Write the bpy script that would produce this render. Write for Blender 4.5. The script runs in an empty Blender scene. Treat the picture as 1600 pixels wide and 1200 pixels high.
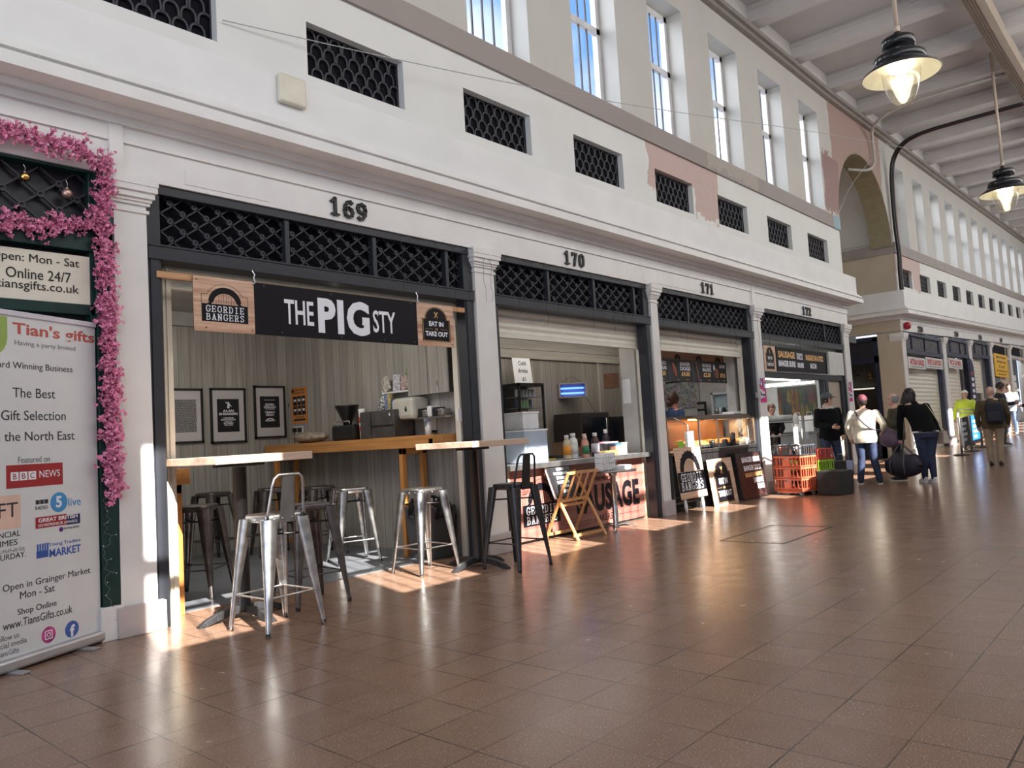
import bpy, bmesh, math, random
from mathutils import Matrix, Vector
R = math.radians
PI = math.pi
random.seed(7)
S = bpy.context.scene
COL = S.collection

# ---------------------------------------------------------------- camera, sky, sun, big lights, exposure
cd = bpy.data.cameras.new('camera'); cam = bpy.data.objects.new('camera', cd); COL.objects.link(cam)
cd.sensor_fit = 'HORIZONTAL'; cd.sensor_width = 36; cd.lens = 1209.7 / 1600 * 36; cd.clip_end = 300

def cam_axes(yaw, p, r):
    fw = Vector((math.sin(yaw), math.cos(yaw), 0)); rt = Vector((math.cos(yaw), -math.sin(yaw), 0)); up = Vector((0, 0, 1))
    f2 = fw * math.cos(p) + up * math.sin(p); u2 = up * math.cos(p) - fw * math.sin(p)
    return rt * math.cos(r) + u2 * math.sin(r), u2 * math.cos(r) - rt * math.sin(r), f2
rt, up, fw = cam_axes(8.47878397e-01, 6.92053469e-02, -5.87498915e-02)
m = Matrix((rt, up, -fw)).transposed().to_4x4(); m.translation = (0, -5.835, 1.25)
cam.matrix_world = m; S.camera = cam

S.view_settings.view_transform = 'Standard'; S.view_settings.look = 'None'; S.view_settings.gamma = 1
S.view_settings.use_curve_mapping = False; S.view_settings.exposure = 0.0

w = bpy.data.worlds.new('sky'); S.world = w; w.use_nodes = True
nt = w.node_tree; N = nt.nodes; L = nt.links; N.clear()
o_ = N.new('ShaderNodeOutputWorld'); bg = N.new('ShaderNodeBackground'); tc = N.new('ShaderNodeTexCoord')
ns = N.new('ShaderNodeTexNoise'); ns.inputs['Scale'].default_value = 3.2; ns.inputs['Detail'].default_value = 6
cr = N.new('ShaderNodeValToRGB'); cr.color_ramp.elements[0].position = .42; cr.color_ramp.elements[0].color = (.10, .22, .50, 1)
cr.color_ramp.elements[1].position = .6; cr.color_ramp.elements[1].color = (.62, .645, .68, 1)
L.new(tc.outputs['Generated'], ns.inputs['Vector']); L.new(ns.outputs['Fac'], cr.inputs['Fac'])
L.new(cr.outputs['Color'], bg.inputs['Color']); bg.inputs['Strength'].default_value = 2.5; L.new(bg.outputs[0], o_.inputs[0])

def lamp(name, kind, energy, loc=(0, 0, 0), dirv=None, color=(1, 1, 1), **kw):
    l = bpy.data.lights.new(name, kind); l.energy = energy; l.color = color
    for k, v in kw.items(): setattr(l, k, v)
    o = bpy.data.objects.new(name, l); COL.objects.link(o); o.location = loc
    if dirv: o.rotation_euler = Vector(dirv).to_track_quat('-Z', 'Y').to_euler()
    return o
lamp('sun', 'SUN', 27, (0, -12, 14), (.3, 1, -.8), (1, .94, .85), angle=.006)
# added fill lamp floating in the arcade, imitating daylight from the far windows
lamp('window_daylight', 'AREA', 1060, (22, -6.3, 7.35), (0, 1, -.30), (1, .965, .90), shape='RECTANGLE', size=52, size_y=2.3)
lamp('north_reveal_fill', 'AREA', 5500, (24, 3.6, 9.6), (0, -1, -.75), (.93, .97, 1), shape='RECTANGLE', size=60, size_y=4)  # unseen lamp added outside the north windows to brighten their reveals
lamp('left_end_fill', 'AREA', 110, (-5.4, -4, 2.6), (1, .12, .0), (1, .95, .86), shape='RECTANGLE', size=7, size_y=4.5)  # fill lamp added at the unseen open left end of the arcade

# ---------------------------------------------------------------- materials
def _nodes(name):
    mt = bpy.data.materials.new(name); mt.use_nodes = True
    return mt, mt.node_tree, mt.node_tree.nodes['Principled BSDF']
def rgb(c): return (c[0], c[1], c[2], 1)
class G:
    """tiny node helper"""
    def __init__(s, nt): s.nt = nt
    def n(s, t, **kw):
        x = s.nt.nodes.new(t)
        for k, v in kw.items(): setattr(x, k, v)
        return x
    def l(s, a, b): s.nt.links.new(a, b)
    def set(s, sock, v):
        if hasattr(v, 'is_output'): s.l(v, sock)
        else: sock.default_value = v
    def math(s, op, a, b=0.0, c=None):
        x = s.n('ShaderNodeMath', operation=op); s.set(x.inputs[0], a); s.set(x.inputs[1], b)
        if c is not None: s.set(x.inputs[2], c)
        return x.outputs[0]
    def mix(s, f, a, b, mode='MIX'):
        x = s.n('ShaderNodeMix', data_type='RGBA', blend_type=mode); s.set(x.inputs[0], f); s.set(x.inputs[6], a); s.set(x.inputs[7], b)
        return x.outputs[2]
    def noise(s, vec, scale, detail=3, rough=.5, dim='3D'):
        x = s.n('ShaderNodeTexNoise', noise_dimensions=dim); x.inputs['Scale'].default_value = scale
        x.inputs['Detail'].default_value = detail; x.inputs['Roughness'].default_value = rough
        if vec is not None: s.l(vec, x.inputs['Vector'])
        return x.outputs['Fac']
    def coord(s): return s.n('ShaderNodeTexCoord').outputs['Object']
    def sep(s, v):
        x = s.n('ShaderNodeSeparateXYZ'); s.l(v, x.inputs[0]); return x.outputs
    def comb(s, a, b, c):
        x = s.n('ShaderNodeCombineXYZ')
        for i, v in enumerate((a, b, c)): s.set(x.inputs[i], v)
        return x.outputs[0]
    def ramp(s, f, p0, p1, c0=(0, 0, 0, 1), c1=(1, 1, 1, 1)):
        x = s.n('ShaderNodeValToRGB'); e = x.color_ramp.elements
        e[0].position = p0; e[1].position = p1; e[0].color = c0; e[1].color = c1; s.l(f, x.inputs[0]); return x.outputs[0]
    def bump(s, h, strength, dist=.01):
        x = s.n('ShaderNodeBump'); x.inputs['Strength'].default_value = strength; x.inputs['Distance'].default_value = dist
        s.l(h, x.inputs['Height']); return x.outputs[0]

MC = {}
def P(name, col, rough=.5, metal=0, var=.06, scale=6, bump=0, **kw):
    """plain painted / metal / plastic surface with slight procedural unevenness"""
    if name in MC: return MC[name]
    mt, nt, b = _nodes(name); g = G(nt)
    f = g.noise(g.coord(), scale, 4)
    d = tuple(max(0, c * (1 - var * 2)) for c in col); u = tuple(min(1, c * (1 + var)) for c in col)
    g.l(g.ramp(f, .3, .75, rgb(d), rgb(u)), b.inputs['Base Color'])
    b.inputs['Roughness'].default_value = rough; b.inputs['Metallic'].default_value = metal
    if bump: g.l(g.bump(f, bump), b.inputs['Normal'])
    for k, v in kw.items(): b.inputs[k.replace('_', ' ')].default_value = v
    MC[name] = mt; return mt
def EM(name, col, strength):
    if name in MC: return MC[name]
    mt, nt, b = _nodes(name); b.inputs['Base Color'].default_value = rgb(col)
    b.inputs['Emission Color'].default_value = rgb(col); b.inputs['Emission Strength'].default_value = strength
    MC[name] = mt; return mt
def GLASS(name, tint=(1, 1, 1), refl=.08, rough=.02):
    if name in MC: return MC[name]
    mt = bpy.data.materials.new(name); mt.use_nodes = True; nt = mt.node_tree; nt.nodes.clear(); g = G(nt)
    t = g.n('ShaderNodeBsdfTransparent'); t.inputs[0].default_value = rgb(tint)
    s = g.n('ShaderNodeBsdfGlossy'); s.inputs['Roughness'].default_value = rough
    fr = g.n('ShaderNodeLayerWeight'); fr.inputs[0].default_value = .5
    mx = g.n('ShaderNodeMixShader'); g.l(g.math('ADD', g.math('MULTIPLY', g.math('POWER', fr.outputs['Facing'], 4), .7), refl * .6), mx.inputs[0])
    g.l(t.outputs[0], mx.inputs[1]); g.l(s.outputs[0], mx.inputs[2])
    o = g.n('ShaderNodeOutputMaterial'); g.l(mx.outputs[0], o.inputs[0]); MC[name] = mt; return mt
def WOOD(name, c0, c1, rough=.45, axis='x', scale=1.0):
    """wood grain running along an axis of the object"""
    if name in MC: return MC[name]
    mt, nt, b = _nodes(name); g = G(nt); x = g.sep(g.coord())
    k = {'x': (1.2, 22, 22), 'y': (22, 1.2, 22), 'z': (22, 22, 1.2)}[axis]
    v = g.comb(*[g.math('MULTIPLY', x[i], k[i] * scale) for i in range(3)])
    f = g.noise(v, 1.0, 6, .65)
    g.l(g.ramp(f, .3, .72, rgb(c0), rgb(c1)), b.inputs['Base Color']); b.inputs['Roughness'].default_value = rough
    g.l(g.bump(f, .08), b.inputs['Normal']); MC[name] = mt; return mt
def PLANK(name, ax, base, width=.155, rough=.55):
    """vertical boards side by side along axis ax (0 = x, 1 = y), weathered grey"""
    mt, nt, b = _nodes(name); g = G(nt); co = g.coord(); x = g.sep(co)
    u = g.math('DIVIDE', x[ax], width); idx = g.math('FLOOR', u); fr = g.math('FRACT', u)
    wn = g.n('ShaderNodeTexWhiteNoise', noise_dimensions='1D'); g.l(idx, wn.inputs['W'])
    gr = g.noise(g.comb(g.math('MULTIPLY', x[ax], 26), g.math('MULTIPLY', idx, 3.7), g.math('MULTIPLY', x[2], 1.1)), 1, 6, .62)
    dark = tuple(c * .5 for c in base)
    c = g.mix(g.ramp(gr, .25, .7), rgb(dark), rgb(base))
    c = g.mix(g.math('MULTIPLY', wn.outputs[0], .55), c, rgb(tuple(q * .45 for q in base)))
    ed = g.math('LESS_THAN', g.math('MINIMUM', fr, g.math('SUBTRACT', 1, fr)), .014)
    kn = g.noise(g.comb(g.math('MULTIPLY', x[ax], 9), 0, g.math('MULTIPLY', x[2], 2.5)), 1, 1)
    c = g.mix(g.math('GREATER_THAN', kn, .775), c, rgb(tuple(q * .25 for q in base)))
    c = g.mix(ed, c, (.03, .028, .025, 1)); g.l(c, b.inputs['Base Color']); b.inputs['Roughness'].default_value = rough
    return mt

WHITE = P('white_gloss_paint', (.78, .765, .745), .38, var=.035, scale=3)
WHITE2 = P('white_fascia_paint', (.80, .80, .79), .5, var=.03, scale=2)
CREAM_W = P('pale_cream_wall_paint', (.60, .585, .55), .6, var=.04, scale=2)
SILLM = P('taupe_band_paint', (.33, .285, .265), .6, var=.07, scale=2.5)
PLINTH = P('pinkish_grey_plinth_paint', (.48, .43, .42), .5, var=.05, scale=8)
ANTH = P('anthracite_frame_paint', (.025, .028, .037), .45, var=.1, scale=5)
NAVY = P('navy_frame_paint', (.012, .016, .045), .4)
BLACKP = P('near_black_panel', (.012, .013, .02), .5)
CREAM = P('cream_shutter_enamel', (.74, .70, .60), .4, var=.03)
CEILM = P('grey_white_ceiling_paint', (.54, .51, .495), .7, var=.05, scale=1.2)
BEAMM = P('pale_beam_paint', (.58, .55, .53), .65, var=.05, scale=1.5)
CORM = P('taupe_ceiling_cornice_paint', (.27, .235, .21), .65)
BEIGE = P('beige_pier_paint', (.52, .45, .34), .55, var=.05, scale=2)
OLIVE = P('olive_arch_paint', (.30, .25, .15), .65)
BLACK = P('black_satin', (.012, .012, .013), .45)
BLACKM = P('black_matt', (.016, .016, .018), .75)
STEEL = P('brushed_galvanised_steel', (.66, .655, .64), .3, 1, var=.18, scale=14)
CHROME = P('bright_chrome', (.75, .75, .76), .15, 1)
GUNMETAL = P('gunmetal_brown_steel', (.17, .15, .145), .4, .85, var=.2, scale=10)
DARKST = P('dark_gunmetal_steel', (.07, .066, .066), .4, .8, var=.15)
STAIN = P('stainless_sheet', (.46, .455, .45), .3, .9, var=.1, scale=3)
PAPER = P('white_paper', (.82, .82, .82), .7, var=.02)
WPL = P('white_plastic', (.78, .78, .76), .35, var=.02)
PINE = WOOD('orange_stained_pine', (.42, .17, .045), (.66, .31, .09), .4, 'z')
PINEX = WOOD('honey_pine_board', (.42, .18, .05), (.60, .30, .10), .4, 'y')
OAK = WOOD('pale_oak_tabletop', (.46, .30, .20), (.70, .52, .40), .42, 'x')
BEECH = WOOD('beech_slats', (.46, .21, .07), (.66, .36, .15), .42, 'z')
RUST = WOOD('rustic_orange_boards', (.34, .15, .08), (.84, .60, .44), .6, 'x', .8)
SIGNB = P('sign_black', (.007, .006, .009), .5, Specular_IOR_Level=.2)
SIGNW = P('sign_white', (.83, .84, .90), .5, var=.01)
SIGNY = P('sign_orange_lettering', (.80, .47, .17), .5, var=.02)
CLEAR = GLASS('clear_glass', (1, 1, 1), .06)
PANEG = GLASS('window_pane_glass', (.97, .98, 1), .05)

# ---------------------------------------------------------------- mesh helpers
def zo(x): return .03 * max(0.0, x - 19.5)
class MB:
    def __init__(s): s.v = []; s.f = []; s.sm = []
    def _add(s, vs, fs, sm=False):
        o = len(s.v); s.v += [tuple(v) for v in vs]; s.f += [tuple(i + o for i in f) for f in fs]; s.sm += [sm] * len(fs); return s
    def box(s, x0, x1, y0, y1, z0, z1):
        return s._add([(x0, y0, z0), (x1, y0, z0), (x1, y1, z0), (x0, y1, z0), (x0, y0, z1), (x1, y0, z1), (x1, y1, z1), (x0, y1, z1)],
                      [(0, 3, 2, 1), (4, 5, 6, 7), (0, 1, 5, 4), (1, 2, 6, 5), (2, 3, 7, 6), (3, 0, 4, 7)])
    def hexa(s, b, t):
        return s._add(list(b) + list(t), [(0, 3, 2, 1), (4, 5, 6, 7), (0, 1, 5, 4), (1, 2, 6, 5), (2, 3, 7, 6), (3, 0, 4, 7)])
    def quad(s, a, b, c, d): return s._add([a, b, c, d], [(0, 1, 2, 3)])
    def tube(s, pts, r, n=8, cap=True, closed=False):
        """round rod through points; r a number or one per point"""
        pts = [Vector(p) for p in pts]; m = len(pts); rs = r if isinstance(r, (list, tuple)) else [r] * m
        vs = []; ref = None
        for i, p in enumerate(pts):
            if closed: t = pts[(i + 1) % m] - pts[i - 1]
            else: t = pts[min(i + 1, m - 1)] - pts[max(i - 1, 0)]
            t.normalize()
            if ref is None: ref = Vector((0, 0, 1)) if abs(t.z) < .9 else Vector((1, 0, 0))
            a = t.cross(ref)
            if a.length < 1e-4: a = t.orthogonal()
            a.normalize(); b = a.cross(t).normalized(); ref = b
            for k in range(n):
                q = 2 * PI * k / n; vs.append(p + (a * math.cos(q) + b * math.sin(q)) * rs[i])
        fs = []
        for i in range(m if closed else m - 1):
            j = (i + 1) % m
            for k in range(n):
                k2 = (k + 1) % n; fs.append((i * n + k, i * n + k2, j * n + k2, j * n + k))
        s._add(vs, fs, True)
        if cap and not closed:
            o = len(s.v) - m * n
            s.f += [tuple(o + k for k in reversed(range(n))), tuple(o + (m - 1) * n + k for k in range(n))]; s.sm += [False, False]
        return s
    def bar(s, p0, p1, w, h, upv=(0, 0, 1)):
        """square bar from p0 to p1"""
        p0 = Vector(p0); p1 = Vector(p1); t = (p1 - p0).normalized(); u = Vector(upv)
        a = t.cross(u)
        if a.length < 1e-4: a = t.orthogonal()
        a.normalize(); b = a.cross(t).normalized(); a *= w / 2; b *= h / 2
        return s.hexa([p0 - a - b, p0 + a - b, p0 + a + b, p0 - a + b], [p1 - a - b, p1 + a - b, p1 + a + b, p1 - a + b])
    def lathe(s, prof, c=(0, 0, 0), n=20, sx=1, sy=1, smooth=True, cap=True):
        m = len(prof); vs = []
        for r, z in prof:
            for k in range(n):
                q = 2 * PI * k / n; vs.append((c[0] + r * sx * math.cos(q), c[1] + r * sy * math.sin(q), c[2] + z))
        fs = [(i * n + k, i * n + (k + 1) % n, (i + 1) * n + (k + 1) % n, (i + 1) * n + k) for i in range(m - 1) for k in range(n)]
        s._add(vs, fs, smooth); o = len(s.v) - m * n
        if cap and prof[0][0] > 1e-4: s.f.append(tuple(o + k for k in reversed(range(n)))); s.sm.append(False)
        if cap and prof[-1][0] > 1e-4: s.f.append(tuple(o + (m - 1) * n + k for k in range(n))); s.sm.append(False)
        return s
    def ball(s, c, r, n=12, sx=1, sy=1, sz=1):
        return s.lathe([(r * math.sin(PI * i / n) + 1e-5, -r * math.cos(PI * i / n) * sz) for i in range(n + 1)], c, n + 4, sx, sy)
    def prism(s, poly, z0, z1):
        """polygon in local xy, extruded along local z"""
        n = len(poly); vs = [(x, y, z0) for x, y in poly] + [(x, y, z1) for x, y in poly]
        return s._add(vs, [tuple(reversed(range(n))), tuple(range(n, 2 * n))] + [(i, (i + 1) % n, n + (i + 1) % n, n + i) for i in range(n)])
    def prism_x(s, poly, x0, x1):
        """polygon in (y,z), extruded along x"""
        n = len(poly); vs = [(x0, y, z) for y, z in poly] + [(x1, y, z) for y, z in poly]
        return s._add(vs, [tuple(range(n)), tuple(reversed(range(n, 2 * n)))] + [((i + 1) % n, i, n + i, n + (i + 1) % n) for i in range(n)])
    def xf(s, M):
        s.v = [tuple(M @ Vector(v)) for v in s.v]; return s
    def warp(s):
        s.v = [(x, y, z + zo(x)) for x, y, z in s.v]; return s
    def mesh(s, name):
        me = bpy.data.meshes.new(name); me.from_pydata(s.v, [], s.f); me.polygons.foreach_set('use_smooth', s.sm); me.update(); return me

def tag(o, label=None, cat=None, group=None, kind=None):
    if label: o['label'] = label
    if cat: o['category'] = cat
    if group: o['group'] = group
    if kind: o['kind'] = kind
    return o
def fixn(me):
    b = bmesh.new(); b.from_mesh(me); bmesh.ops.recalc_face_normals(b, faces=b.faces); b.to_mesh(me); b.free()
def obj(name, mb, mat, parent=None, bevel=0, label=None, loc=None):
    me = mb if isinstance(mb, bpy.types.Mesh) else mb.mesh(name)
    fixn(me)
    me.materials.clear(); me.materials.append(mat)
    o = bpy.data.objects.new(name, me); COL.objects.link(o)
    if parent: o.parent = parent
    if loc: o.location = loc
    if bevel:
        bv = o.modifiers.new('bevel', 'BEVEL'); bv.width = bevel; bv.segments = 2; bv.limit_method = 'ANGLE'
    if label: o['label'] = label
    return o
def thing(name, label, cat, loc=(0, 0, 0), rz=0, group=None, mat=None):
    o = bpy.data.objects.new(name, None); COL.objects.link(o); o.empty_display_size = .1
    if mat is not None: o.matrix_world = mat
    else: o.location = loc; o.rotation_euler = (0, 0, rz)
    return tag(o, label, cat, group)
def struct(name, mb, mat, parent=None, bevel=0):
    o = obj(name, mb, mat, parent, bevel)
    if not parent: o['kind'] = 'structure'
    return o
def sempty(name):
    o = bpy.data.objects.new(name, None); COL.objects.link(o); o['kind'] = 'structure'; return o
def dup(root, loc=None, rz=None, label=None, group=None, mat=None):
    r = root.copy(); COL.objects.link(r)
    if mat is not None: r.matrix_world = mat
    if loc is not None: r.location = loc
    if rz is not None: r.rotation_euler = (0, 0, rz)
    if label: r['label'] = label
    if group: r['group'] = group
    for ch in list(root.children):
        c = ch.copy(); COL.objects.link(c); c.parent = r; c.matrix_parent_inverse = ch.matrix_parent_inverse
        for g2 in list(ch.children):
            d = g2.copy(); COL.objects.link(d); d.parent = c; d.matrix_parent_inverse = g2.matrix_parent_inverse
    return r
def face_frame(origin, ux=(1, 0, 0), up=(0, 0, 1)):
    """frame of a flat panel: local x along ux, local y up, local z out of the face"""
    ux = Vector(ux).normalized(); up = Vector(up); up = (up - ux * up.dot(ux)).normalized(); n = ux.cross(up)
    M = Matrix((ux, up, n)).transposed().to_4x4(); M.translation = origin; return M
def text_mesh(s, wd=None, ht=None, size=None, bold=0.0, depth=.003, align='C', shear=0, spacing=1):
    """lettering as flat mesh in local xy, scaled to width wd / height ht; centred on x, sitting on y = 0"""
    c = bpy.data.curves.new('t', 'FONT'); c.body = s; c.size = 1; c.offset = bold; c.extrude = .02; c.shear = shear; c.space_character = spacing
    c.resolution_u = 3; c.align_x = {'C': 'CENTER', 'L': 'LEFT', 'R': 'RIGHT'}[align]; c.space_line = .95
    t = bpy.data.objects.new('t', c); COL.objects.link(t)
    me = bpy.data.meshes.new_from_object(t); bpy.data.objects.remove(t); bpy.data.curves.remove(c)
    xs = [v.co.x for v in me.vertices]; ys = [v.co.y for v in me.vertices]
    if not xs: return me
    x0, x1, y0, y1 = min(xs), max(xs), min(ys), max(ys)
    if size: sx = sy = size
    else:
        sx = wd / (x1 - x0) if wd else None; sy = ht / (y1 - y0) if ht else sx
        if sx is None: sx = sy
    ox = {'C': (x0 + x1) / 2, 'L': x0, 'R': x1}[align]
    for v in me.vertices: v.co = ((v.co.x - ox) * sx, (v.co.y - y0) * sy, (v.co.z + .02) / .04 * depth)
    return me
def letters(parent, s, x, y, mat, wd=None, ht=None, z=.003, name='lettering', **kw):
    me = text_mesh(s, wd, ht, **kw)
    for v in me.vertices: v.co = v.co + Vector((x, y, z))
    o = bpy.data.objects.new(name, me); COL.objects.link(o); me.materials.clear(); me.materials.append(mat); o.parent = parent
    return o
# slab-serif capitals and old-style figures drawn as strokes on a 6 x 10 grid
SL = {'G': ([[(5.6, 8), (4.6, 9.5), (2.4, 9.7), (.9, 8), (.6, 5), (.9, 2), (2.4, .3), (4.4, .5), (5.3, 1.8), (5.3, 4.3)]], [(3.6, 4.3, 6.4)], [(5.6, 7, 9.6)]),
      'E': ([[(1.2, 0), (1.2, 10)]], [(0, .5, 5.6), (0, 9.5, 5.6), (1.2, 5, 4.2)], [(5.4, .3, 2.6), (5.4, 7.6, 9.7), (4.2, 4, 6)]),
      'O': ([[(3, 9.6), (1.3, 8.8), (.6, 6.5), (.6, 3.5), (1.3, 1.2), (3, .4), (4.7, 1.2), (5.4, 3.5), (5.4, 6.5), (4.7, 8.8), (3, 9.6)]], [], []),
      'R': ([[(1.2, 0), (1.2, 10)], [(1.2, 9.5), (4, 9.5), (5, 8.3), (5, 6.6), (4, 5.2), (1.2, 5.2)], [(3.2, 5.2), (4.8, .4)]], [(0, .4, 2.6), (0, 9.6, 2), (4.2, .4, 6)], []),
      'D': ([[(1.2, 0), (1.2, 10)], [(1.2, 9.5), (3.6, 9.5), (5, 8), (5.4, 5), (5, 2), (3.6, .5), (1.2, .5)]], [(0, .4, 2), (0, 9.6, 2)], []),
      'I': ([[(3, 0), (3, 10)]], [(1.4, .4, 4.6), (1.4, 9.6, 4.6)], []),
      'B': ([[(1.2, 0), (1.2, 10)], [(1.2, 9.5), (3.8, 9.5), (4.8, 8.5), (4.8, 6.4), (3.8, 5.3), (1.2, 5.3)], [(3.8, 5.3), (5.2, 4), (5.2, 1.7), (4, .5), (1.2, .5)]], [(0, .4, 2), (0, 9.6, 2)], []),
      'A': ([[(.9, .3), (3, 9.8), (5.1, .3)], [(1.6, 3.3), (4.4, 3.3)]], [(0, .4, 2.1), (3.9, .4, 6), (2, 9.6, 3.4)], []),
      'N': ([[(1.1, 0), (1.1, 10)], [(1.1, 9.6), (4.9, .4)], [(4.9, 0), (4.9, 10)]], [(0, .4, 2.3), (0, 9.6, 1.6), (3.7, 9.6, 6)], []),
      'S': ([[(5, 7.9), (4.2, 9.4), (2.4, 9.6), (1, 8.5), (1, 6.8), (2.4, 5.5), (4, 4.6), (5.1, 3.3), (4.9, 1.5), (3.5, .4), (1.8, .6), (.9, 2.1)]], [], [(5.2, 7.3, 9.8), (.8, .2, 2.6)]),
      '1': ([[(1.2, 7.7), (3, 9.7), (3, 0)]], [(1, .5, 5)], []),
      '6': ([[(5, 8.6), (4, 9.6), (2.5, 9), (1.2, 7), (.8, 4), (1.3, 1.3), (3, .4), (4.7, 1.3), (5.2, 3.2), (4.6, 5), (3, 5.8), (1.4, 5), (.9, 3.6)]], [], []),
      '9': ([[(1, 1.4), (2, .4), (3.5, 1), (4.8, 3), (5.2, 6), (4.7, 8.7), (3, 9.6), (1.3, 8.7), (.8, 6.8), (1.4, 5), (3, 4.2), (4.6, 5), (5.1, 6.4)]], [], []),
      '7': ([[(1.1, 9.4), (5.2, 9.4), (3.6, 5), (2.8, 0)]], [], [(1.0, 7.4, 9.8)]),
      '0': ([[(3, 9.6), (1.3, 8.6), (.9, 5), (1.3, 1.4), (3, .4), (4.7, 1.4), (5.1, 5), (4.7, 8.6), (3, 9.6)]], [], []),
      '2': ([[(1, 7.6), (1.7, 9.2), (3.2, 9.7), (4.7, 8.8), (4.9, 7), (3.6, 4.4), (1, .8), (5.2, .7)]], [], [(5.2, .5, 2.4)])}
def slab(s, wd, ht, stroke=1.25, depth=.004, gap=2.0):
    mb = MB(); W = len(s) * 6 + (len(s) - 1) * gap; kx = wd / W; ky = ht / 10
    for i, ch in enumerate(s):
        if ch not in SL: continue
        X = i * (6 + gap) - W / 2
        def seg(a, b, t):
            d = Vector((b[0] - a[0], b[1] - a[1])); d.normalize(); n = Vector((-d.y, d.x)) * t / 2; e = d * t * .33
            q = [(a[0] - n.x - e.x, a[1] - n.y - e.y), (b[0] - n.x + e.x, b[1] - n.y + e.y), (b[0] + n.x + e.x, b[1] + n.y + e.y), (a[0] + n.x - e.x, a[1] + n.y - e.y)]
            mb.prism([((X + x) * kx, y * ky) for x, y in q], 0, depth)
        for pl in SL[ch][0]:
            for a, b in zip(pl, pl[1:]): seg(a, b, stroke)
        for x0, y, x1 in SL[ch][1]: seg((x0, y), (x1, y), .95)
        for x, y0, y1 in SL[ch][2]: seg((x, y0), (x, y1), .8)
    return mb
def slab_letters(parent, s, x, y, mat, wd, ht, z=.003, name='lettering', **kw):
    mb = slab(s, wd, ht, **kw); mb.v = [(a + x, b + y, c + z) for a, b, c in mb.v]
    return obj(name, mb, mat, parent)
# ================================================================ the setting
X0B, X1A, X1B = 18.31, 22.6, 56.0      # first block ends, alley, second block
# ---- floor: polished terrazzo tiles
mt, nt, b = _nodes('terrazzo_tiles'); g = G(nt); co = g.coord(); x = g.sep(co)
T = .336
u = g.math('DIVIDE', g.math('SUBTRACT', x[0], 1.585), T); v = g.math('DIVIDE', g.math('ADD', x[1], 1.19), T)
def near(a): f = g.math('FRACT', a); return g.math('MINIMUM', f, g.math('SUBTRACT', 1, f))
wn = g.n('ShaderNodeTexWhiteNoise', noise_dimensions='2D'); g.l(g.comb(g.math('FLOOR', u), g.math('FLOOR', v), 0), wn.inputs['Vector'])
sp = g.noise(co, 170, 2, .7); big = g.noise(co, .7, 4); mid = g.noise(co, 5, 4)
c = g.mix(g.ramp(sp, .38, .62), (.175, .098, .063, 1), (.34, .21, .145, 1))
c = g.mix(g.ramp(g.noise(co, 120, 1), .66, .72), c, (.62, .52, .45, 1))
c = g.mix(g.math('MULTIPLY', wn.outputs[0], .30), c, (.16, .088, .056, 1))
c = g.mix(g.math('MULTIPLY', g.ramp(mid, .4, .8), .25), c, (.34, .225, .16, 1))
jn = g.ramp(g.noise(co, 1.7, 3), .36, .62)
jw = g.math('ADD', .006, g.math('MULTIPLY', jn, .006))
j1 = g.math('LESS_THAN', near(u), jw); j2 = g.math('LESS_THAN', near(v), jw)
jf = g.math('MULTIPLY', g.math('MAXIMUM', j1, j2), g.math('ADD', .3, g.math('MULTIPLY', jn, .65)))
c = g.mix(jf, c, (.022, .014, .011, 1)); g.l(c, b.inputs['Base Color'])
g.l(g.math('ADD', g.math('MULTIPLY', mid, .16), .16), b.inputs['Roughness'])
hh = g.math('ADD', g.math('MULTIPLY', g.noise(co, 26, 3), .5), g.math('MULTIPLY', g.math('MAXIMUM', j1, j2), -.6))
g.l(g.bump(hh, .22, .006), b.inputs['Normal']); b.inputs['Specular IOR Level'].default_value = .6
FLOORM = mt
m = MB(); xs = [-6, 0, 6, 12, 19.5, 26, 34, 44, 58]
for a, c2 in zip(xs, xs[1:]): m.quad((a, -8, zo(a)), (c2, -8, zo(c2)), (c2, .42, zo(c2)), (a, .42, zo(a)))
for a, c2 in ((18.31, 19.5), (19.5, 22.9)): m.quad((a, .42, zo(a)), (c2, .42, zo(c2)), (c2, 12, zo(c2)), (a, 12, zo(a)))
struct('floor', m, FLOORM)

# ---- wall paint with bare pink plaster patches
def patched(name, base, boxes, rough=.55):
    mt, nt, b = _nodes(name); g = G(nt); co = g.coord(); x = g.sep(co)
    n1 = g.noise(co, 2.2, 5, .6); n2 = g.noise(co, 9, 4)
    c = g.mix(g.ramp(g.noise(co, 1.3, 4), .3, .75), rgb(tuple(q * .93 for q in base)), rgb(base))
    c = g.mix(g.ramp(g.noise(co, 30, 2), .76, .80), c, rgb(tuple(q * .6 for q in base)))
    for (xa, xb, za, zb, col, rag) in boxes:
        dx = g.math('MULTIPLY', g.math('SUBTRACT', n1, .5), rag); dz = g.math('MULTIPLY', g.math('SUBTRACT', n2, .5), rag)
        px = g.math('ADD', x[0], dx); pz = g.math('ADD', x[2], g.math('ADD', dz, g.math('MULTIPLY', dx, 1.2)))
        mk = g.math('MULTIPLY', g.math('MULTIPLY', g.math('GREATER_THAN', px, xa), g.math('LESS_THAN', px, xb)),
                    g.math('MULTIPLY', g.math('GREATER_THAN', pz, za), g.math('LESS_THAN', pz, zb)))
        cc = g.mix(n2, rgb(tuple(q * .82 for q in col)), rgb(col))
        c = g.mix(mk, c, cc)
    g.l(c, b.inputs['Base Color']); b.inputs['Roughness'].default_value = rough; return mt
PINK = (.60, .44, .40); PINKD = (.33, .20, .19); PINKB = (.42, .29, .25)
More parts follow.
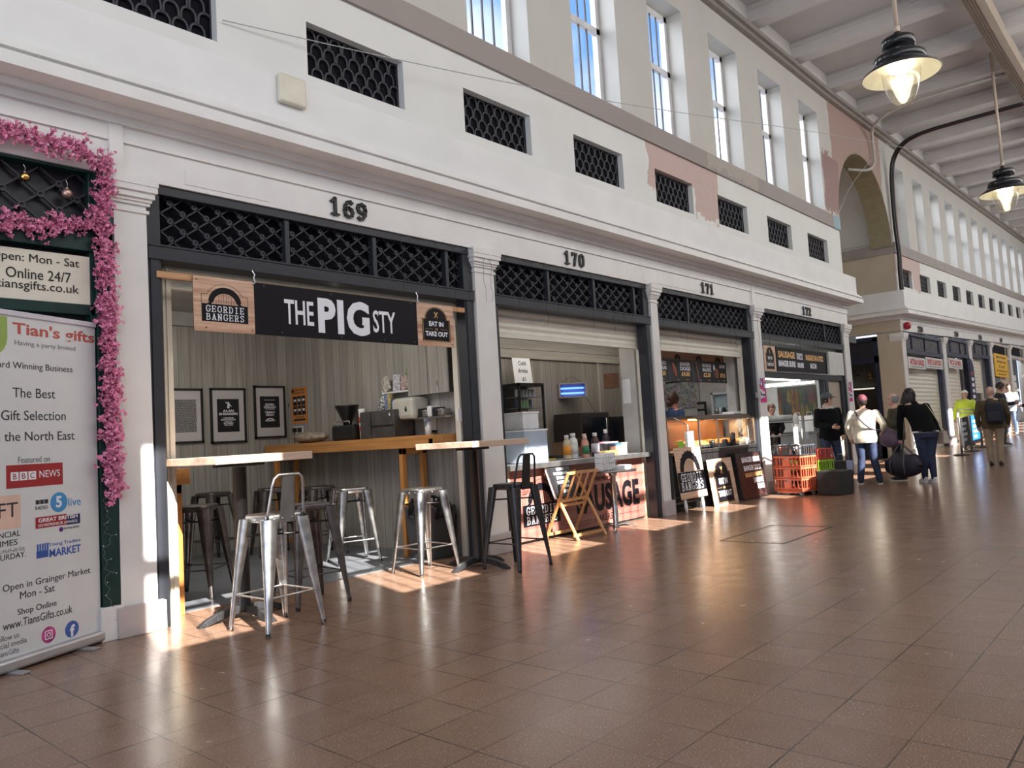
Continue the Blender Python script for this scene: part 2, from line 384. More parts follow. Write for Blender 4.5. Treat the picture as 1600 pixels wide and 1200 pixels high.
UPW = patched('upper_wall_paint', (.76, .76, .735), [(9.95, 10.6, 4.9, 5.7, PINK, .5), (10.3, 12.25, 5.15, 5.7, PINK, .25), (11.4, 12.2, 4.72, 5.4, PINK, .6),
                                                    (22.4, 25.2, 5.2, 5.9, PINK, .5), (24.3, 25.1, 4.8, 5.7, PINK, .3)])
CLW = patched('clerestory_paint', (.56, .54, .50), [(18.25, 22.1, 6.0, 8.9, PINKB, .3), (17.6, 18.6, 5.95, 7.3, PINKD, .5), (18.5, 19.2, 5.8, 6.6, PINK, .4)])

VX = [2.0 + 2.04 * i for i in range(8)]           # grilles in the upper wall
VX2 = [23.05 + 2.05 * i for i in range(15)]
WX = [-1.93 + 2.035 * i for i in range(10)]       # high windows: 1.1 wide
WX2 = [23.2 + 2.03 * i for i in range(15)]
VW, WW = 1.16, 1.10
def pierced(m, x0, x1, y0, y1, z0, z1, xs, wd, za, zb):
    m.box(x0, x1, y0, y1, z0, za); m.box(x0, x1, y0, y1, zb, z1); a = x0
    for q in xs:
        if q > a: m.box(a, q, y0, y1, za, zb)
        a = q + wd
    if a < x1: m.box(a, x1, y0, y1, za, zb)
    return m
def sub(m, n=30):
    """cut long boxes into lengths so that the sloping part of the street bends"""
    return m
# first block: frieze, upper wall, clerestory
m = MB(); m.box(-3, X0B, 0, .5, 3.36, 3.86)
m.box(-3, X0B, -.018, 0, 3.615, 3.86)
for xx in (2.27, 13.22): m.box(xx, xx + .1, -.03, 0, 3.36, 3.86)
m.box(2.85, 3.6, -.006, 0, 3.40, 3.52); m.box(9.6, 11.2, -.006, 0, 3.40, 3.50)
struct('wall_north', m, WHITE)
m = pierced(MB(), -3, X0B, 0, .35, 4.35, 5.56, VX, VW, 4.68, 5.19); struct('wall_north_upper', m, UPW)
m = pierced(MB(), -3, X0B, 0, .42, 5.84, 9.2, WX, WW, 5.85, 8.12)
# spandrel over the alley arch
cx, rr, sz = (X0B + X1A) / 2, 2.06, 5.86
n = 18; arc = [(cx - rr * math.cos(PI * i / n), sz + rr * .97 * math.sin(PI * i / n)) for i in range(n + 1)]
for (xa, za), (xb, zb) in zip(arc, arc[1:]):
    m.hexa([(xa, 0, za), (xb, 0, zb), (xb, .55, zb), (xa, .55, za)], [(xa, 0, 9.4), (xb, 0, 9.4), (xb, .55, 9.4), (xa, .55, 9.4)])
m.box(X0B, cx - rr, 0, .55, sz, 9.4); m.box(cx + rr, X1A, 0, .55, sz, 9.5)
struct('wall_north_clerestory', m, CLW)
m = MB()
for (xa, za), (xb, zb) in zip(arc, arc[1:]):
    m.hexa([(xa, .004, za - .02), (xb, .004, zb - .02), (xb, .56, zb - .02), (xa, .56, za - .02)], [(xa, .004, za), (xb, .004, zb), (xb, .56, zb), (xa, .56, za)])
struct('trim_1', m, OLIVE)
# bands
m = MB(); m.box(-3, X0B + .02, -.035, .3, 5.56, 5.85); struct('trim_2', m, patched('taupe_band_with_wear', (.33, .285, .265), [(17.9, 18.5, 5.5, 6.0, (.30, .44, .50), .12), (11.9, 13.9, 5.62, 5.9, (.42, .37, .33), .35)]))
def cornice(x0, x1, ret0, ret1):
    """bed moulding, corona, small steps; returns on the ends"""
    m = MB()
    prof = [(-.05, 3.74, 3.80), (-.10, 3.80, 3.85), (-.30, 3.85, 3.94), (-.25, 3.94, 3.975), (-.28, 3.975, 4.01), (-.235, 4.01, 4.05)]
    seg = [x0] + [q for q in (19.5, 30, 40) if x0 < q < x1] + [x1]
    for y, za, zb in prof:
        e0 = -y if ret0 else 0; e1 = -y if ret1 else 0
        ss = [seg[0] - e0] + seg[1:-1] + [seg[-1] + e1]
        for a, c2 in zip(ss, ss[1:]):
            m.hexa([(a, y, za + zo(a)), (c2, y, za + zo(c2)), (c2, .3, za + zo(c2)), (a, .3, za + zo(a))],
                   [(a, y, zb + zo(a)), (c2, y, zb + zo(c2)), (c2, .3, zb + zo(c2)), (a, .3, zb + zo(a))])
        if ret0: m.box(x0 + y, x0 + .2, .3, 6, za + zo(x0), zb + zo(x0))
        if ret1: m.box(x1 - .2, x1 - y, .3, 6, za, zb)
    return m
struct('trim_3', cornice(-3, X0B, False, True), WHITE)
m = MB(); m.box(-3, X0B + .2, -.2, .2, 4.05, 4.45); m.box(X0B - .2, X0B + .2, .2, 6, 4.05, 4.45); struct('trim_4', m, WHITE2)
m = MB(); m.box(X0B - .3, X0B, .55, 8, 4.45, 9); m.box(X0B - .3, X0B, .3, 8, -.0, 3.86); struct('wall_alley_west', m, BEIGE)

# second block (its street rises gently)
m = MB(); m.box(X1A, X1B, 0, .5, 3.40, 3.86); m.box(X1A, X1B, -.018, 0, 3.64, 3.86)
SEG = [X1A, 28, 34, 40, 48, X1B]
m = MB()
for a, c2 in zip(SEG, SEG[1:]):
    k = MB(); k.box(a, c2, 0, .5, 3.42, 3.88); k.box(a, c2, -.018, 0, 3.65, 3.88); k.warp(); m._add(k.v, k.f)
struct('wall_east_block', m, WHITE)
k = pierced(MB(), X1A, X1B, 0, .35, 4.35, 5.56, VX2, VW, 4.68, 5.19)
def resub(mb, step=2.0):
    """rebuild each box of the mesh cut at regular x so that warp() follows the slope"""
    out = MB()
    for i in range(0, len(mb.v), 8):
        q = mb.v[i:i + 8]; xa = min(p[0] for p in q); xb = max(p[0] for p in q); ya = min(p[1] for p in q); yb = max(p[1] for p in q)
        za = min(p[2] for p in q); zb = max(p[2] for p in q); nn = max(1, int((xb - xa) / 12))
        for j in range(nn): out.box(xa + (xb - xa) * j / nn, xa + (xb - xa) * (j + 1) / nn, ya, yb, za, zb)
    return out.warp()
struct('wall_east_block_upper', resub(k), UPW)
k = pierced(MB(), X1A, X1B, 0, .42, 5.84, 9.2, WX2, WW, 5.85, 8.12); struct('wall_east_block_clerestory', resub(k), CLW)
m = MB(); m.box(X1A - .02, X1B, -.035, .3, 5.56, 5.85); m = resub(m)
m.box(X1A - .04, X1A - .001, -.036, 6, 5.56 + zo(X1A), 5.85 + zo(X1A)); struct('trim_5', m, SILLM)
struct('trim_6', cornice(X1A, X1B, True, False), WHITE)
m = MB(); m.box(X1A - .2, X1B, -.2, .2, 4.05, 4.50); m = resub(m); z9 = zo(X1A); m.box(X1A - .2, X1A + .2, .2, 6, 4.05 + z9, 4.50 + z9); struct('trim_7', m, WHITE2)
# alley: east wall with its upper part, vault, end wall
m = MB(); z9 = zo(X1A)
m.box(X1A - .012, X1A + .3, .004, 9, 3.43 + z9, 5.95)
m.box(X1A - .012, X1A + .3, .012, .62, .0, 3.5); m.box(X1A - .012, X1A + .3, 2.6, 9, .0, 3.5); m.box(X1A - .012, X1A + .3, .62, 2.6, 0, .42)
struct('wall_alley_east', m, BEIGE)
m = MB(); m.box(X1A + .25, X1A + .5, .55, 9, 5.86, 8.9); m.box(X0B - .5, X0B - .05, .55, 9, 5.86, 8.9)
r2 = 2.36; arc2 = [(cx - r2 * math.cos(PI * i / n), sz + .2 + r2 * math.sin(PI * i / n)) for i in range(n + 1)]
for (xa, za), (xb, zb) in zip(arc2, arc2[1:]): m.hexa([(xa, .56, za), (xb, .56, zb), (xb, 9, zb), (xa, 9, za)], [(xa, .56, za + .1), (xb, .56, zb + .1), (xb, 9, zb + .1), (xa, 9, za + .1)])
m.box(X0B - .5, X1A + .5, 9, 9.2, 0, 9); struct('wall_alley_vault', m, CREAM_W)

# pilasters
def pilaster(i, xa, xb, z9=0, mat=WHITE, plinth=True):
    s_ = sempty('trim_%d' % i); w2 = xb - xa; e = min(.05, w2 * .2)
    m = MB(); b0 = (xa, xb); t0 = (xa + .012, xb - .012)
    m.hexa([(xa, 0, 0), (xb, 0, 0), (xb, .3, 0), (xa, .3, 0)], [(t0[0], 0, 3.16), (t0[1], 0, 3.16), (t0[1], .3, 3.16), (t0[0], .3, 3.16)])
    m.box(xa - .006, xb + .006, -.012, .3, 3.10, 3.125)
    obj('shaft', m.warp() if z9 else m, mat, s_)
    m = MB()
    for k, (e2, za, zb) in enumerate(((.25, 3.16, 3.185), (.45, 3.185, 3.21), (.75, 3.21, 3.255), (1.05, 3.255, 3.30), (1.15, 3.30, 3.365))):
        m.box(xa - e * e2, xb + e * e2, -.062 * e2, .3, za, zb)
    obj('capital', m.warp() if z9 else m, mat, s_)
    if plinth:
        m = MB(); m.box(xa - .035, xb + .05, -.035, .3, 0, .215); obj('plinth', m.warp() if z9 else m, PLINTH, s_, .006)
PIL = [(2.29, 2.55), (6.09, 6.42), (9.75, 9.96), (13.24, 13.55), (17.95, 18.31)]
for i, (a, c2) in enumerate(PIL): pilaster(8 + i, a, c2)
pilaster(13, -1.5, -1.2)
PIL2 = [(22.6, 22.95), (27.05, 27.5), (30.8, 31.25), (34.5, 34.95), (38.7, 39.1), (42.5, 42.9), (46.4, 46.8)]
for i, (a, c2) in enumerate(PIL2): pilaster(14 + i, a, c2, 1)

# high windows: frame with bars and pane, behind deep reveals
WFR = P('white_window_frame', (.72, .71, .72), .5); BARM = P('dark_window_bar', (.06, .06, .075), .5)
def window(i, xa, y, s=1, z9=0, far=False):
    """y = front of the frame, s = +1 when the room lies towards -y"""
    w_ = sempty('window_%d' % i); y2 = y + .07 * s; m = MB(); ya, yb = min(y, y2), max(y, y2); xb = xa + WW
    m.box(xa, xa + .06, ya, yb, 5.85, 8.12); m.box(xb - .08, xb, ya, yb, 5.85, 8.12); m.box(xa, xb, ya, yb, 8.03, 8.12); m.box(xa, xb, ya, yb, 5.85, 5.92); m.box(xa, xb, ya, yb, 7.08, 7.17)
    m.v = [(a, b2, c2 + z9) for a, b2, c2 in m.v]; obj('window_frame', m, WFR, w_)
    m = MB()
    for q in (.22, .42, .62, .82):
        xx = xa + .06 + (WW - .14) * q - .05; m.box(xx - .011, xx + .011, y + .02 * s, y + .04 * s, 5.9, 8.05) if s > 0 else m.box(xx - .009, xx + .009, y + .03 * s, y + .02 * s, 5.9, 8.05)
    m.v = [(a, b2, c2 + z9) for a, b2, c2 in m.v]; obj('window_bar', m, BARM, w_)
    m = MB(); yy = y + .05 * s; m.quad((xa + .03, yy, 5.87 + z9), (xb - .03, yy, 5.87 + z9), (xb - .03, yy, 8.1 + z9), (xa + .03, yy, 8.1 + z9)); obj('pane', m, PANEG, w_)
k = 1
for q in WX: window(k, q, .28); k += 1
for q in WX2: window(k, q, .28, 1, zo(q + .5)); k += 1
# far side of the arcade (behind the camera): plain wall with the same high windows that let the sun in
WXS = [-6.2 + 2.035 * i for i in range(25) if i != 2]  # one unseen window omitted to keep its sun off the banner
m = pierced(MB(), -7, 46, -8.4, -8, 5.56, 9.2, WXS, WW, 5.86, 8.12); m.box(-7, 46, -8.4, -8, 3.2, 5.56); m.box(46, 58, -8.4, -8, 3.2, 9.9); m.box(-7, 58, -8.5, -8.4, 0, 3.2)
struct('wall_south', m, CREAM_W)
for q in WXS: window(k, q, -8.3, -1); k += 1

# ceiling with cornice, transverse beams and a lengthwise beam with a cable tray
m = MB()
for a, c2 in ((-7, 19.5), (19.5, 30), (30, 44), (44, 58)):
    m.quad((a, -8.4, 9.2 + zo(a)), (a, .3, 9.2 + zo(a)), (c2, .3, 9.2 + zo(c2)), (c2, -8.4, 9.2 + zo(c2)))
    m.quad((a, -8.4, 9.3 + zo(a)), (a, .4, 9.3 + zo(a)), (c2, .4, 9.3 + zo(c2)), (c2, -8.4, 9.3 + zo(c2)))
struct('ceiling', m, CEILM)
m = MB()
m.box(-7, 56, -.10, 0, 8.62, 8.70); m.box(-7, 56, -.17, 0, 8.70, 8.79); m.box(-7, 56, -8, -7.83, 8.62, 8.79)
struct('trim_30', resub(m), CORM)
m = MB(); m.box(-7, 56, -.06, 0, 8.79, 9.2); struct('trim_31', resub(m), BEAMM)
BX = [13.94 + 2.12 * i for i in range(-9, 20)]
m = MB()
for q in BX:
    z9 = zo(q)
    m.box(q, q + .36, -8, 0, 8.86 + z9, 9.25 + z9); m.box(q - .03, q + .39, -8, 0, 9.09 + z9, 9.14 + z9)
struct('trim_32', m, BEAMM)
m = MB(); m.box(-7, 56, -3.60, -3.28, 8.62, 8.93); m = resub(m)
struct('trim_33', m, P('brown_lengthwise_beam', (.40, .33, .27), .55))
m = MB()
for q in (-3.32, -3.37, -3.42, -3.47): m.box(-7, 56, q - .006, q + .006, 8.605, 8.62)
struct('trim_34', resub(m), P('dark_cable_line', (.10, .075, .06), .6))
m = MB(); m.box(56, 56.3, -8.4, .5, 0, 11); struct('wall_east', m, CREAM_W)
# ================================================================ fittings of the front: grilles, frames, shutters, numbers
def ring(m, c, r, t, n=12, a0=0, a1=2 * PI, y0=0, y1=.012, sz=1):
    """flat ring (or arc) in the local xz plane, thickness along y"""
    k = max(3, int(n * abs(a1 - a0) / (2 * PI)))
    for i in range(k):
        p = a0 + (a1 - a0) * i / k; q = a0 + (a1 - a0) * (i + 1) / k
        pts = [(c[0] + rr * math.cos(s_), c[1] + rr * sz * math.sin(s_)) for rr, s_ in ((r - t / 2, p), (r + t / 2, p), (r + t / 2, q), (r - t / 2, q))]
        m.hexa([(x_, y0, z_) for x_, z_ in pts], [(x_, y1, z_) for x_, z_ in pts])
IRON = P('painted_cast_iron', (.03, .03, .041), .5, .1)
IRONL = P('silvered_cast_iron', (.30, .30, .31), .5, .3)
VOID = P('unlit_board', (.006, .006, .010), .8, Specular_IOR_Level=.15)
# scale-patterned iron grilles set into the upper wall
t = thing('vent_grille', 'x', 'vent grille', (VX[0], .085, 4.68), 0, 'iron grilles in the upper wall'); g0 = t
m = MB(); cw, ch = .145, .118
for r_ in range(-1, 5):
    for c_ in range(-1, 9):
        cx_ = c_ * cw + (cw / 2 if r_ % 2 else 0) + .02; cz = r_ * ch + .02
        if cx_ < .03 or cx_ > 1.14 or cz > .46: continue
        if cz > -.02: ring(m, (cx_, cz + .055), .062, .017, 14, 0, PI, sz=1.1)
        if cz > 0: m.box(cx_ - .0705, cx_ - .0535, 0, .012, cz - .01, cz + .055); m.box(cx_ + .0535, cx_ + .0705, 0, .012, cz - .01, cz + .055)
m.box(0, 1.16, 0, .014, 0, .012); m.box(0, 1.16, 0, .014, .497, .51); m.box(0, .012, 0, .014, 0, .51); m.box(1.148, 1.16, 0, .014, 0, .51)
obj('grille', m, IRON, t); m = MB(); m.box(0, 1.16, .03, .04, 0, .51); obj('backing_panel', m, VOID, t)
where = ['above the pink flower garland, cut by the top edge', 'right of the square cream box, above number 169', 'above the pilaster between numbers 169 and 170', 'above the number 170, left of the pink plaster patch',
         'set in the pink bare plaster patch', 'just right of the pink plaster patch', 'third from the corner above number 172', 'nearest the building corner by the arch']
for i, q in enumerate(VX):
    lb = 'dark scale-patterned iron grille ' + where[i]
    if i == 0: t['label'] = lb
    else: dup(g0, (q, .085, 4.68), label=lb)
for i, q in enumerate(VX2):
    nm = ['first', 'second', 'third', 'fourth', 'fifth', 'sixth', 'seventh', 'eighth', 'ninth', 'tenth', 'eleventh', 'twelfth', 'thirteenth', 'fourteenth', 'fifteenth'][i]
    dup(g0, (q, .085, 4.68 + zo(q + .58)), label='small dark iron grille of the far block, %s beyond the arch' % nm, group='iron grilles of the far block')

def lattice(m, xa, xb, za, zb, y, cw=.2, ch=.146, r=.0075, dots=True):
    """diagonal cast lattice with small rings at the crossings"""
    def clip(x0, z0, x1, z1):
        t0, t1 = 0, 1; dx, dz = x1 - x0, z1 - z0
        for p_, q_ in ((-dx, x0 - xa), (dx, xb - x0), (-dz, z0 - za), (dz, zb - z0)):
            if p_ == 0:
                if q_ < 0: return None
            else:
                r_ = q_ / p_
                if p_ < 0: t0 = max(t0, r_)
                else: t1 = min(t1, r_)
        return None if t0 >= t1 - .02 else ((x0 + dx * t0, z0 + dz * t0), (x0 + dx * t1, z0 + dz * t1))
    H = zb - za; k = H / ch * cw; q = xa - k - cw
    while q < xb + cw:
        for a in (clip(q, za, q + k, zb), clip(q + k, za, q, zb)):
            if a: m.bar((a[0][0], y, a[0][1]), (a[1][0], y, a[1][1]), .012, .022, (0, 1, 0))
        q += cw
    if dots:
        j = 0; z_ = za + ch / 2
        nx = int((xb - xa) / cw * 2) + 2
        for a in range(nx):
            for b_ in range(0, int(H / ch * 2) + 1):
                if (a + b_) % 2: continue
                X = xa + a * cw / 2; Z = za + b_ * ch / 2
                if xa + .02 < X < xb - .02 and za + .02 < Z < zb - .02: ring(m, (X, Z), .019, .013, 10, y0=y - .016, y1=y + .008)
def shopfront(label, xa, xb, jl, jr, mull, z9=0, mat=ANTH, lm=None, cw=.2, ch=.146, y=.02, z0=0, back=VOID, low=2.77):
    t = thing('shopfront_frame', label, 'shopfront frame', (xa, y, z9), 0, None); W = xb - xa
    m = MB(); m.box(0, W, 0, .16, 3.285, 3.36); m.box(0, W, -.012, .17, low, low + .115); m.box(0, W, -.02, .0, low + .10, low + .118); obj('head_rail', m, mat, t, .004)
    for a, b_ in ((0, jl), (W - jr, W)):
        m = MB(); m.box(a, b_, .012, .15, z0, 3.285)
        if b_ - a > .09: m.box(a + .02, b_ - .02, .0, .02, z0, low)
        obj('jamb', m, mat, t, .003)
    for q in mull:
        m = MB(); m.box(q - xa - .022, q - xa + .022, .02, .1, low + .11, 3.285); obj('mullion', m, mat, t)
    m = MB(); lattice(m, jl, W - jr, low + .115, 3.285, .07, cw, ch); obj('lattice', m, lm or IRON, t)
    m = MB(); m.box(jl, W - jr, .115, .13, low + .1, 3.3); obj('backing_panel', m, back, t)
    return t
shopfront('anthracite shop frame around the bar with stools, lattice across its top', 2.55, 6.085, .105, .135, [3.78, 4.75, 5.72])
shopfront('anthracite shop frame around the sausage counter, lattice across its top', 6.425, 9.745, .06, .13, [7.45, 8.42, 9.40])
shopfront('anthracite shop frame around the hot food case, lattice across its top', 9.965, 13.235, .05, .17, [10.95])
front172 = shopfront('anthracite shop frame with lattice and short side bay under the number 172', 13.555, 17.945, .05, .10, [16.9])

# house numbers
def number(s, x, z, wd, label, z9=0, ht=.165, mat=None):
    t = thing('house_number', label, 'house number', mat=face_frame((x, -.002, z + z9)))
    for i, ch_ in enumerate(s):
        kk = wd / 3.3; mb = slab(ch_, kk * .95, ht, 1.55, .022); X = (i - 1) * wd / 2.75; mb.v = [(a + X, b_, c_) for a, b_, c_ in mb.v]
        obj('digit', mb, mat or BLACK, t)
number('169', 4.42, 3.405, .42, 'raised black number 169 on the frieze above the bar with the stools')
number('170', 7.95, 3.405, .42, 'raised black number 170 on the frieze above the sauce bottle counter')
number('171', 11.55, 3.405, .42, 'raised black number 171 on the frieze above the menu boards')
number('172', 15.83, 3.39, .44, 'raised black number 172 on the frieze above the shop beside the alley corner')

# roller shutters
def shutter(label, xa, xb, z1, z0, y=.24, rails=True, z9=0, rz=2.76, pitch=.083, rw=.07, mat=CREAM):
    """part-lowered roller shutter: ribbed curtain, bottom rail and guide rails"""
    t = thing('roller_shutter', label, 'roller shutter', (xa, y, z9)); W = xb - xa
    m = MB(); z = z1
    prof = []
    while z > z0 + .05:
        for f in range(5):
            q = f / 4; prof.append((-.016 * math.sin(PI * q), z - pitch * q * .9))
        z -= pitch
    prof = [p for p in prof if p[1] > z0 + .02]
    poly = prof + [(.02, prof[-1][1]), (.02, prof[0][1])]
    m.prism_x([(a, b_) for a, b_ in poly], 0, W); obj('slat_curtain', m, mat, t)
    m = MB(); m.box(0, W, -.014, .03, z0, z0 + .075); m.box(0, W, -.026, .0, z0, z0 + .012); obj('bottom_rail', m, mat, t, .003)
    if rails:
        for a in (0, W):
            m = MB(); m.box(a - rw / 2, a + rw / 2, -.03, .05, 0, rz); m.box(a - .012, a + .012, -.042, -.03, 0, rz); obj('guide_rail', m, mat, t, .003)
    m = MB(); m.box(0, W, .02, .25, z1 - .02, z1 + .25); obj('shutter_box', m, mat, t)
    return t
shutter('cream roller shutter rolled up behind the black hanging banner at 169', 2.78, 6.01, 2.78, 2.60, .25, pitch=.06)
shutter('cream ribbed roller shutter part lowered at number 170', 6.53, 9.74, 2.78, 2.43, .22)
shutter('cream ribbed roller shutter part lowered over the menu boards at 171', 10.03, 13.06, 2.78, 2.44, .22)

# square cream box on the fascia
t = thing('junction_box', 'square cream plastic box fixed to the white fascia above 169', 'junction box', (3.71, -.2, 4.345))
m = MB(); m.box(-.135, .135, -.055, 0, -.13, .13); obj('cover', m, P('aged_cream_plastic', (.72, .68, .56), .4), t, .02)

# ================================================================ shop interiors (setting)
PL_Y = PLANK('grey_plank_panelling_side', 1, (.50, .475, .43)); PL_X = PLANK('grey_plank_panelling_back', 0, (.50, .475, .43))
PL_B = PLANK('brown_grey_plank_panelling', 0, (.36, .32, .27), .14)
VINYL = P('grey_vinyl_floor', (.15, .16, .18), .32, var=.1, scale=1.5, bump=.03)
SOFFIT = P('dim_shop_ceiling', (.42, .41, .39), .7)
m = MB(); m.box(2.55, 6.1, .42, 3.75, -.02, .004); m.box(6.1, 18.2, .42, 3.2, -.02, .004); struct('floor_shops', m, VINYL)
m = MB(); m.box(2.5, 2.56, .17, 3.75, 0, 3.3); m.box(6.06, 6.12, .17, 3.75, 0, 3.3); struct('wall_shop_sides', m, PL_Y)
m = MB(); m.box(2.5, 6.1, 3.7, 3.76, 0, 2.92); struct('wall_shop_back', m, PL_X)
m = MB(); m.box(2.5, 6.1, 3.66, 3.76, 2.92, 3.1); m.box(2.5, 6.1, 3.62, 3.7, 2.90, 2.93); m.box(2.5, 18.2, .3, 3.8, 3.08, 3.14); struct('ceiling_shops', m, SOFFIT)
m = MB(); m.box(6.1, 13.3, 2.3, 2.36, 0, 2.52); struct('wall_counter_back', m, PL_B)
m = MB(); m.box(6.1, 13.3, 2.26, 2.36, 2.52, 2.66); m.box(6.1, 13.3, 2.28, 2.36, 2.67, 3.1)
for q in (8.05, 11.55, 12.3): m.box(q, q + .05, 2.27, 2.3, 0, 2.55)
struct('trim_40', m, WOOD('pale_boarding', (.32, .29, .24), (.45, .42, .36), .55, 'x'))
m = MB(); m.box(13.28, 13.34, .32, 2.4, 0, 3.1); m.box(9.79, 9.95, .36, .62, 0, 2.62); m.box(13.0, 13.28, .34, .5, 0, 3.1)
struct('wall_partition', m, P('dull_white_partition', (.50, .48, .45), .6))
m = MB(); m.box(13.4, 13.46, .2, 3.1, 0, 3.1); m.box(17.95, 18.0, .2, 3.1, 0, 3.1); m.box(13.4, 18.0, 3.05, 3.12, 0, 3.1)
struct('wall_butcher_shop', m, P('pale_tile_wall', (.52, .53, .52), .4))
lamp('bar_interior_fill', 'AREA', 62, (4.2, 1.7, 3.02), (.25, .25, -1), (1, .95, .88), shape='RECTANGLE', size=2.4, size_y=2)  # added fill to brighten the bar interior, not a real fitting
lamp('counter_interior_fill', 'AREA', 40, (9.8, 1.3, 3.02), (0, 0, -1), (1, .95, .88), shape='RECTANGLE', size=5, size_y=1)  # likewise an added lamp lifting the counter interior, no fitting there
# ================================================================ gift shop at the left edge
GREEN = P('dark_green_gloss_paint', (.008, .038, .032), .3, var=.15, scale=8)
t = thing('gift_shop_front', 'dark green shop front of the gift shop at the left edge', 'shopfront', (.6, 0, 0))
m = MB(); m.box(-3, 1.69, .02, .14, 3.34, 3.40); m.box(-3, 1.69, .0, .14, 2.76, 2.95); m.box(-3, 1.69, .03, .14, 2.30, 2.375); obj('head_rail', m, GREEN, t, .004)
m = MB(); m.box(1.57, 1.69, .0, .14, .235, 3.4); m.box(1.54, 1.57, .03, .14, .0, 3.4); obj('post', m, GREEN, t, .004)
m = MB(); m.box(1.55, 1.70, -.02, .14, 0, .235); obj('post_base', m, WHITE, t, .006)
m = MB(); lattice(m, -.4, 1.56, 2.95, 3.34, .085, .235, .19); obj('lattice', m, IRON, t)
m = MB(); m.box(-3, 1.6, .125, .14, 0, 3.4); obj('dark_panel', m, P('navy_black_board', (.008, .008, .014), .35), t)
t = thing('shop_sign', 'cream sign board with opening times and web address beside flower garland', 'sign', mat=face_frame((.80, .035, 2.375)))
m = MB(); m.box(0, 1.38, 0, .35, -.025, 0); obj('board', m, P('cream_sign_paint', (.76, .70, .58), .5, var=.03), t, .003)
for s_, y_, h_, xr, wd in (('Open: Mon - Sat', .245, .075, 1.27, .545), ('Online 24/7', .145, .072, 1.215, .40), ('tiansgifts.co.uk', .055, .078, 1.265, .505)):
    letters(t, s_, xr, y_, BLACKM, wd=wd, ht=h_, align='R', z=.0005)

def petals(m, c, r, rnd):
    for k in range(6):
        a = rnd.random() * 6.28; e = rnd.uniform(-.9, 1.1); d = Vector((math.cos(a) * math.cos(e), -abs(math.sin(e)) * .8 - .1, math.sin(a) * math.cos(e))).normalized()
        s_ = d.orthogonal().normalized(); q = d.cross(s_); b_ = Vector(c); p_ = b_ + d * r
        m._add([b_, b_ + d * r * .55 + s_ * r * .55, p_ + q * r * .25, b_ + d * r * .55 - s_ * r * .55], [(0, 1, 2, 3)], True)
PETAL = P('pink_silk_petals', (.98, .37, .58), .6, var=.12, scale=22)
STEMM = P('olive_wire_stem', (.16, .15, .05), .6)
def garland(label, path, n, spread, rnd):
    t = thing('flower_garland', label, 'garland', path[0], 0, 'pink flower garlands'); o = Vector(path[0])
    pts = [Vector(p) - o for p in path]
    lens = [(b_ - a).length for a, b_ in zip(pts, pts[1:])]; tot = sum(lens)
    m = MB()
    for i in range(n):
        d = (i + rnd.random()) / n * tot; j = 0
        while j < len(lens) - 1 and d > lens[j]: d -= lens[j]; j += 1
        c = pts[j].lerp(pts[j + 1], d / lens[j]) + Vector((rnd.gauss(0, spread), rnd.uniform(-.05, .0), rnd.gauss(0, spread)))
        for k in range(5): petals(m, c + Vector((rnd.gauss(0, .019), rnd.gauss(0, .012), rnd.gauss(0, .019))), rnd.uniform(.015, .027), rnd)
    obj('blossoms', m, PETAL, t)
    m = MB(); m.tube([p + Vector((rnd.gauss(0, .01), -.005, rnd.gauss(0, .01))) for p in pts], .006, 6); obj('stem', m, STEMM, t)
rn = random.Random(3)
garland('pink silk blossom garland along the top of the gift shop front', [(.9, -.075, 3.45), (1.3, -.075, 3.45), (1.58, -.075, 3.46), (1.82, -.075, 3.47), (2.06, -.075, 3.46), (2.22, -.075, 3.42)], 190, .035, rn)
garland('pink silk blossom garland hanging down the post beside the white pilaster', [(2.23, -.06, 3.40), (2.20, -.03, 3.05), (2.215, -.03, 2.65), (2.225, -.03, 2.27), (2.24, -.03, 1.8), (2.23, -.03, 1.35), (2.25, -.03, 1.0)], 330, .028, rn)
garland('pink silk blossom garland draped across the lattice above the cream sign', [(.9, -.02, 2.84), (1.3, -.02, 2.86), (1.58, -.02, 2.86), (1.8, -.02, 2.88), (2.0, -.02, 2.92), (2.17, -.02, 2.98)], 170, .032, rn)
def bauble(label, x, z, r, mat):
    t = thing('bauble', label, 'bauble', (x, .03, z)); m = MB(); m.ball((0, 0, 0), r, 14); obj('ball', m, mat, t)
    m = MB(); m.lathe([(r * .3, r * .93), (r * .3, r * 1.2)], n=10); m.tube([(0, 0, r * 1.2), (.004, 0, r * 2), (-.008, 0, r * 2.6), (.006, 0, r * 3.1)], .002, 5); obj('hook', m, CHROME, t)
bauble('shiny gold bauble on the dark lattice at left', 1.736, 3.226, .032, P('gold_foil', (.80, .52, .16), .12, 1))
bauble('satin rose-gold bauble on the dark lattice, right one', 2.0, 3.162, .036, P('rose_gold_satin', (.62, .40, .33), .35, .8))
t = thing('fairy_lights', 'string of fairy lights hanging down the green post by the pilaster', 'fairy lights', (2.2, -.012, 0))
m = MB(); mb2 = MB(); pts = []
for i in range(34):
    z = .98 - i * .028; pts.append((rn.uniform(-.03, .03), rn.uniform(-.012, 0), z))
    if i % 3 == 0:
        q = (pts[-1][0] + rn.uniform(-.05, .05), -.01, z + rn.uniform(-.02, .02)); m.tube([pts[-1], q], .0015, 4); mb2.ball(q, .004, 4)
m.tube(pts, .0018, 4); obj('wire', m, P('clear_grey_wire', (.18, .20, .18), .4), t); obj('bulbs', mb2, P('pale_bulb', (.85, .82, .7), .2), t)

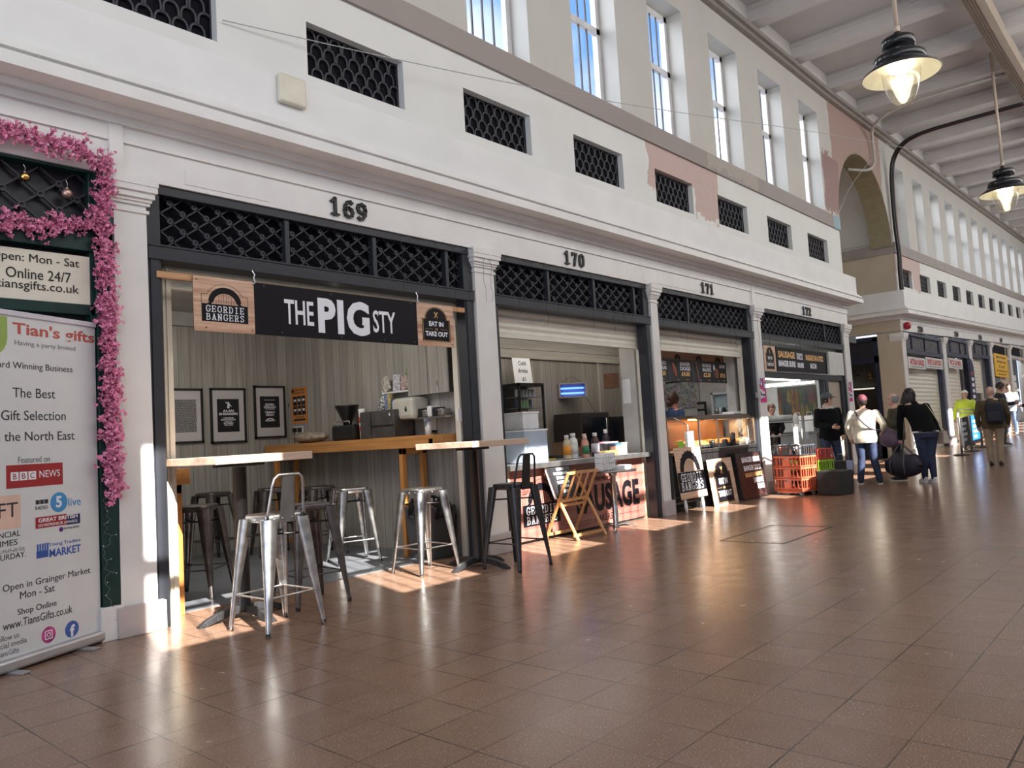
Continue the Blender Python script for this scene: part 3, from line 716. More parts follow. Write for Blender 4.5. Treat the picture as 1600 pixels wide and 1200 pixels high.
# roll-up banner
FM = face_frame((1.37, -.33, 0), (.79, .35, 0)); BW = .864
t = thing('pull_up_banner', 'tall white roll-up banner for the gift shop with printed logos', 'banner', mat=FM)
m = MB(); m.box(.0, BW, .075, 2.215, -.004, 0); obj('sheet', m, P('banner_vinyl', (.70, .715, .73), .42, var=.02), t)
m = MB(); m.box(-.01, BW + .004, .012, .085, -.05, .045); obj('base_cassette', m, P('silver_anodised', (.55, .55, .57), .35, .7), t, .018)
m = MB(); m.box(-.005, BW + .004, 2.21, 2.245, -.014, .012); obj('top_rail', m, P('pale_lilac_rail', (.66, .64, .72), .4), t, .004)
for q in (.16, .68):
    m = MB(); m.box(q - .03, q + .03, .0, .014, -.03, .15); obj('foot', m, P('grey_foot', (.42, .42, .43), .4, .5), t, .004)
REDT = P('brick_red_ink', (.52, .10, .07), .5); GRYI = P('grey_ink', (.20, .20, .22), .5); INK = P('dark_ink', (.03, .03, .045), .5); BLUI = P('royal_blue_ink', (.03, .10, .42), .5)
LIMEI = P('lime_ink', (.32, .46, .10), .5); REDI = P('bbc_red_ink', (.36, .018, .02), .5); SKYI = P('sky_blue_ink', (.06, .30, .62), .5); PNKI = P('salmon_ink', (.80, .56, .45), .5)
def rect(p, x0, x1, y0, y1, mat, z=.001, name='printed_panel'): m = MB(); m.box(x0, x1, y0, y1, 0, z); return obj(name, m, mat, p)
def disc(p, x, y, r, mat, z=.001, name='printed_roundel', z0=0):
    m = MB(); m.prism([(x + r * math.cos(2 * PI * i / 28), y + r * math.sin(2 * PI * i / 28)) for i in range(28)], z0, z); return obj(name, m, mat, p)
for s_, x, y, wd, ht, mt_, al in (("Tian's gifts", .222, 2.075, .635, .10, REDT, 'L'), ('Having a party limited', .235, 2.018, .46, .040, GRYI, 'L'), ('Award Winning Business', .668, 1.862, .64, .055, INK, 'R'),
        ('The Best', .372, 1.69, .31, .062, INK, 'C'), ('Gift Selection', .371, 1.545, .47, .062, INK, 'C'), ('in the North East', .675, 1.413, .60, .058, INK, 'R'), ('Featured on', .363, 1.272, .23, .04, GRYI, 'C'),
        ('FINANCIAL', .256, .818, .26, .036, INK, 'R'), ('TIMES', .235, .765, .16, .036, INK, 'R'), ('BUSINESS', .285, .725, .2, .02, GRYI, 'R'), ('SATURDAY.', .292, .682, .26, .035, INK, 'R'),
        ('Open in Grainger Market', .457, .478, .65, .055, INK, 'C'), ('Mon - Sat', .373, .425, .25, .046, INK, 'C'), ('Shop Online', .37, .318, .28, .05, INK, 'C'), ('www.TiansGifts.co.uk', .38, .258, .50, .050, INK, 'C'),
        ('Follow us', .238, .196, .16, .034, GRYI, 'R'), ('social media', .29, .152, .22, .034, GRYI, 'R'), ('TiansGifts', .235, .106, .155, .032, GRYI, 'R'),
        ('Young Traders', .58, .712, .25, .030, BLUI, 'C'), ('MARKET', .585, .648, .245, .052, BLUI, 'C'), ('live', .665, .965, .10, .055, SKYI, 'C'), ('RADIO', .41, .965, .09, .024, INK, 'C')):
    letters(t, s_, x, y, mt_, wd=wd, ht=ht, align=al, z=.0005, depth=.0012, bold=.02 if mt_ in (REDT,) or s_ == 'MARKET' else 0)
m = MB()
for i in range(10):
    a0 = -PI + PI * i / 10; a1 = -PI + PI * (i + 1) / 10
    m.prism([(.05 + rr * math.cos(q), 2.07 + rr * math.sin(q)) for rr, q in ((.085, a0), (.135, a0), (.135, a1), (.085, a1))], 0, .0015)
m.box(.135, .185, 2.07, 2.2, 0, .0015); m.box(-.0, .0005, 2.07, 2.2, 0, .0015); obj('printed_logo', m, LIMEI, t)
rect(t, .165, .575, 1.117, 1.262, REDI)
for i, ch_ in enumerate('BBC'): rect(t, .195 + i * .062, .249 + i * .062, 1.163, 1.217, SIGNW, .002); letters(t, ch_, .222 + i * .062, 1.172, REDI, ht=.036, z=.0022, depth=.001)
letters(t, 'NEWS', .475, 1.172, SIGNW, wd=.155, ht=.045, z=.0012, depth=.001)
rect(t, .09, .26, .868, 1.076, PNKI); letters(t, 'FT', .175, .94, INK, wd=.13, ht=.09, z=.0012, depth=.001)
for i, ch_ in enumerate('BBC'): rect(t, .368 + i * .032, .396 + i * .032, 1.0, 1.028, INK, .001)
disc(t, .542, 1.0, .066, SKYI); letters(t, '5', .54, .965, SIGNW, ht=.075, z=.0012, depth=.001, bold=.03)
rect(t, .364, .60, .845, .917, REDI); rect(t, .60, .707, .842, .908, P('navy_ink', (.015, .02, .10), .5)); letters(t, 'GREAT BRITISH', .535, .882, SIGNW, wd=.30, ht=.026, z=.0012, depth=.001, bold=.02)
letters(t, 'ENTREPRENEUR AWARDS', .535, .853, SIGNW, wd=.30, ht=.018, z=.0012, depth=.001); disc(t, .555, .818, .016, P('purple_ink', (.10, .02, .22), .5)); letters(t, 'Starling Bank', .635, .812, INK, wd=.12, ht=.018, z=.0012, depth=.001)
rect(t, .368, .455, .655, .70, BLUI); m = MB()
for i in range(5): m.prism([(.372 + i * .018, .70), (.384 + i * .018, .70), (.384 + i * .018, .745), (.372 + i * .018, .745)], 0, .0012)
obj('printed_awning', m, BLUI, t)
disc(t, .447, .157, .052, P('magenta_ink', (.62, .06, .30), .5, var=.5, scale=14)); m = MB()
for (a, b_, c_, d_) in ((-.028, .028, .022, .028), (-.028, .028, -.028, -.022), (-.028, -.022, -.028, .028), (.022, .028, -.028, .028)): m.box(.447 + a, .447 + b_, .157 + c_, .157 + d_, .001, .002)
m2 = MB(); ring(m2, (.447, .157), .013, .005, 16); m2.xf(Matrix.Rotation(-PI / 2, 4, 'X').to_4x4()); m2 = MB()
for i in range(12):
    a0 = 2 * PI * i / 12; a1 = 2 * PI * (i + 1) / 12; m.prism([(.447 + rr * math.cos(q), .157 + rr * math.sin(q)) for rr, q in ((.010, a0), (.015, a0), (.015, a1), (.010, a1))], .001, .002)
obj('printed_icon', m, SIGNW, t)
disc(t, .625, .149, .054, P('mid_blue_ink', (.05, .12, .42), .5)); letters(t, 'f', .628, .10, SIGNW, ht=.078, z=.0012, depth=.001, bold=.04)

# ================================================================ 169: hanging banner
def sausage_logo(p, x, y, w, boxm=SIGNB, inkm=SIGNB, txt=True, z=.0012, outline=True):
    """black arched sausage over a black name box with white slab lettering; x = centre, y = foot"""
    h = w * .36; m = MB(); m.box(x - w / 2, x + w / 2, y, y + h, 0, z); obj('name_box', m, boxm, p)
    slab_letters(p, 'GEORDIE', x, y + h * .54, SIGNW, w * .82, h * .36, z=z, depth=.001); slab_letters(p, 'BANGERS', x, y + h * .09, SIGNW, w * .82, h * .36, z=z, depth=.001)
    m = MB(); n_ = 16
    for i in range(n_):
        a0, a1 = R(8) + (PI - R(16)) * i / n_, R(8) + (PI - R(16)) * (i + 1) / n_
        tk = lambda a: .13 * w * (.75 + .25 * math.sin(a))
        m.prism([(x + rr * math.cos(q) * 1.05, y + h + rr * math.sin(q) * .95) for rr, q in ((.24 * w, a0), (.24 * w + tk(a0), a0), (.24 * w + tk(a1), a1), (.24 * w, a1))], 0, z)
    for sg in (-1, 1): m.prism([(x + sg * .30 * w, y + h + .06 * w), (x + sg * .38 * w, y + h - .0 * w), (x + sg * .30 * w, y + h), (x + sg * .27 * w, y + h + .02 * w)], 0, z)
    obj('sausage_mark', m, inkm, p)
    m = MB()
    for i in range(8): q = x - .19 * w + i * .054 * w; m.box(q, q + .004 * w + .001, y + h, y + h + w * math.sqrt(max(.0001, .215 ** 2 - ((q - x) / w) ** 2)), 0, z * .8)
    if outline:
        r_ = .45 * w
        for i in range(14):
            a0 = R(28) + (PI - R(56)) * i / 14; a1 = R(28) + (PI - R(56)) * (i + 1) / 14
            m.prism([(x + rr * math.cos(q) * .95, y + h + rr * math.sin(q) * .92) for rr, q in ((r_, a0), (r_ + .008 * w, a0), (r_ + .008 * w, a1), (r_, a1))], 0, z * .8)
        for sg in (-1, 1): m.box(x + sg * .5 * w - .004 * w, x + sg * .5 * w + .004 * w, y + h, y + h + .19 * w, 0, z * .8); a, b_ = sorted((x + sg * .5 * w, x + sg * .38 * w)); m.box(a, b_, y + h + .185 * w, y + h + .193 * w, 0, z * .8)
    obj('grill_lines', m, inkm, p)
def eat_board(p, x, y, w, h, z=.0012):
    r_ = w * .40; poly = [(x - w / 2, y), (x + w / 2, y), (x + w / 2, y + h - r_ * .8), (x + r_, y + h - r_ * .8)] + [(x + r_ * math.cos(a), y + h - r_ * .8 + r_ * .8 * math.sin(a)) for a in [PI * i / 12 for i in range(1, 12)]] + [(x - r_, y + h - r_ * .8), (x - w / 2, y + h - r_ * .8)]
    m = MB(); m.prism(poly, 0, z); obj('arched_panel', m, SIGNB, p)
    letters(p, 'EAT IN', x, y + h * .44, SIGNW, wd=w * .52, ht=h * .14, z=z, depth=.001, bold=.035); letters(p, 'OR', x, y + h * .33, SIGNY, ht=h * .055, z=z, depth=.001); letters(p, 'TAKE OUT', x, y + h * .15, SIGNW, wd=w * .80, ht=h * .14, z=z, depth=.001, bold=.035)
    m = MB()
    for sg in (-1, 1):
        m.prism([(x + sg * .07 * w, y + h * .68), (x + sg * .055 * w, y + h * .675), (x - sg * .07 * w, y + h * .84), (x - sg * .045 * w, y + h * .86)], z, z + .0008)
    m.box(x - .40 * w, x - .14 * w, y + h * .355, y + h * .36, z, z + .0006); m.box(x + .14 * w, x + .40 * w, y + h * .355, y + h * .36, z, z + .0006)
    q = poly + [poly[0]]
    for (xa, ya), (xb, yb) in zip(q, q[1:]):
        k_ = .94; f = lambda X, Y: (x + (X - x) * k_, y + h / 2 + (Y - y - h / 2) * .96)
        A_, B_ = f(xa, ya), f(xb, yb); m.bar((A_[0], A_[1], z), (B_[0], B_[1], z), .003, .0012)
    obj('gold_lines', m, SIGNY, p)
t = thing('hanging_banner', 'long black banner with wood-print ends hung over the bar at 169', 'banner', mat=face_frame((2.88, -.012, 2.235)))
m = MB(); m.box(0, 2.84, 0, .44, -.006, 0); obj('black_panel', m, SIGNB, t)
m = MB(); m.box(0, .525, 0, .44, -.001, .001); obj('wood_print', m, RUST, t); m = MB(); m.box(2.33, 2.84, 0, .44, -.001, .001); obj('wood_print', m, RUST, t)
m = MB(); m.box(-.27, 3.04, .395, .445, -.05, -.02); obj('batten', m, WOOD('rough_pine_batten', (.44, .22, .10), (.64, .38, .2), .6, 'x'), t)
sausage_logo(t, .265, .08, .40, z=.0022); eat_board(t, 2.59, .05, .39, .36, z=.0022)
letters(t, 'THE', .957, .11, SIGNW, wd=.295, ht=.215, bold=.012, z=.0005); letters(t, 'STY', 1.905, .095, SIGNW, wd=.275, ht=.215, bold=.012, z=.0005); letters(t, 'PIG', 1.437, .05, SIGNW, wd=.575, ht=.325, bold=.045, z=.0005, spacing=1.12)
m = MB(); m.prism([(1.605 + .034 * math.cos(a), .20 + .075 * math.sin(a)) for a in [2 * PI * i / 16 for i in range(16)]], .0036, .0042); m.prism([(1.578, .26), (1.587, .292), (1.60, .272)], .0036, .0042); m.prism([(1.612, .272), (1.627, .292), (1.633, .26)], .0036, .0042); obj('pig_silhouette', m, SIGNB, t)
m = MB()
for x_, y_ in ((.03, .41), (.10, .03), (.5, .03), (.62, .42), (.78, .03), (1.3, .415), (1.4, .028), (1.9, .03), (2.25, .42), (2.28, .03), (2.81, .03)): m.lathe([(.007, 0), (.006, .004)], (x_, y_, .001), 8)
obj('fixing_screws', m, GUNMETAL, t)
for x_ in (.515, 2.325):
    m = MB(); m.tube([(x_, .56, .0), (x_ - .005, .53, .015), (x_ + .012, .50, .02), (x_ + .004, .47, .018), (x_ + .02, .44, .016), (x_ + .012, .425, .012), (x_ - .004, .43, .01)], .006, 6); obj('hook', m, CHROME, t)

# ---------------------------------------------------------------- tables and stools
def pedestal_table(label, x, y, top, mat):
    t = thing('bar_table', label, 'bar table', (x, y, 0)); m = MB(); m.box(-.4, .4, -.4, .4, 1.18, 1.24); obj('tabletop', m, mat, t, .006)
    m = MB(); m.lathe([(.06, .05), (.052, .10), (.052, 1.15), (.06, 1.15)], n=20); m.box(-.2, .2, -.03, .03, 1.155, 1.18); m.box(-.03, .03, -.2, .2, 1.155, 1.18); obj('pedestal', m, BLACK, t)
    for k in range(4):
        a = R(4) + k * PI / 2; d = Vector((math.cos(a), math.sin(a), 0)); n_ = Vector((-d.y, d.x, 0)); m = MB(); pr = [(.0, .10, .05), (.12, .095, .045), (.24, .075, .05), (.33, .042, .062), (.38, .010, .066)]
        for (r0, z0, w0), (r1, z1, w1) in zip(pr, pr[1:]):
            b0, b1 = max(.0, z0 - .055), max(0, z1 - .055)
            if r1 > .37: b0, b1 = 0, 0
            m.hexa([d * r0 - n_ * w0 / 2 + Vector((0, 0, b0)), d * r1 - n_ * w1 / 2 + Vector((0, 0, b1)), d * r1 + n_ * w1 / 2 + Vector((0, 0, b1)), d * r0 + n_ * w0 / 2 + Vector((0, 0, b0))],
                   [d * r0 - n_ * w0 / 2.6 + Vector((0, 0, z0)), d * r1 - n_ * w1 / 2.6 + Vector((0, 0, z1)), d * r1 + n_ * w1 / 2.6 + Vector((0, 0, z1)), d * r0 + n_ * w0 / 2.6 + Vector((0, 0, z0))])
        obj('foot', m, P('black_cast_iron', (.02, .02, .022), .5, var=.2, scale=30), t, .004)
    return t
pedestal_table('pale wood high bar table at the left of 169, sunlit edge', 3.10, -.23, 1.24, OAK)
pedestal_table('pale wood high bar table before the pilaster between 169 and 170', 5.54, -.37, 1.24, OAK)

def stool(label, x, y, rz, mat, back=False, group='metal bar stools'):
    t = thing('bar_stool', label, 'bar stool', (x, y, 0), rz, group); H = .81
    def rr(hw, z, r_=.05, n_=4):
        o = []
        for cx_, cy_, a0 in ((hw - r_, hw - r_, 0), (-hw + r_, hw - r_, PI / 2), (-hw + r_, -hw + r_, PI), (hw - r_, -hw + r_, 1.5 * PI)):
            for i in range(n_ + 1): a = a0 + PI / 2 * i / n_; o.append((cx_ + r_ * math.cos(a), cy_ + r_ * math.sin(a), z))
        return o
    m = MB(); loops = [rr(.150, H - .055), rr(.157, H - .05), rr(.155, H - .012), rr(.150, H), rr(.135, H), rr(.125, H - .008), rr(.06, H - .010, .03)]
    n_ = len(loops[0]); base = len(m.v)
    for lp in loops: m.v += lp
    for i in range(len(loops) - 1):
        for k in range(n_): m.f.append((base + i * n_ + k, base + i * n_ + (k + 1) % n_, base + (i + 1) * n_ + (k + 1) % n_, base + (i + 1) * n_ + k)); m.sm.append(True)
    m.f.append(tuple(base + 6 * n_ + k for k in range(n_))); m.sm.append(False); obj('seat', m, mat, t)
    for sx, sy in ((-1, -1), (1, -1), (1, 1), (-1, 1)):
        m = MB(); A = Vector((sx * .128, sy * .128, H - .03)); B = Vector((sx * .228, sy * .228, 0)); d = (A - B).normalized(); o_ = Vector((sx, sy, 0)).normalized(); s_ = Vector((-sy, sx, 0)).normalized()
        vs = []; fs = []
        prof = [(-1, -.15), (-.92, .35), (-.55, .85), (-.15, 1), (.15, 1), (.55, .85), (.92, .35), (1, -.15), (.75, -.35), (.45, .15), (0, .35), (-.45, .15), (-.75, -.35)]
        for tt, r_ in ((0, .019), (.03, .019), (.3, .030), (.62, .046), (.94, .060), (1, .060)):
            c = B.lerp(A, tt)
            for a, b_ in prof: vs.append(c + s_ * a * r_ + o_ * b_ * r_)
        k_ = len(prof)
        for i in range(5):
            for j in range(k_): fs.append((i * k_ + j, i * k_ + (j + 1) % k_, (i + 1) * k_ + (j + 1) % k_, (i + 1) * k_ + j))
        m._add(vs, fs, True); m.f.append(tuple(range(len(m.v) - len(vs), len(m.v) - len(vs) + k_))); m.sm.append(False)
        lg = obj('leg', m, mat, t); m = MB(); m.lathe([(.016, 0), (.019, .03)], (B.x, B.y, 0), 10); obj('foot_cap', m, BLACKM, lg)
    def at(z): k_ = .228 - .1 * z / (H - .03); return k_
    q = at(.25); m = MB()
    for a, b_ in (((-q, -q), (q, -q)), ((q, -q), (q, q)), ((q, q), (-q, q)), ((-q, q), (-q, -q))):
        A = Vector((*a, .25)); B = Vector((*b_, .25)); m.tube([A, A.lerp(B, .08), A.lerp(B, .13), A.lerp(B, .87), A.lerp(B, .92), B], [.012, .012, .007, .007, .012, .012], 8)
    obj('footrest', m, mat, t)
    q = at(.63); m = MB(); m.tube([(-q, -q, .66), (q, q, .66)], .008, 6); m.tube([(q, -q, .66), (-q, q, .66)], .008, 6); obj('cross_brace', m, BLACK, t)
    m = MB()
    for sx in (-1, 1):
        for k in range(3): m.ball((sx * .158, -.1 + k * .1, H - .035), .007, 6); m.ball((-.1 + k * .1, sx * .158, H - .035), .007, 6)
    obj('rivets', m, CHROME if mat is STEEL else mat, t)
    if back:
        y0 = -.148; m = MB(); m.tube([(-.15, y0, H - .05), (-.148, y0 - .005, H + .02), (-.128, y0 - .035, H + .20), (-.115, y0 - .045, H + .25), (-.085, y0 - .05, H + .275), (.085, y0 - .05, H + .275), (.115, y0 - .045, H + .25), (.128, y0 - .035, H + .20), (.148, y0 - .005, H + .02), (.15, y0, H - .05)], .010, 8)
        obj('back_hoop', m, mat, t); m = MB(); m.hexa([(-.062, y0 - .014, H - .06), (.062, y0 - .014, H - .06), (.062, y0 - .008, H - .06), (-.062, y0 - .008, H - .06)], [(-.05, y0 - .052, H + .272), (.05, y0 - .052, H + .272), (.05, y0 - .046, H + .272), (-.05, y0 - .046, H + .272)])
        for sx in (-1, 1): m.ball((sx * .04, y0 - .016, H - .03), .008, 6); 
        obj('back_plate', m, DARKST if mat is not GUNMETAL else GUNMETAL, t)
    return t
stool('galvanised bar stool with low back hoop in front of the left bar table', 3.05, -.78, R(3), STEEL, True)
stool('backless bar stool in brown gunmetal tucked beside the right edge of the left bar table', 3.68, -.25, R(-6), GUNMETAL)
stool('backless bright galvanised stool standing in the sun patch by the black bin', 5.12, -.06, R(-4), STEEL)
stool('dark gunmetal bar stool with back in front of the white pilaster left of 170', 5.67, -.77, R(0), DARKST, True)
stool('backless steel stool half in sun at the middle of the grey shop floor', 5.20, 1.20, R(-19), STEEL)
stool('backless grey steel stool inside 169 next to the left wooden frame', 3.36, 1.02, R(38), GUNMETAL)
stool('backless grey stool deep inside 169 beneath the framed prints', 4.55, 3.02, R(10), GUNMETAL)
stool('backless grey stool at the right wall bar, directly behind the half-sunlit stool', 5.42, 2.12, R(-12), GUNMETAL)
stool('backless grey stool farthest along the right wall bar near the corner', 5.18, 2.75, R(-16), GUNMETAL)

# wall bars
def wall_bar(label, x0, x1, y0, y1, zt, ap, frames, fx):
    t = thing('wall_bar', label, 'bar counter', (x0, y0, 0)); m = MB(); m.box(0, x1 - x0, 0, y1 - y0, zt - .045, zt); obj('top_board', m, PINEX, t, .004)
    if ap: m = MB(); m.box(.0, .03, 0, y1 - y0, zt - .13, zt - .045); m.box(0, x1 - x0, 0, .03, zt - .13, zt - .045); obj('apron', m, PINEX, t)
    for fy in frames:
        for q in fx: m = MB(); m.box(q - x0 - .03, q - x0 + .03, fy - y0, fy - y0 + .06, 0, zt - .13); obj('leg', m, PINE, t, .003)
        m = MB(); m.box(fx[0] - x0 - .03, fx[1] - x0 + .03, fy - y0, fy - y0 + .06, zt - .20, zt - .13); m.box(fx[0] - x0, fx[1] - x0, fy - y0 + .01, fy - y0 + .05, .03, .08); obj('cross_rail', m, PINEX, t, .003)
    return t
wall_bar('honey pine wall bar on leg frames along the right wall of 169', 5.63, 6.05, .34, 3.66, 1.335, True, (.86, 3.45), (5.70, 6.0))
wall_bar('pine wall bar on leg frames along the left wall of 169', 2.58, 2.97, .32, 3.3, 1.16, True, (.34, 3.1), (2.64, 2.88))

# framed prints and poster
MOUNT = P('print_mount_card', (.56, .53, .53), .6, var=.02); PRK = P('print_black', (.012, .012, .014), .4)
def framed(label, x0, x1, z0, z1, lines, dense=False):
    t = thing('framed_print', label, 'framed print', mat=face_frame((x0, 3.697, z0)), group='framed prints on the back wall'); W, H = x1 - x0, z1 - z0; m = MB(); f = .025
    m.box(0, W, 0, f, 0, .03); m.box(0, W, H - f, H, 0, .03); m.box(0, f, 0, H, 0, .03); m.box(W - f, W, 0, H, 0, .03); obj('frame', m, BLACK, t)
    rect(t, f, W - f, f, H - f, MOUNT, .010, 'mount'); pw = (W * .19, W * .81, H * .20, H * .80)
    if dense:
        m = MB(); rd = random.Random(5)
        for i in range(38):
            y_ = pw[2] + (pw[3] - pw[2]) * i / 38; x_ = pw[0]
            while x_ < pw[1] - .008: l_ = min(rd.uniform(.005, .03), pw[1] - x_); m.box(x_, x_ + l_, y_, y_ + .0075, .010, .0112); x_ += l_ + .004
        obj('text_block', m, PRK, t)
    else:
        rect(t, *pw, PRK, .0115, 'printed_sheet')
        for s_, yy, wf, hf in lines: letters(t, s_, W / 2, pw[2] + (pw[3] - pw[2]) * yy, SIGNW, wd=(pw[1] - pw[0]) * wf, ht=(pw[3] - pw[2]) * hf, z=.0117, depth=.001, bold=.03)
        m = MB()
        if lines[0][0] == 'ALAN': m.bar((W / 2, H * .63, .012), (W / 2 + .01, H * .72, .012), .03, .001); m.bar((W / 2 - .0, H * .71, .012), (W / 2 - .035, H * .745, .012), .012, .001); m.bar((W / 2 + .02, H * .70, .012), (W / 2 + .045, H * .66, .012), .012, .001); m.ball((W / 2 + .006, H * .735, .0118), .011, 6, sz=1, sy=1)
        else: m.box(W * .33, W * .67, H * .725, H * .732, .0117, .0127); m.bar((W * .39, H * .355, .012), (W * .5, H * .375, .012), .016, .001); m.bar((W * .5, H * .375, .012), (W * .61, H * .355, .012), .016, .001)
        obj('small_figure', m, SIGNW, t)
    return t
framed('black framed print of tiny dense text, at the left jamb', 4.35, 4.79, 1.42, 2.11, [], True)
framed('black framed print with small cheering figure, hung second from left', 4.89, 5.385, 1.40, 2.12, [('ALAN', .60, .5, .075), ('SHEARER!', .51, .85, .075), ('I WANNA', .40, .5, .045), ('KNOOOOOW', .345, .68, .045), ('HOW YOU', .295, .35, .03), ('SCORED', .235, .45, .05), ('THAT GOAL', .19, .4, .03)])
framed('black framed print with moustache motif, hung slightly higher beside the corner', 5.51, 5.985, 1.44, 2.155, [('KEVIN', .70, .45, .07), ('KEEGAN', .62, .6, .07), ('THE BEARDED', .575, .5, .03), ('TERRY', .45, .55, .07), ('MAC', .37, .4, .07), ('BARBERSHOP', .20, .5, .045)])
t = thing('poster', 'small orange poster with six black panels near the wall corner', 'poster', mat=face_frame((6.055, 3.63, 1.62), (0, -1, 0))); OR = P('orange_poster_card', (.62, .25, .07), .55, var=.03)
rect(t, 0, .38, 0, .50, OR, .003, 'sheet')
for i in range(3):
    for j in range(2): rect(t, .045 + i * .103, .135 + i * .103, .115 + j * .135, .24 + j * .135, PRK, .004, 'black_panel'); rect(t, .06 + i * .103, .12 + i * .103, .17 + j * .135, .2 + j * .135, SIGNW, .0046, 'pale_motif')
letters(t, 'ULTRATOON PRINTS', .21, .445, PRK, wd=.26, ht=.03, z=.003, depth=.001); letters(t, 'AVAILABLE HERE', .21, .405, PRK, wd=.26, ht=.03, z=.003, depth=.001); letters(t, '£10 EACH!', .19, .07, PRK, wd=.2, ht=.03, z=.003, depth=.001); rect(t, .05, .33, .035, .06, PRK, .004, 'black_strip'); disc(t, .045, .45, .03, PRK, .004)

# things on and above the right wall bar
def at_bar(name, label, cat, y, z=1.335, x=5.84, rz=0, group=None): return thing(name, label, cat, (x, y, z), rz, group)
t = at_bar('coffee_grinder', 'black coffee grinder with conical hopper on the pine bar', 'coffee grinder', 2.05)
m = MB(); m.box(-.13, .13, -.27, .19, 0, .19); obj('body', m, BLACK, t, .03); m = MB(); m.lathe([(.05, .19), (.055, .22), (.145, .415), (.15, .42), (.15, .435), (.01, .44)], (0, .02, 0), 20); obj('hopper', m, P('smoked_hopper', (.02, .018, .017), .25), t); m = MB(); m.tube([(-.1, -.15, .235), (-.1, .15, .235)], .006, 6); m.tube([(-.1, -.15, .235), (-.1, -.15, .18)], .006, 6); m.tube([(-.1, .15, .235), (-.1, .15, .18)], .006, 6); obj('guard_rail', m, STAIN, t)
t = at_bar('coffee_machine', 'dull stainless coffee machine casing in the middle of the pine bar', 'coffee machine', 1.33)
m = MB(); m.box(-.14, .15, -.31, .31, 0, .32); obj('casing', m, P('dull_steel_casing', (.16, .15, .148), .42, .7, var=.15), t, .01); m = MB(); m.box(-.147, -.14, -.31, .1, .13, .15); m.box(-.146, -.14, .095, .1, 0, .32); obj('seam', m, BLACK, t); m = MB(); m.tube([(-.15, -.27, .27), (-.15, -.25, .285), (-.15, -.25, .255), (-.15, -.275, .25)], .005, 6); obj('handle', m, CHROME, t)
t = at_bar('paper_cup_stack', 'stack of red and white paper cups beside the coffee machine', 'paper cups', 1.72, 1.335 + .0, 5.80)
m = MB(); m.lathe([(.035, 0), (.045, .34), (.047, .36), (.03, .37)], n=16); obj('cups', m, PAPER, t); m = MB(); m.lathe([(.0405, .10), (.0415, .16)], n=16); m.lathe([(.043, .2), (.0445, .27)], n=16); obj('red_print', m, P('red_print', (.52, .07, .05), .5), t)
t = at_bar('patterned_cone', 'black and white patterned cloth cone behind the paper cups', 'cloth cone', 1.52, 1.655, 5.97)
mt_, nt, b = _nodes('zigzag_cloth'); g = G(nt); vv = g.noise(g.coord(), 45, 1); g.l(g.ramp(vv, .49, .51, (.03, .03, .03, 1), (.7, .7, .68, 1)), b.inputs['Base Color'])
m = MB(); m.lathe([(.10, 0), (.06, .12), (.015, .24), (.005, .25)], n=16, sx=.6); obj('cloth', m, mt_, t)
t = at_bar('leaflet_holder', 'clear leaflet holder with bright leaflets on top of the coffee machine', 'leaflet holder', 1.22, 1.655, 5.86)
m = MB(); m.box(-.03, .03, -.13, .13, 0, .10); obj('holder', m, GLASS('clear_acrylic', (.95, .95, .95), .08), t)
for i, (c_, y_) in enumerate((((.5, .2, .1), -.10), ((.1, .25, .5), -.035), ((.6, .5, .2), .035), ((.25, .3, .5), .09))): m = MB(); m.box(-.02, .015, y_ - .028, y_ + .028, .004, .2 if i > 1 else .12); obj('leaflet', m, P('leaflet_%d' % i, c_, .5, var=.4, scale=40), t)
t = thing('paper_towel_dispenser', 'cream paper towel dispenser on the planked wall above the bar', 'dispenser', (5.905, .97, 1.53)); m = MB(); m.box(-.12, .14, -.19, .19, 0, .25); obj('casing', m, P('dispenser_cream', (.58, .56, .48), .35), t, .045); m = MB(); m.lathe([(.001, 0), (.022, .02), (.016, .045), (.002, .075)], (-.12, -.07, .08), 12, .3); obj('window', m, P('dark_window', (.02, .02, .03), .2), t)
t = thing('soap_dispenser', 'narrow white soap dispenser just right of the towel dispenser', 'dispenser', (6.0, .72, 1.38)); m = MB(); m.box(-.055, .055, -.045, .045, 0, .2); obj('casing', m, WPL, t, .02); m = MB(); m.box(-.058, -.05, -.004, .004, .08, .15); m.box(-.04, .04, -.04, .04, -.02, .01); obj('nozzle', m, BLACK, t)
t = thing('wall_cupboard', 'plank-fronted wall cupboard high on the right wall of 169', 'cupboard', (5.95, .34, 1.80))
m = MB(); m.box(0, .10, 0, .68, 0, .85); obj('carcass', m, PL_Y, t); m = MB(); m.box(-.015, 0, .005, .33, .0, .85); obj('door', m, PL_Y, t); m = MB(); m.box(-.015, 0, .34, .675, .0, .85); obj('door', m, PL_Y, t)
t = thing('wall_shelf', 'small white shelf with greeting cards above the coffee machine', 'shelf', (5.94, 1.02, 1.86)); m = MB(); m.box(0, .12, 0, .48, 0, .02); obj('board', m, WPL, t)
for i, (y_, c_, r_, h_) in enumerate(((1.42, (.62, .58, .5), -22, .17), (1.26, (.66, .64, .7), 6, .19), (1.10, (.55, .42, .38), -12, .16))):
    t = thing('greeting_card', ['tilted cream card on the small white shelf, left of three', 'white card with black writing on the small white shelf, middle one', 'pinkish card with brown picture on the small shelf, right one'][i], 'card', (5.97, y_, 1.88), 0, 'greeting cards on the shelf')
    m = MB(); m.box(-.004, .004, -.065, .065, 0, h_); m.xf(Matrix.Rotation(R(r_), 4, 'X')); m.v = [(a, b_, c2 - min(q[2] for q in m.v)) for a, b_, c2 in m.v]; obj('card', m, P('card_%d' % i, c_, .6, var=.3, scale=30), t)
t = thing('paper_shamrock', 'green paper shamrock stuck above the greeting cards', 'decoration', (6.05, 1.12, 2.08)); m = MB()
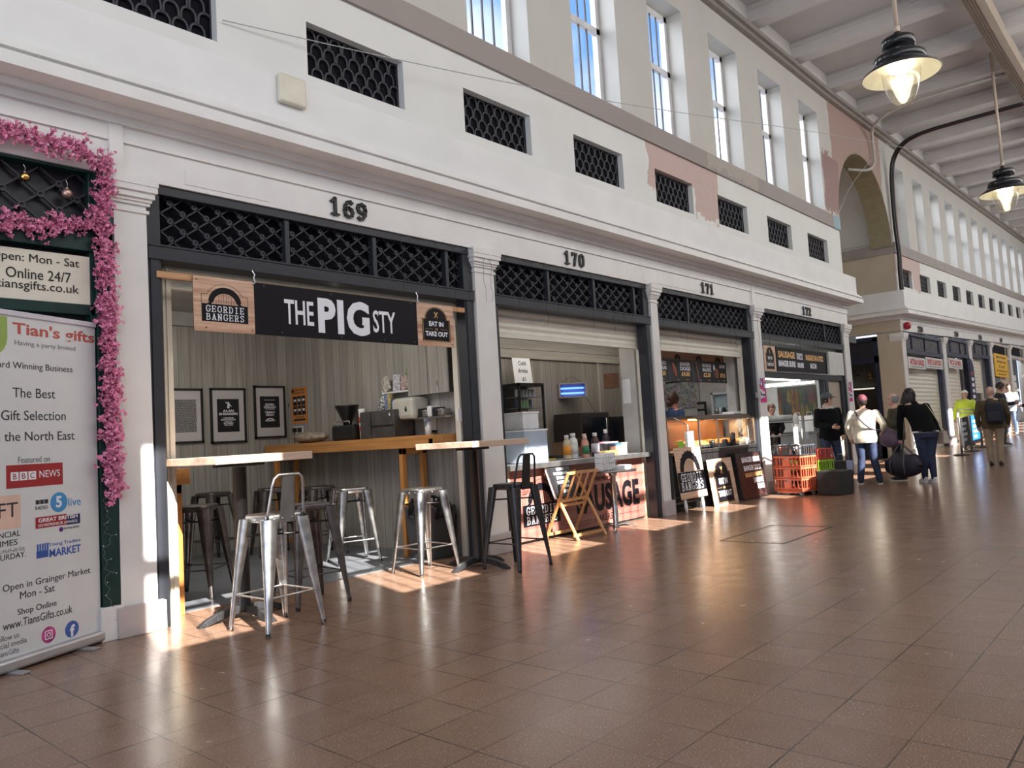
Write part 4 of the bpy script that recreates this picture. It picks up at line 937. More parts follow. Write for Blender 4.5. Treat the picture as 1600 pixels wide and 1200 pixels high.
for a in range(3): m.ball((-.004, .045 * math.cos(R(90 + 120 * a)), .045 * math.sin(R(90 + 120 * a))), .036, 8, sx=.12)
m.bar((-.004, 0, 0), (-.004, -.02, -.08), .012, .004); obj('leaf', m, P('shamrock_green', (.08, .30, .05), .6), t)
t = thing('dish_rack', 'wire dish rack piled with trays on a wall shelf below the cupboard', 'dish rack', (5.86, .34, 1.52)); m = MB(); m.box(0, .18, 0, .52, 0, .02); obj('shelf_board', m, STAIN, t)
m = MB()
for i in range(9): m.tube([(.01, .03 + i * .055, .02), (.01, .03 + i * .055, .09)], .003, 5)
m.tube([(.01, .02, .09), (.01, .5, .09)], .004, 5); obj('wire_rail', m, STAIN, t)
for i in range(5): m = MB(); m.box(-.0, .15, .05 + i * .085, .12 + i * .085, .02, .10 + .02 * (i % 3)); m.xf(Matrix.Translation((0, 0, 0))); obj('tray', m, [STAIN, BLACK, WPL, STAIN, BLACK][i], t, .01)
t = at_bar('spray_bottle', 'white spray bottle with blue-grey trigger at the right end of the bar', 'spray bottle', .62, 1.335, 5.86)
m = MB(); m.lathe([(.035, 0), (.036, .09), (.014, .13), (.014, .15)], n=14); obj('bottle', m, WPL, t); m = MB(); m.box(-.05, .03, -.015, .015, .15, .19); m.bar((-.03, 0, .15), (-.045, 0, .10), .012, .012); obj('trigger', m, P('slate_blue_plastic', (.22, .26, .34), .4), t)
t = thing('wall_socket', 'double socket with two black plugs below the orange poster', 'socket', (6.055, 3.50, 1.53)); m = MB(); m.box(-.015, 0, -.14, .08, -.05, .05); obj('plate', m, WPL, t, .004)
for q in (.03, -.09): m = MB(); m.box(-.05, -.015, q - .028, q + .028, -.03, .03); m.tube([(-.04, q, -.03), (-.05, q - .01, -.1), (-.03, q + .02, -.18)], .005, 6); obj('plug', m, BLACK, t)
t = at_bar('plastic_bag', 'crumpled clear plastic bag of supplies lying on the far end of the bar', 'bag', 2.85, 1.335, 5.82); m = MB(); m.ball((0, 0, .075), .36, 10, .38, 1, .21); rq = random.Random(2); m.v = [(a + rq.gauss(0, .008), b_ + rq.gauss(0, .01), max(0, c_ + rq.gauss(0, .006))) for a, b_, c_ in m.v]; obj('bag', m, P('cloudy_plastic', (.42, .36, .29), .2, var=.25, scale=25), t)
t = thing('switch_box', 'small white switch box on the cream guide rail above the bar', 'switch', (5.95, .205, 1.46)); m = MB(); m.box(-.05, .05, -.03, .0, 0, .14); obj('cover', m, WPL, t, .006)
t = thing('waste_bin', 'grey bin lined with a shiny black bag by the right jamb of 169', 'bin', (5.78, .57, 0)); m = MB(); m.hexa([(-.15, -.18, 0), (.16, -.18, 0), (.16, .18, 0), (-.15, .18, 0)], [(-.19, -.22, .56), (.19, -.22, .56), (.19, .22, .56), (-.19, .22, .56)]); obj('body', m, P('dark_grey_plastic', (.06, .06, .065), .5), t, .015)
m = MB(); m.lathe([(.19, .47), (.245, .44), (.25, .50), (.225, .58), (.20, .63), (.17, .62), (.13, .5)], n=40, sx=.95, sy=1.05); rq = random.Random(4); m.v = [(a * (1 + rq.gauss(0, .03)), b_ * (1 + rq.gauss(0, .03)), c_ + rq.gauss(0, .012)) for a, b_, c_ in m.v]; obj('bag', m, P('black_polythene', (.01, .01, .011), .16), t)
# ================================================================ 170: sausage counter
PANELW = WOOD('red_brown_wood_print', (.19, .06, .048), (.40, .19, .155), .45, 'x', .8)
t = thing('service_counter', 'steel-topped serving counter with a printed sausage panel at 170', 'counter', (6.55, .1, 0))
m = MB(); m.box(.03, 3.055, -.02, .70, .875, .93); m.box(.03, 3.055, -.03, -.015, .87, .934); obj('worktop', m, STAIN, t, .004)
m = MB(); m.box(.14, 2.99, .10, .12, .03, .872); obj('front_panel', m, PANELW, t); 
for a in (2.99, .10): m = MB(); m.box(a, a + .04, .09, .13, .0, .872); obj('edge_trim', m, RUST, t)
m = MB(); m.box(.12, 3.02, .12, .66, .0, .872); obj('carcass', m, BLACKM, t)
pr = thing('p', 'x', 'x', mat=face_frame((6.55, .199, 0))); 
def reparent(root, new):
    for c in list(root.children): c.parent = new; c.matrix_parent_inverse = Matrix.Identity(4); c.matrix_local = new_local @ c.matrix_local
sausage_logo(pr, .70, .19, .70, z=.0015); letters(pr, 'SAUSAGE', 2.13, .215, SIGNB, wd=1.48, ht=.36, bold=.045, depth=.0015, z=0, spacing=1.06); letters(pr, 'MAKERS', 1.98, .085, SIGNB, wd=.40, ht=.09, depth=.0015, z=0); letters(pr, 'PREMIUM', 2.0, .615, SIGNB, wd=.34, ht=.055, depth=.0015, z=0)
m = MB(); m.box(2.25, 2.9, .128, .132, 0, .0012); m.box(1.05, 1.7, .128, .132, 0, .0012); obj('rule_line', m, SIGNB, pr)
new_local = Matrix.Translation((0, .099, 0)) @ face_frame((0, 0, 0)); reparent(pr, t); bpy.data.objects.remove(pr)

def bottle(label, x, y, h, r, body, lab, cap=WPL, cat='sauce bottle', name='sauce_bottle', group='sauce bottles on the counter', z=.932, liq=None):
    t = thing(name, label, cat, (x, y, z), 0, group); m = MB(); m.lathe([(r * .95, 0), (r, .01), (r, h * .62), (r * .85, h * .74), (r * .5, h * .82), (r * .5, h * .85)], n=18); obj('bottle_body', m, body, t)
    m = MB(); m.lathe([(r * .56, h * .85), (r * .56, h), (r * .4, h)], n=16); obj('cap', m, cap, t)
    m = MB(); m.lathe([(r * 1.012, h * .17), (r * 1.012, h * .55)], n=18); obj('bottle_label', m, lab, t); return t
def lab_(n, c): return P(n, c, .45, var=.04)
bottle('squeezy sauce bottle with orange label, first from the left on the steel counter', 8.03, .36, .31, .052, lab_('cream_sauce', (.62, .52, .33)), lab_('orange_label', (.80, .30, .03)))
bottle('plain white squeezy jar standing between the orange and green labels', 8.22, .40, .33, .062, WPL, lab_('white_label', (.75, .75, .72)), name='sauce_jar', cat='sauce jar')
bottle('pink sauce bottle with green and white label on the steel counter', 8.30, .26, .285, .045, lab_('pink_sauce', (.68, .34, .24)), lab_('green_label', (.04, .22, .10)), lab_('pale_pink_cap', (.75, .52, .45)))
bottle('red sauce bottle with red label behind the green-labelled one', 8.42, .36, .315, .048, lab_('red_sauce', (.55, .20, .16)), lab_('red_label', (.66, .05, .06)), lab_('pale_pink_cap', (.75, .52, .45)))
bottle('brown sauce bottle with white label, right of the red label', 8.66, .36, .32, .055, lab_('brown_sauce', (.07, .035, .04)), lab_('lilac_label', (.66, .64, .72)))
bottle('clear bottle with white cap behind the pink-lidded tub', 9.12, .50, .36, .05, lab_('dark_cordial', (.03, .025, .035)), lab_('clear_label', (.25, .25, .28)), name='drink_bottle', cat='bottle')
def tub(label, x, y, w, d, h, body, lid, name='food_tub', fill=None, z=.932):
    t = thing(name, label, 'tub', (x, y, z)); m = MB(); m.box(-w / 2, w / 2, -d / 2, d / 2, 0, h); obj('tub_body', m, body, t, .008); m = MB(); m.box(-w / 2 - .008, w / 2 + .008, -d / 2 - .008, d / 2 + .008, h, h + .022); obj('lid', m, lid, t, .006)
    if fill: m = MB(); m.box(-w / 2 + .006, w / 2 - .006, -d / 2 + .006, d / 2 - .006, .004, h * .4); obj('contents', m, fill, t)
    return t
TUBP = GLASS('cloudy_tub_plastic', (.80, .80, .84), .1, .2)
tub('clear tub with pink lid and yellow contents on the counter', 8.86, .33, .31, .2, .165, TUBP, P('pink_lid', (.85, .42, .52), .4), fill=P('yellow_contents', (.66, .50, .16), .7, var=.4, scale=60))
tub('small tub with blue lid right of the pink-lidded tub', 9.13, .36, .11, .11, .13, P('orange_tub', (.62, .36, .24), .4), P('blue_lid', (.05, .28, .60), .4))
tub('small white carton at the right end of the bottles', 9.30, .36, .14, .09, .14, PAPER, P('grey_lid', (.45, .45, .45), .5))
tub('white plastic box with blue print stacked on the bluish storage box', 7.30, .50, .30, .34, .19, P('white_box_plastic', (.74, .75, .78), .4), P('white_lid', (.76, .77, .8), .4), 'storage_box', z=1.345)
tub('bluish translucent storage box on the left end of the counter', 7.33, .50, .44, .42, .385, P('blue_white_plastic', (.36, .42, .52), .3, var=.05), P('white_lid', (.76, .77, .8), .4), 'storage_box')
t = thing('baguette_knife', 'yellow handled knife lying on the counter', 'knife', (7.75, .45, .932)); m = MB(); m.bar((-.02, 0, .012), (.16, .02, .012), .02, .02); obj('handle', m, P('yellow_handle', (.72, .48, .08), .4), t); m = MB(); m.bar((.16, .02, .012), (.36, .04, .012), .03, .003); obj('blade', m, STAIN, t)
# drinks fridge, sign, insect killer, ovens
t = thing('drinks_fridge', 'black glass-fronted drinks fridge against the planked back wall', 'fridge', (8.90, 1.88, 0))
m = MB(); W, D, H = .60, .37, 2.08
m.box(0, W, 0, D, 0, .70); m.box(0, W, D - .02, D, .7, H); m.box(0, W, 0, D, H - .05, H); m.box(0, W, 0, D, .70, .74)
for a, c_ in ((0, 0), (W - .03, 0), (0, D - .03), (W - .03, D - .03)): m.box(a, a + .03, c_, c_ + .03, .7, H)
m.box(.0, W, 0, .02, .70, 1.32); obj('cabinet', m, P('fridge_black', (.014, .014, .016), .35), t)
m = MB(); m.box(.03, W - .03, .004, .010, 1.32, H - .05); obj('glass_door', m, CLEAR, t); m = MB(); m.box(.003, .008, .03, D - .03, .74, H - .05); obj('side_glass', m, CLEAR, t)
for z in (1.34, 1.52, 1.70, 1.87): m = MB(); m.box(.02, W - .02, .04, D - .03, z - .008, z); obj('shelf', m, STAIN, t)
rect_ = lambda p, x0, x1, z0, z1, mat: obj('sticker', MB().box(x0, x1, -.003, 0, z0, z1), mat, p)
rect_(t, .25, .34, 1.12, 1.22, PAPER); rect_(t, .38, .56, 1.02, 1.22, P('pale_blue_sticker', (.55, .6, .66), .5, var=.2, scale=40))
rq = random.Random(11)
CANC = [(.03, .05, .14), (.55, .56, .6), (.20, .42, .18), (.35, .06, .06), (.62, .30, .08), (.5, .5, .55)]
first = None
for z, n_, h_, cs in ((1.341, 7, .12, (1, 3)), (1.521, 4, .14, (3, 4)), (1.701, 5, .13, (0, 0, 2)), (1.871, 6, .12, (1, 5))):
    for i in range(n_):
        c_ = CANC[rq.choice(cs)]; k_ = 'can_%d' % CANC.index(c_); x_ = 8.97 + i * .078; wz = {1.341: 'bottom', 1.521: 'third', 1.701: 'second', 1.871: 'top'}[z]
        t = thing('drink_can', 'drink can or bottle standing on the %s shelf of the glass fridge' % wz, 'drink', (x_, 2.0, z), 0, 'drinks on the %s fridge shelf' % wz)
        m = MB(); m.lathe([(.028, 0), (.031, .008), (.031, h_ * .85), (.022, h_), (.005, h_)], n=12); obj('can', m, P(k_, c_, .3, .4 if sum(c_) > 1.5 else 0, var=.3, scale=60), t)
t = thing('price_board', 'white card sign reading Cold drinks £1 standing on the fridge', 'sign', mat=face_frame((8.93, 1.98, 2.083), (.98, -.05, 0), (.14, .1, 1)))
rect(t, 0, .40, 0, .40, PAPER, .004, 'card')
for s_, y_ in (('Cold', .285), ('drinks', .165), ('£1', .035)): letters(t, s_, .21, y_, INK, ht=.065, z=.004, bold=.02, depth=.001)
t = thing('insect_killer', 'insect killer with two glowing blue tubes hung on the planked wall', 'insect killer', (10.62, 2.17, 1.87), R(-38))
m = MB(); m.box(-.24, .24, .05, .10, 0, .25); m.box(-.24, .24, -.06, .1, .235, .26); m.box(-.24, .24, -.06, .1, -.0, .02); m.box(-.25, -.22, -.06, .1, 0, .26); m.box(.22, .25, -.06, .1, 0, .26); obj('housing', m, P('grey_beige_case', (.32, .29, .25), .4), t)
for z in (.08, .165): m = MB(); m.tube([(-.20, -.01, z), (.20, -.01, z)], .016, 10); obj('blue_tube', m, EM('blue_glow', (.06, .16, 1.0), 5), t)
m = MB(); m.tube([(-.2, .03, .26), (0, .05, .37), (.2, .03, .26)], .003, 5); m.tube([(.24, .06, .02), (.33, .08, -.12), (.42, .08, -.28)], .004, 5); obj('cord', m, BLACK, t)
t = thing('back_bench', 'dark worktop bench along the planked back wall of 170', 'bench', (9.55, 1.55, 0)); m = MB(); m.box(0, 2.32, 0, .72, .88, .93); obj('worktop', m, STAIN, t); m = MB(); m.box(.03, 2.29, .03, .70, 0, .88); obj('carcass', m, BLACKM, t)
def oven(label, x, y, w, d, h, mat):
    t = thing('countertop_oven', label, 'oven', (x, y, .932)); m = MB(); m.box(0, w, 0, d, 0, h); obj('casing', m, mat, t, .008); m = MB(); m.box(.05, w - .14, -.008, 0, .06, h - .08); obj('door', m, P('oven_dark_glass', (.01, .01, .012), .12), t)
    m = MB(); m.tube([(w - .11, -.02, .1), (w - .11, -.02, h - .1)], .01, 6); obj('handle', m, STAIN, t)
    m = MB()
    for i in range(3): m.lathe([(.02, 0), (.018, .02)], (0, 0, 0), 10)
    m = MB()
    for i in range(3): m.box(w - .06, w - .03, -.02, 0, .12 + i * .14, .15 + i * .14)
    obj('knobs', m, BLACK, t); return t
oven('large brown-black countertop oven in the middle of the back bench', 10.17, 1.70, .82, .55, .66, P('oven_brown', (.055, .045, .042), .4, .3)); oven('black countertop oven beside the partition at the right of the bench', 11.06, 1.72, .78, .52, .58, P('oven_black', (.018, .018, .019), .4, .3))
for i, (x_, w_, h_, lb) in enumerate(((9.62, .30, .20, 'open brown cardboard box at the left end of the back bench'), (9.95, .2, .12, 'small cardboard carton beside the brown oven'))):
    t = thing('cardboard_box', lb, 'box', (x_, 1.62, .932)); m = MB(); m.box(0, w_, 0, .25, 0, h_); obj('carton', m, P('cardboard', (.22, .13, .07), .7, var=.1), t)
    m = MB(); m.hexa([(0, -.002, h_), (w_, -.002, h_), (w_, 0, h_), (0, 0, h_)], [(0, -.09, h_ + .05), (w_, -.09, h_ + .05), (w_, -.088, h_ + .052), (0, -.088, h_ + .052)]); obj('flap', m, P('cardboard', (.22, .13, .07)), t)
t = thing('wall_cabinet', 'small brown wooden cabinet high on the partition beside the white post', 'cabinet', (9.58, .635, 1.90)); m = MB(); m.box(0, .16, 0, .15, 0, .22); obj('carcass', m, WOOD('brown_cabinet', (.10, .045, .02), (.18, .08, .035), .5, 'x'), t); m = MB(); m.box(.0, .16, -.012, 0, .0, .22); obj('door', m, MC['brown_cabinet'], t)
t = thing('notice_sheet', 'white sheet pinned inside on the white post at 170', 'notice', mat=face_frame((9.788, .60, 1.66), (0, -1, 0))); rect(t, 0, .14, 0, .36, PAPER, .003, 'sheet')
# bistro table with rack and papers
t = thing('bistro_table', 'small round chrome bistro table in front of the sausage panel', 'table', (8.36, -.10, 0))
m = MB(); m.lathe([(.30, .735), (.31, .745), (.31, .758), (.30, .762), (.01, .762)], n=32); obj('tabletop', m, STAIN, t)
m = MB(); m.lathe([(.05, .02), (.036, .04), (.036, .68), (.055, .70), (.055, .735)], n=18); obj('pedestal', m, CHROME, t)
for k in range(3): a = R(-30 + 120 * k); m = MB(); m.tube([(0, 0, .055), (.12 * math.cos(a), .12 * math.sin(a), .06), (.24 * math.cos(a), .24 * math.sin(a), .04), (.29 * math.cos(a), .29 * math.sin(a), .0)], [.022, .022, .018, .014], 8); obj('foot', m, CHROME, t)
t = thing('leaflet_rack', 'wire rack of folded white leaflets on the bistro table', 'leaflet rack', (8.18, -.12, .763), R(5)); m = MB()
for i in range(7): m.tube([(-.17 + i * .057, -.06, 0), (-.17 + i * .057, -.065, .16), (-.17 + i * .057, -.02, .2)], .003, 5)
for z in (.02, .1, .17): m.tube([(-.18, -.062, z), (.18, -.062, z), (.18, .06, z), (-.18, .06, z)], .003, 5, closed=True)
obj('wire_frame', m, CHROME, t)
for i in range(6): m = MB(); m.hexa([(-.17 + i * .058, -.05, .003), (-.12 + i * .058, -.05, .003), (-.12 + i * .058, .05, .003), (-.17 + i * .058, .05, .003)], [(-.175 + i * .058, -.055, .21), (-.122 + i * .058, -.055, .225), (-.125 + i * .058, .05, .22), (-.172 + i * .058, .05, .23)]); obj('leaflet', m, PAPER, t)
for i, (x_, y_, z_, lb) in enumerate(((8.54, -.12, .763, 'stack of white papers on the bistro table right of the wire rack'),)):
    t = thing('paper_stack', lb, 'papers', (x_, y_, z_), R(6))
    for k in range(3): m = MB(); m.box(-.11 + k * .012, .11 + k * .01, -.08, .08, k * .016, k * .016 + .015); obj('sheet_pile', m, PAPER, t)
# folding book rack
t = thing('book_rack', 'folding beech slatted book rack with crossed legs before the sausage panel', 'book rack', (7.30, 0, 0)); LW = .56
for x_ in (0, LW):
    m = MB(); m.bar((x_, .20, 0), (x_, -.20, .80), .022, .038, (1, 0, 0)); obj('leg', m, BEECH, t, .003); m = MB(); m.bar((x_ + .024, -.27, 0), (x_ + .024, .16, .80), .022, .038, (1, 0, 0)); obj('leg', m, BEECH, t, .003)
for (y_, z_) in ((-.195, .79), (.155, .79), (-.028, .46), (.01, .40), (.17, .06), (-.235, .06)): m = MB(); m.bar((-.012, y_, z_), (LW + .035, y_, z_), .022, .035); obj('cross_rail', m, BEECH, t, .003)
for k in range(3): x_ = .14 + k * .14; m = MB(); m.bar((x_, -.190, .78), (x_, -.035, .46), .012, .03, (1, 0, 0)); obj('slat', m, BEECH, t)
for k in range(3): x_ = .14 + k * .14; m = MB(); m.bar((x_, .150, .78), (x_, .015, .46), .012, .03, (1, 0, 0)); obj('slat', m, BEECH, t)
BK = P('book_cover_black', (.02, .02, .024), .35)
for i, (off, lb) in enumerate(((0, 'thick black-covered book with white lettering leaning in the beech rack'), (.055, 'second book behind it in the beech rack, mostly hidden'))):
    dv = Vector((0, .128, .35)).normalized(); t = thing('book', lb, 'book', mat=face_frame((7.25 + i * .06, -.045 + off * .9, .50 + off * .2), (1, 0, 0), dv), group='books in the rack')
    m = MB(); m.box(.004, .43, .004, .40, -.042, -.004); obj('pages', m, PAPER, t); m = MB(); m.box(0, .44, 0, .41, -.004, 0); m.box(0, .44, 0, .41, -.046, -.042); m.box(.43, .44, 0, .41, -.046, 0); obj('cover', m, BK, t)
    if not i:
        rq = random.Random(9)
    for y_, w_ in ((.34, .1), (.285, .26), (.23, .2), (.175, .22), (.12, .16), (.06, .1)):
        x_ = .22 - w_ / 2
        while x_ < .22 + w_ / 2: l_ = rq.uniform(.018, .04); rect(t, x_, x_ + l_, y_, y_ + .034, SIGNW, .001, 'printed_mark'); x_ += l_ + .008

# ================================================================ 171: hot food counter
t = thing('prep_table', 'steel prep table on black legs at the left of the hot counter', 'table', (10.08, .02, 0)); m = MB(); m.box(0, .89, 0, .62, .84, .885); obj('worktop', m, STAIN, t)
for a, c_ in ((.03, .03), (.86, .03), (.03, .58), (.86, .58)): m = MB(); m.box(a - .018, a + .018, c_ - .018, c_ + .018, 0, .84); obj('leg', m, P('grey_leg', (.25, .25, .26), .4, .6), t)
m = MB(); m.box(.03, .86, .02, .05, .12, .15); m.box(.03, .86, .56, .59, .12, .15); m.box(.03, .86, .1, .58, .2, .22); obj('lower_shelf', m, BLACK, t)
t = thing('sneeze_guard', 'clear angled sneeze guard on the steel prep table', 'sneeze guard', (10.12, .06, .887)); m = MB(); m.hexa([(0, 0, .40), (.62, 0, .40), (.62, .006, .40), (0, .006, .40)], [(0, .24, .52), (.62, .24, .52), (.62, .246, .52), (0, .246, .52)]); m.hexa([(0, 0, .06), (.62, 0, .06), (.62, .005, .06), (0, .005, .06)], [(0, .0, .40), (.62, .0, .40), (.62, .005, .40), (0, .005, .40)]); obj('glass_panel', m, CLEAR, t)
m = MB()
for x_ in (.02, .6): m.tube([(x_, .02, 0), (x_, .012, .40), (x_, .24, .52)], .008, 6)
obj('support_rod', m, STAIN, t)
t = thing('lime_price_tag', 'lime green price tag on the prep table', 'price tag', mat=face_frame((10.32, .03, .887))); rect(t, 0, .16, .06, .16, P('lime_card', (.30, .62, .05), .5), .003, 'card'); m = MB(); m.box(.07, .09, 0, .06, -.02, .0); obj('stand', m, BLACK, t)
t = thing('paper_notice', 'white printed notice standing on the prep table before the glass case', 'notice', mat=face_frame((10.53, .03, .887), (1, 0, 0), (.06, 0, 1))); rect(t, 0, .27, 0, .30, PAPER, .003, 'sheet')
for i in range(7): rect(t, .03, .22 - (i % 3) * .03, .05 + i * .032, .058 + i * .032, GRYI, .0036, 'printed_line')
t = thing('hot_food_case', 'glass hot food display case on a black base at 171', 'display case', (10.98, .02, 0)); W = 2.02
m = MB(); m.box(0, W, 0, .62, .70, .89); m.box(-.01, W + .01, -.02, .62, .84, .90); obj('base_unit', m, P('black_enamel', (.018, .018, .019), .25), t, .006); m = MB(); m.box(.02, W - .02, .06, .60, .0, .70); obj('plinth_cabinet', m, P('grey_steel_dark', (.16, .16, .16), .35, .8), t)
m = MB(); m.box(0, W, .006, .012, .90, 1.36); obj('front_glass', m, CLEAR, t); 
for a in (0, W - .006): m = MB(); m.box(a, a + .006, .01, .60, .90, 1.38); obj('side_glass', m, CLEAR, t)
m = MB(); m.box(-.02, W + .02, .10, .64, 1.385, 1.43); m.hexa([(0, .006, 1.35), (W, .006, 1.35), (W, .014, 1.35), (0, .014, 1.35)], [(0, .10, 1.41), (W, .10, 1.41), (W, .108, 1.41), (0, .108, 1.41)]); obj('top_hood', m, P('brown_hood', (.20, .15, .12), .4, .4), t)
for x_ in (.0, .62, W - .02): m = MB(); m.box(x_, x_ + .02, .0, .022, .90, 1.37); obj('upright', m, STAIN, t)
m = MB(); m.box(.03, W - .03, .58, .60, .9, 1.38); obj('back_panel', m, P('copper_back_panel', (.36, .18, .09), .35, .5), t)
for x_ in (.35, .9, 1.4): m = MB(); m.box(x_, x_ + .28, .3, .38, 1.355, 1.38); obj('heat_lamp', m, EM('heat_lamp_glow', (1.0, .46, .14), 9), t)
lamp('heat_lamp_light', 'AREA', 16, (11.99, .36, 1.35), (0, 0, -1), (1, .62, .3), shape='RECTANGLE', size=1.8, size_y=.3)
t = thing('serving_tray', 'long steel tray under the golden food in the glass case', 'tray', (11.02, .09, .902)); m = MB(); m.box(0, 1.92, 0, .44, 0, .02); m.box(0, 1.92, 0, .012, 0, .06); obj('pan', m, STAIN, t)
rq = random.Random(8); GOLD = P('golden_pastry', (.72, .36, .09), .45, var=.35, scale=40)
mp = MB(); mp.ball((0, 0, 0), .055, 8, 1.5, .7, .55); mp = mp.mesh('pastry'); fixn(mp); mp.materials.append(GOLD)
for i in range(46):
    o = bpy.data.objects.new('pastry', mp); COL.objects.link(o); o.location = (11.12 + (i % 15) * .123 + rq.uniform(-.02, .02), .17 + (i // 15) * .11, .953 + (i // 15) * .022); o.rotation_euler = (rq.uniform(-.3, .3), rq.uniform(-.3, .3), rq.uniform(0, 3.1))
    tag(o, 'golden baked pastry heaped in the glass hot food case', 'pastry', 'pastries in the hot food case')
for i, (x_, lb) in enumerate(((11.48, 'small black sauce tub standing among the pastries, leftmost'), (11.93, 'small dark jar at the middle of the glass case'), (12.22, 'tall black pepper mill in the glass case'), (12.68, 'small white ramekin at the right end of the glass case'))):
    t = thing('condiment_pot', lb, 'condiment pot', (x_, .075, .902)); m = MB(); m.lathe([(.045, 0), (.05, .1 + .1 * (i == 2)), (.035, .12 + .1 * (i == 2)), (.01, .125 + .1 * (i == 2))], n=14); obj('pot', m, WPL if i == 3 else BLACK, t)
t = thing('paper_stack', 'white papers lying on top of the glass hot food case', 'papers', (12.75, .38, 1.432), R(8)); m = MB(); m.box(-.5, .2, -.1, .12, 0, .012); obj('sheets', m, PAPER, t); m = MB(); m.box(-.02, .3, -.12, .1, .012, .05); m.xf(Matrix.Rotation(R(-6), 4, 'Z')); obj('folded_sheets', m, PAPER, t)
t = thing('lidded_bowl', 'translucent plastic lid bulging at the right end of the glass case', 'lid', (12.75, .30, .925))
m = MB(); m.lathe([(.10, 0), (.12, .06), (.05, .12), (.01, .13)], n=16); obj('bowl', m, CLEAR, t)
# menu boards
BRKW = P('menu_black', (.015, .014, .016), .35)
t = thing('menu_fascia', 'orange-brown boarded fascia holding the menu boards at 171', 'fascia', (10.0, .46, 2.36)); m = MB(); m.box(0, 2.97, .03, .05, 0, .22); obj('board', m, WOOD('dark_rustic_board', (.15, .06, .03), (.30, .14, .07), .5, 'x', .6), t)
for x_ in (1.3, 2.02, 2.72): 
    m = MB(); ring(m, (x_, .02), .06, .035, 16, 0, PI, .015, .03); obj('arch_mark', m, SIGNB, t)
def menu(label, x0, x1, title, price, kind):
    t = thing('menu_board', label, 'menu board', mat=face_frame((x0, .47, 2.0)), group='menu boards over the hot counter'); W = x1 - x0; rect(t, 0, W, 0, .37, BRKW, .006, 'board'); rect(t, 0, .008, 0, .37, GRYI, .0075, 'edge_strip')
    cx_ = W * .68
    for i, s_ in enumerate(title): letters(t, s_, cx_, .265 - i * .075, SIGNW, wd=W * .44, ht=.062, z=.006, bold=.03, depth=.001)
    letters(t, price, cx_, .095, SIGNY, wd=W * .36, ht=.075, z=.006, bold=.03, depth=.001); letters(t, 'from', W * .35, .03, SIGNW, ht=.016, z=.006, depth=.001); letters(t, 'sausage', W * .75, .03, SIGNY, ht=.016, z=.006, depth=.001)
    m = MB()
    if kind == 0: m.ball((W * .22, .20, .006), .06, 10, .7, 2.1, .12); m.xf(Matrix.Translation((W * .22, .2, 0)) @ Matrix.Rotation(R(25), 4, 'Z') @ Matrix.Translation((-W * .22, -.2, 0))); obj('hot_dog_picture', m, P('hot_dog_red', (.55, .14, .08), .5, var=.5, scale=50), t)
    elif kind == 1: m.bar((W * .16, .34, .008), (W * .26, .03, .008), .03, .006); obj('sausage_picture', m, P('sausage_pink', (.42, .16, .12), .5, var=.3, scale=30), t)
    else: m.ball((W * .24, .16, .006), .09, 10, .8, 1.1, .1); obj('sausage_picture', m, P('sausage_brown', (.30, .12, .05), .5, var=.5, scale=45), t); m = MB(); m.ball((W * .05, .27, .007), .045, 10, .8, 1.2, .1); obj('logo_disc', m, SIGNW, t)
menu('black menu board for bangers in a bun, at the left jamb', 10.20, 10.96, ('BANGERS', 'IN A BUN'), '£4.00', 0); menu('black menu board for banger dogs at £4.00, second from left', 10.97, 11.74, ('BANGER', 'DOGS'), '£4.00', 0)
menu('black menu board for sausage on a stick at £2.50', 11.75, 12.48, ('SAUSAGE', 'ON A STICK'), '£2.50', 1); menu('black menu board with a large sausage picture, at the right end', 12.49, 12.98, ('SAUSAGE', 'MEAL'), '', 2) if False else menu('black menu board with round sausage picture at the right end', 12.49, 12.98, ('SAUSAGE',), 'EAT IN', 2)
# back of 171
mt_, nt, b = _nodes('crowd_wallpaper'); g = G(nt); vv = g.n('ShaderNodeTexVoronoi'); vv.inputs['Scale'].default_value = 26; g.l(g.coord(), vv.inputs['Vector'])
hs = g.n('ShaderNodeHueSaturation'); hs.inputs['Saturation'].default_value = .35; hs.inputs['Value'].default_value = .42; g.l(vv.outputs['Color'], hs.inputs['Color']); g.l(hs.outputs[0], b.inputs['Base Color'])
t = thing('wall_picture', 'large wall picture of a speckled crowd behind the hot counter', 'picture', (13.27, 1.18, 1.62)); m = MB(); m.box(-.012, 0, 0, .85, 0, .5); obj('print', m, mt_, t); m = MB(); m.box(-.02, -.012, .1, .7, .5, .53); obj('top_strip', m, BLACK, t)
t = thing('menu_rack', 'tall black wire rack with cards behind the hot counter', 'rack', (13.1, 1.0, .93)); m = MB(); m.box(0, .06, 0, .16, 0, .78); obj('rack_back', m, BLACK, t)
for i in range(6): m = MB(); m.box(-.012, 0, .01, .15, .05 + i * .12, .13 + i * .12); obj('card', m, P('dim_card', (.25, .25, .25), .5), t)
t = thing('hatch_cabinet', 'pale blue-white glazed hatch with shelves at the back of 171', 'cabinet', (13.2, .54, 1.0)); m = MB()
for z in (0, .40, .82): m.box(-.03, .06, 0, .36, z, z + .04)
m.box(-.03, .06, 0, .03, 0, .86); m.box(-.03, .06, .33, .36, 0, .86); obj('frame', m, P('hatch_white', (.62, .66, .66), .4), t); m = MB(); m.box(.05, .06, .0, .36, 0, .86); obj('back', m, P('pale_blue_back', (.38, .48, .52), .4), t)
for i in range(4): m = MB(); m.lathe([(.025, 0), (.03, .1), (.015, .14)], (.015, .07 + i * .072, .44), 10); obj('jar', m, [STAIN, BLACK, WPL, STAIN][i], t)
m = MB(); m.lathe([(.04, 0), (.04, .16), (.02, .2)], (.0, .2, .04), 10); obj('blue_bottle', m, P('blue_plastic', (.03, .10, .40), .4), t)
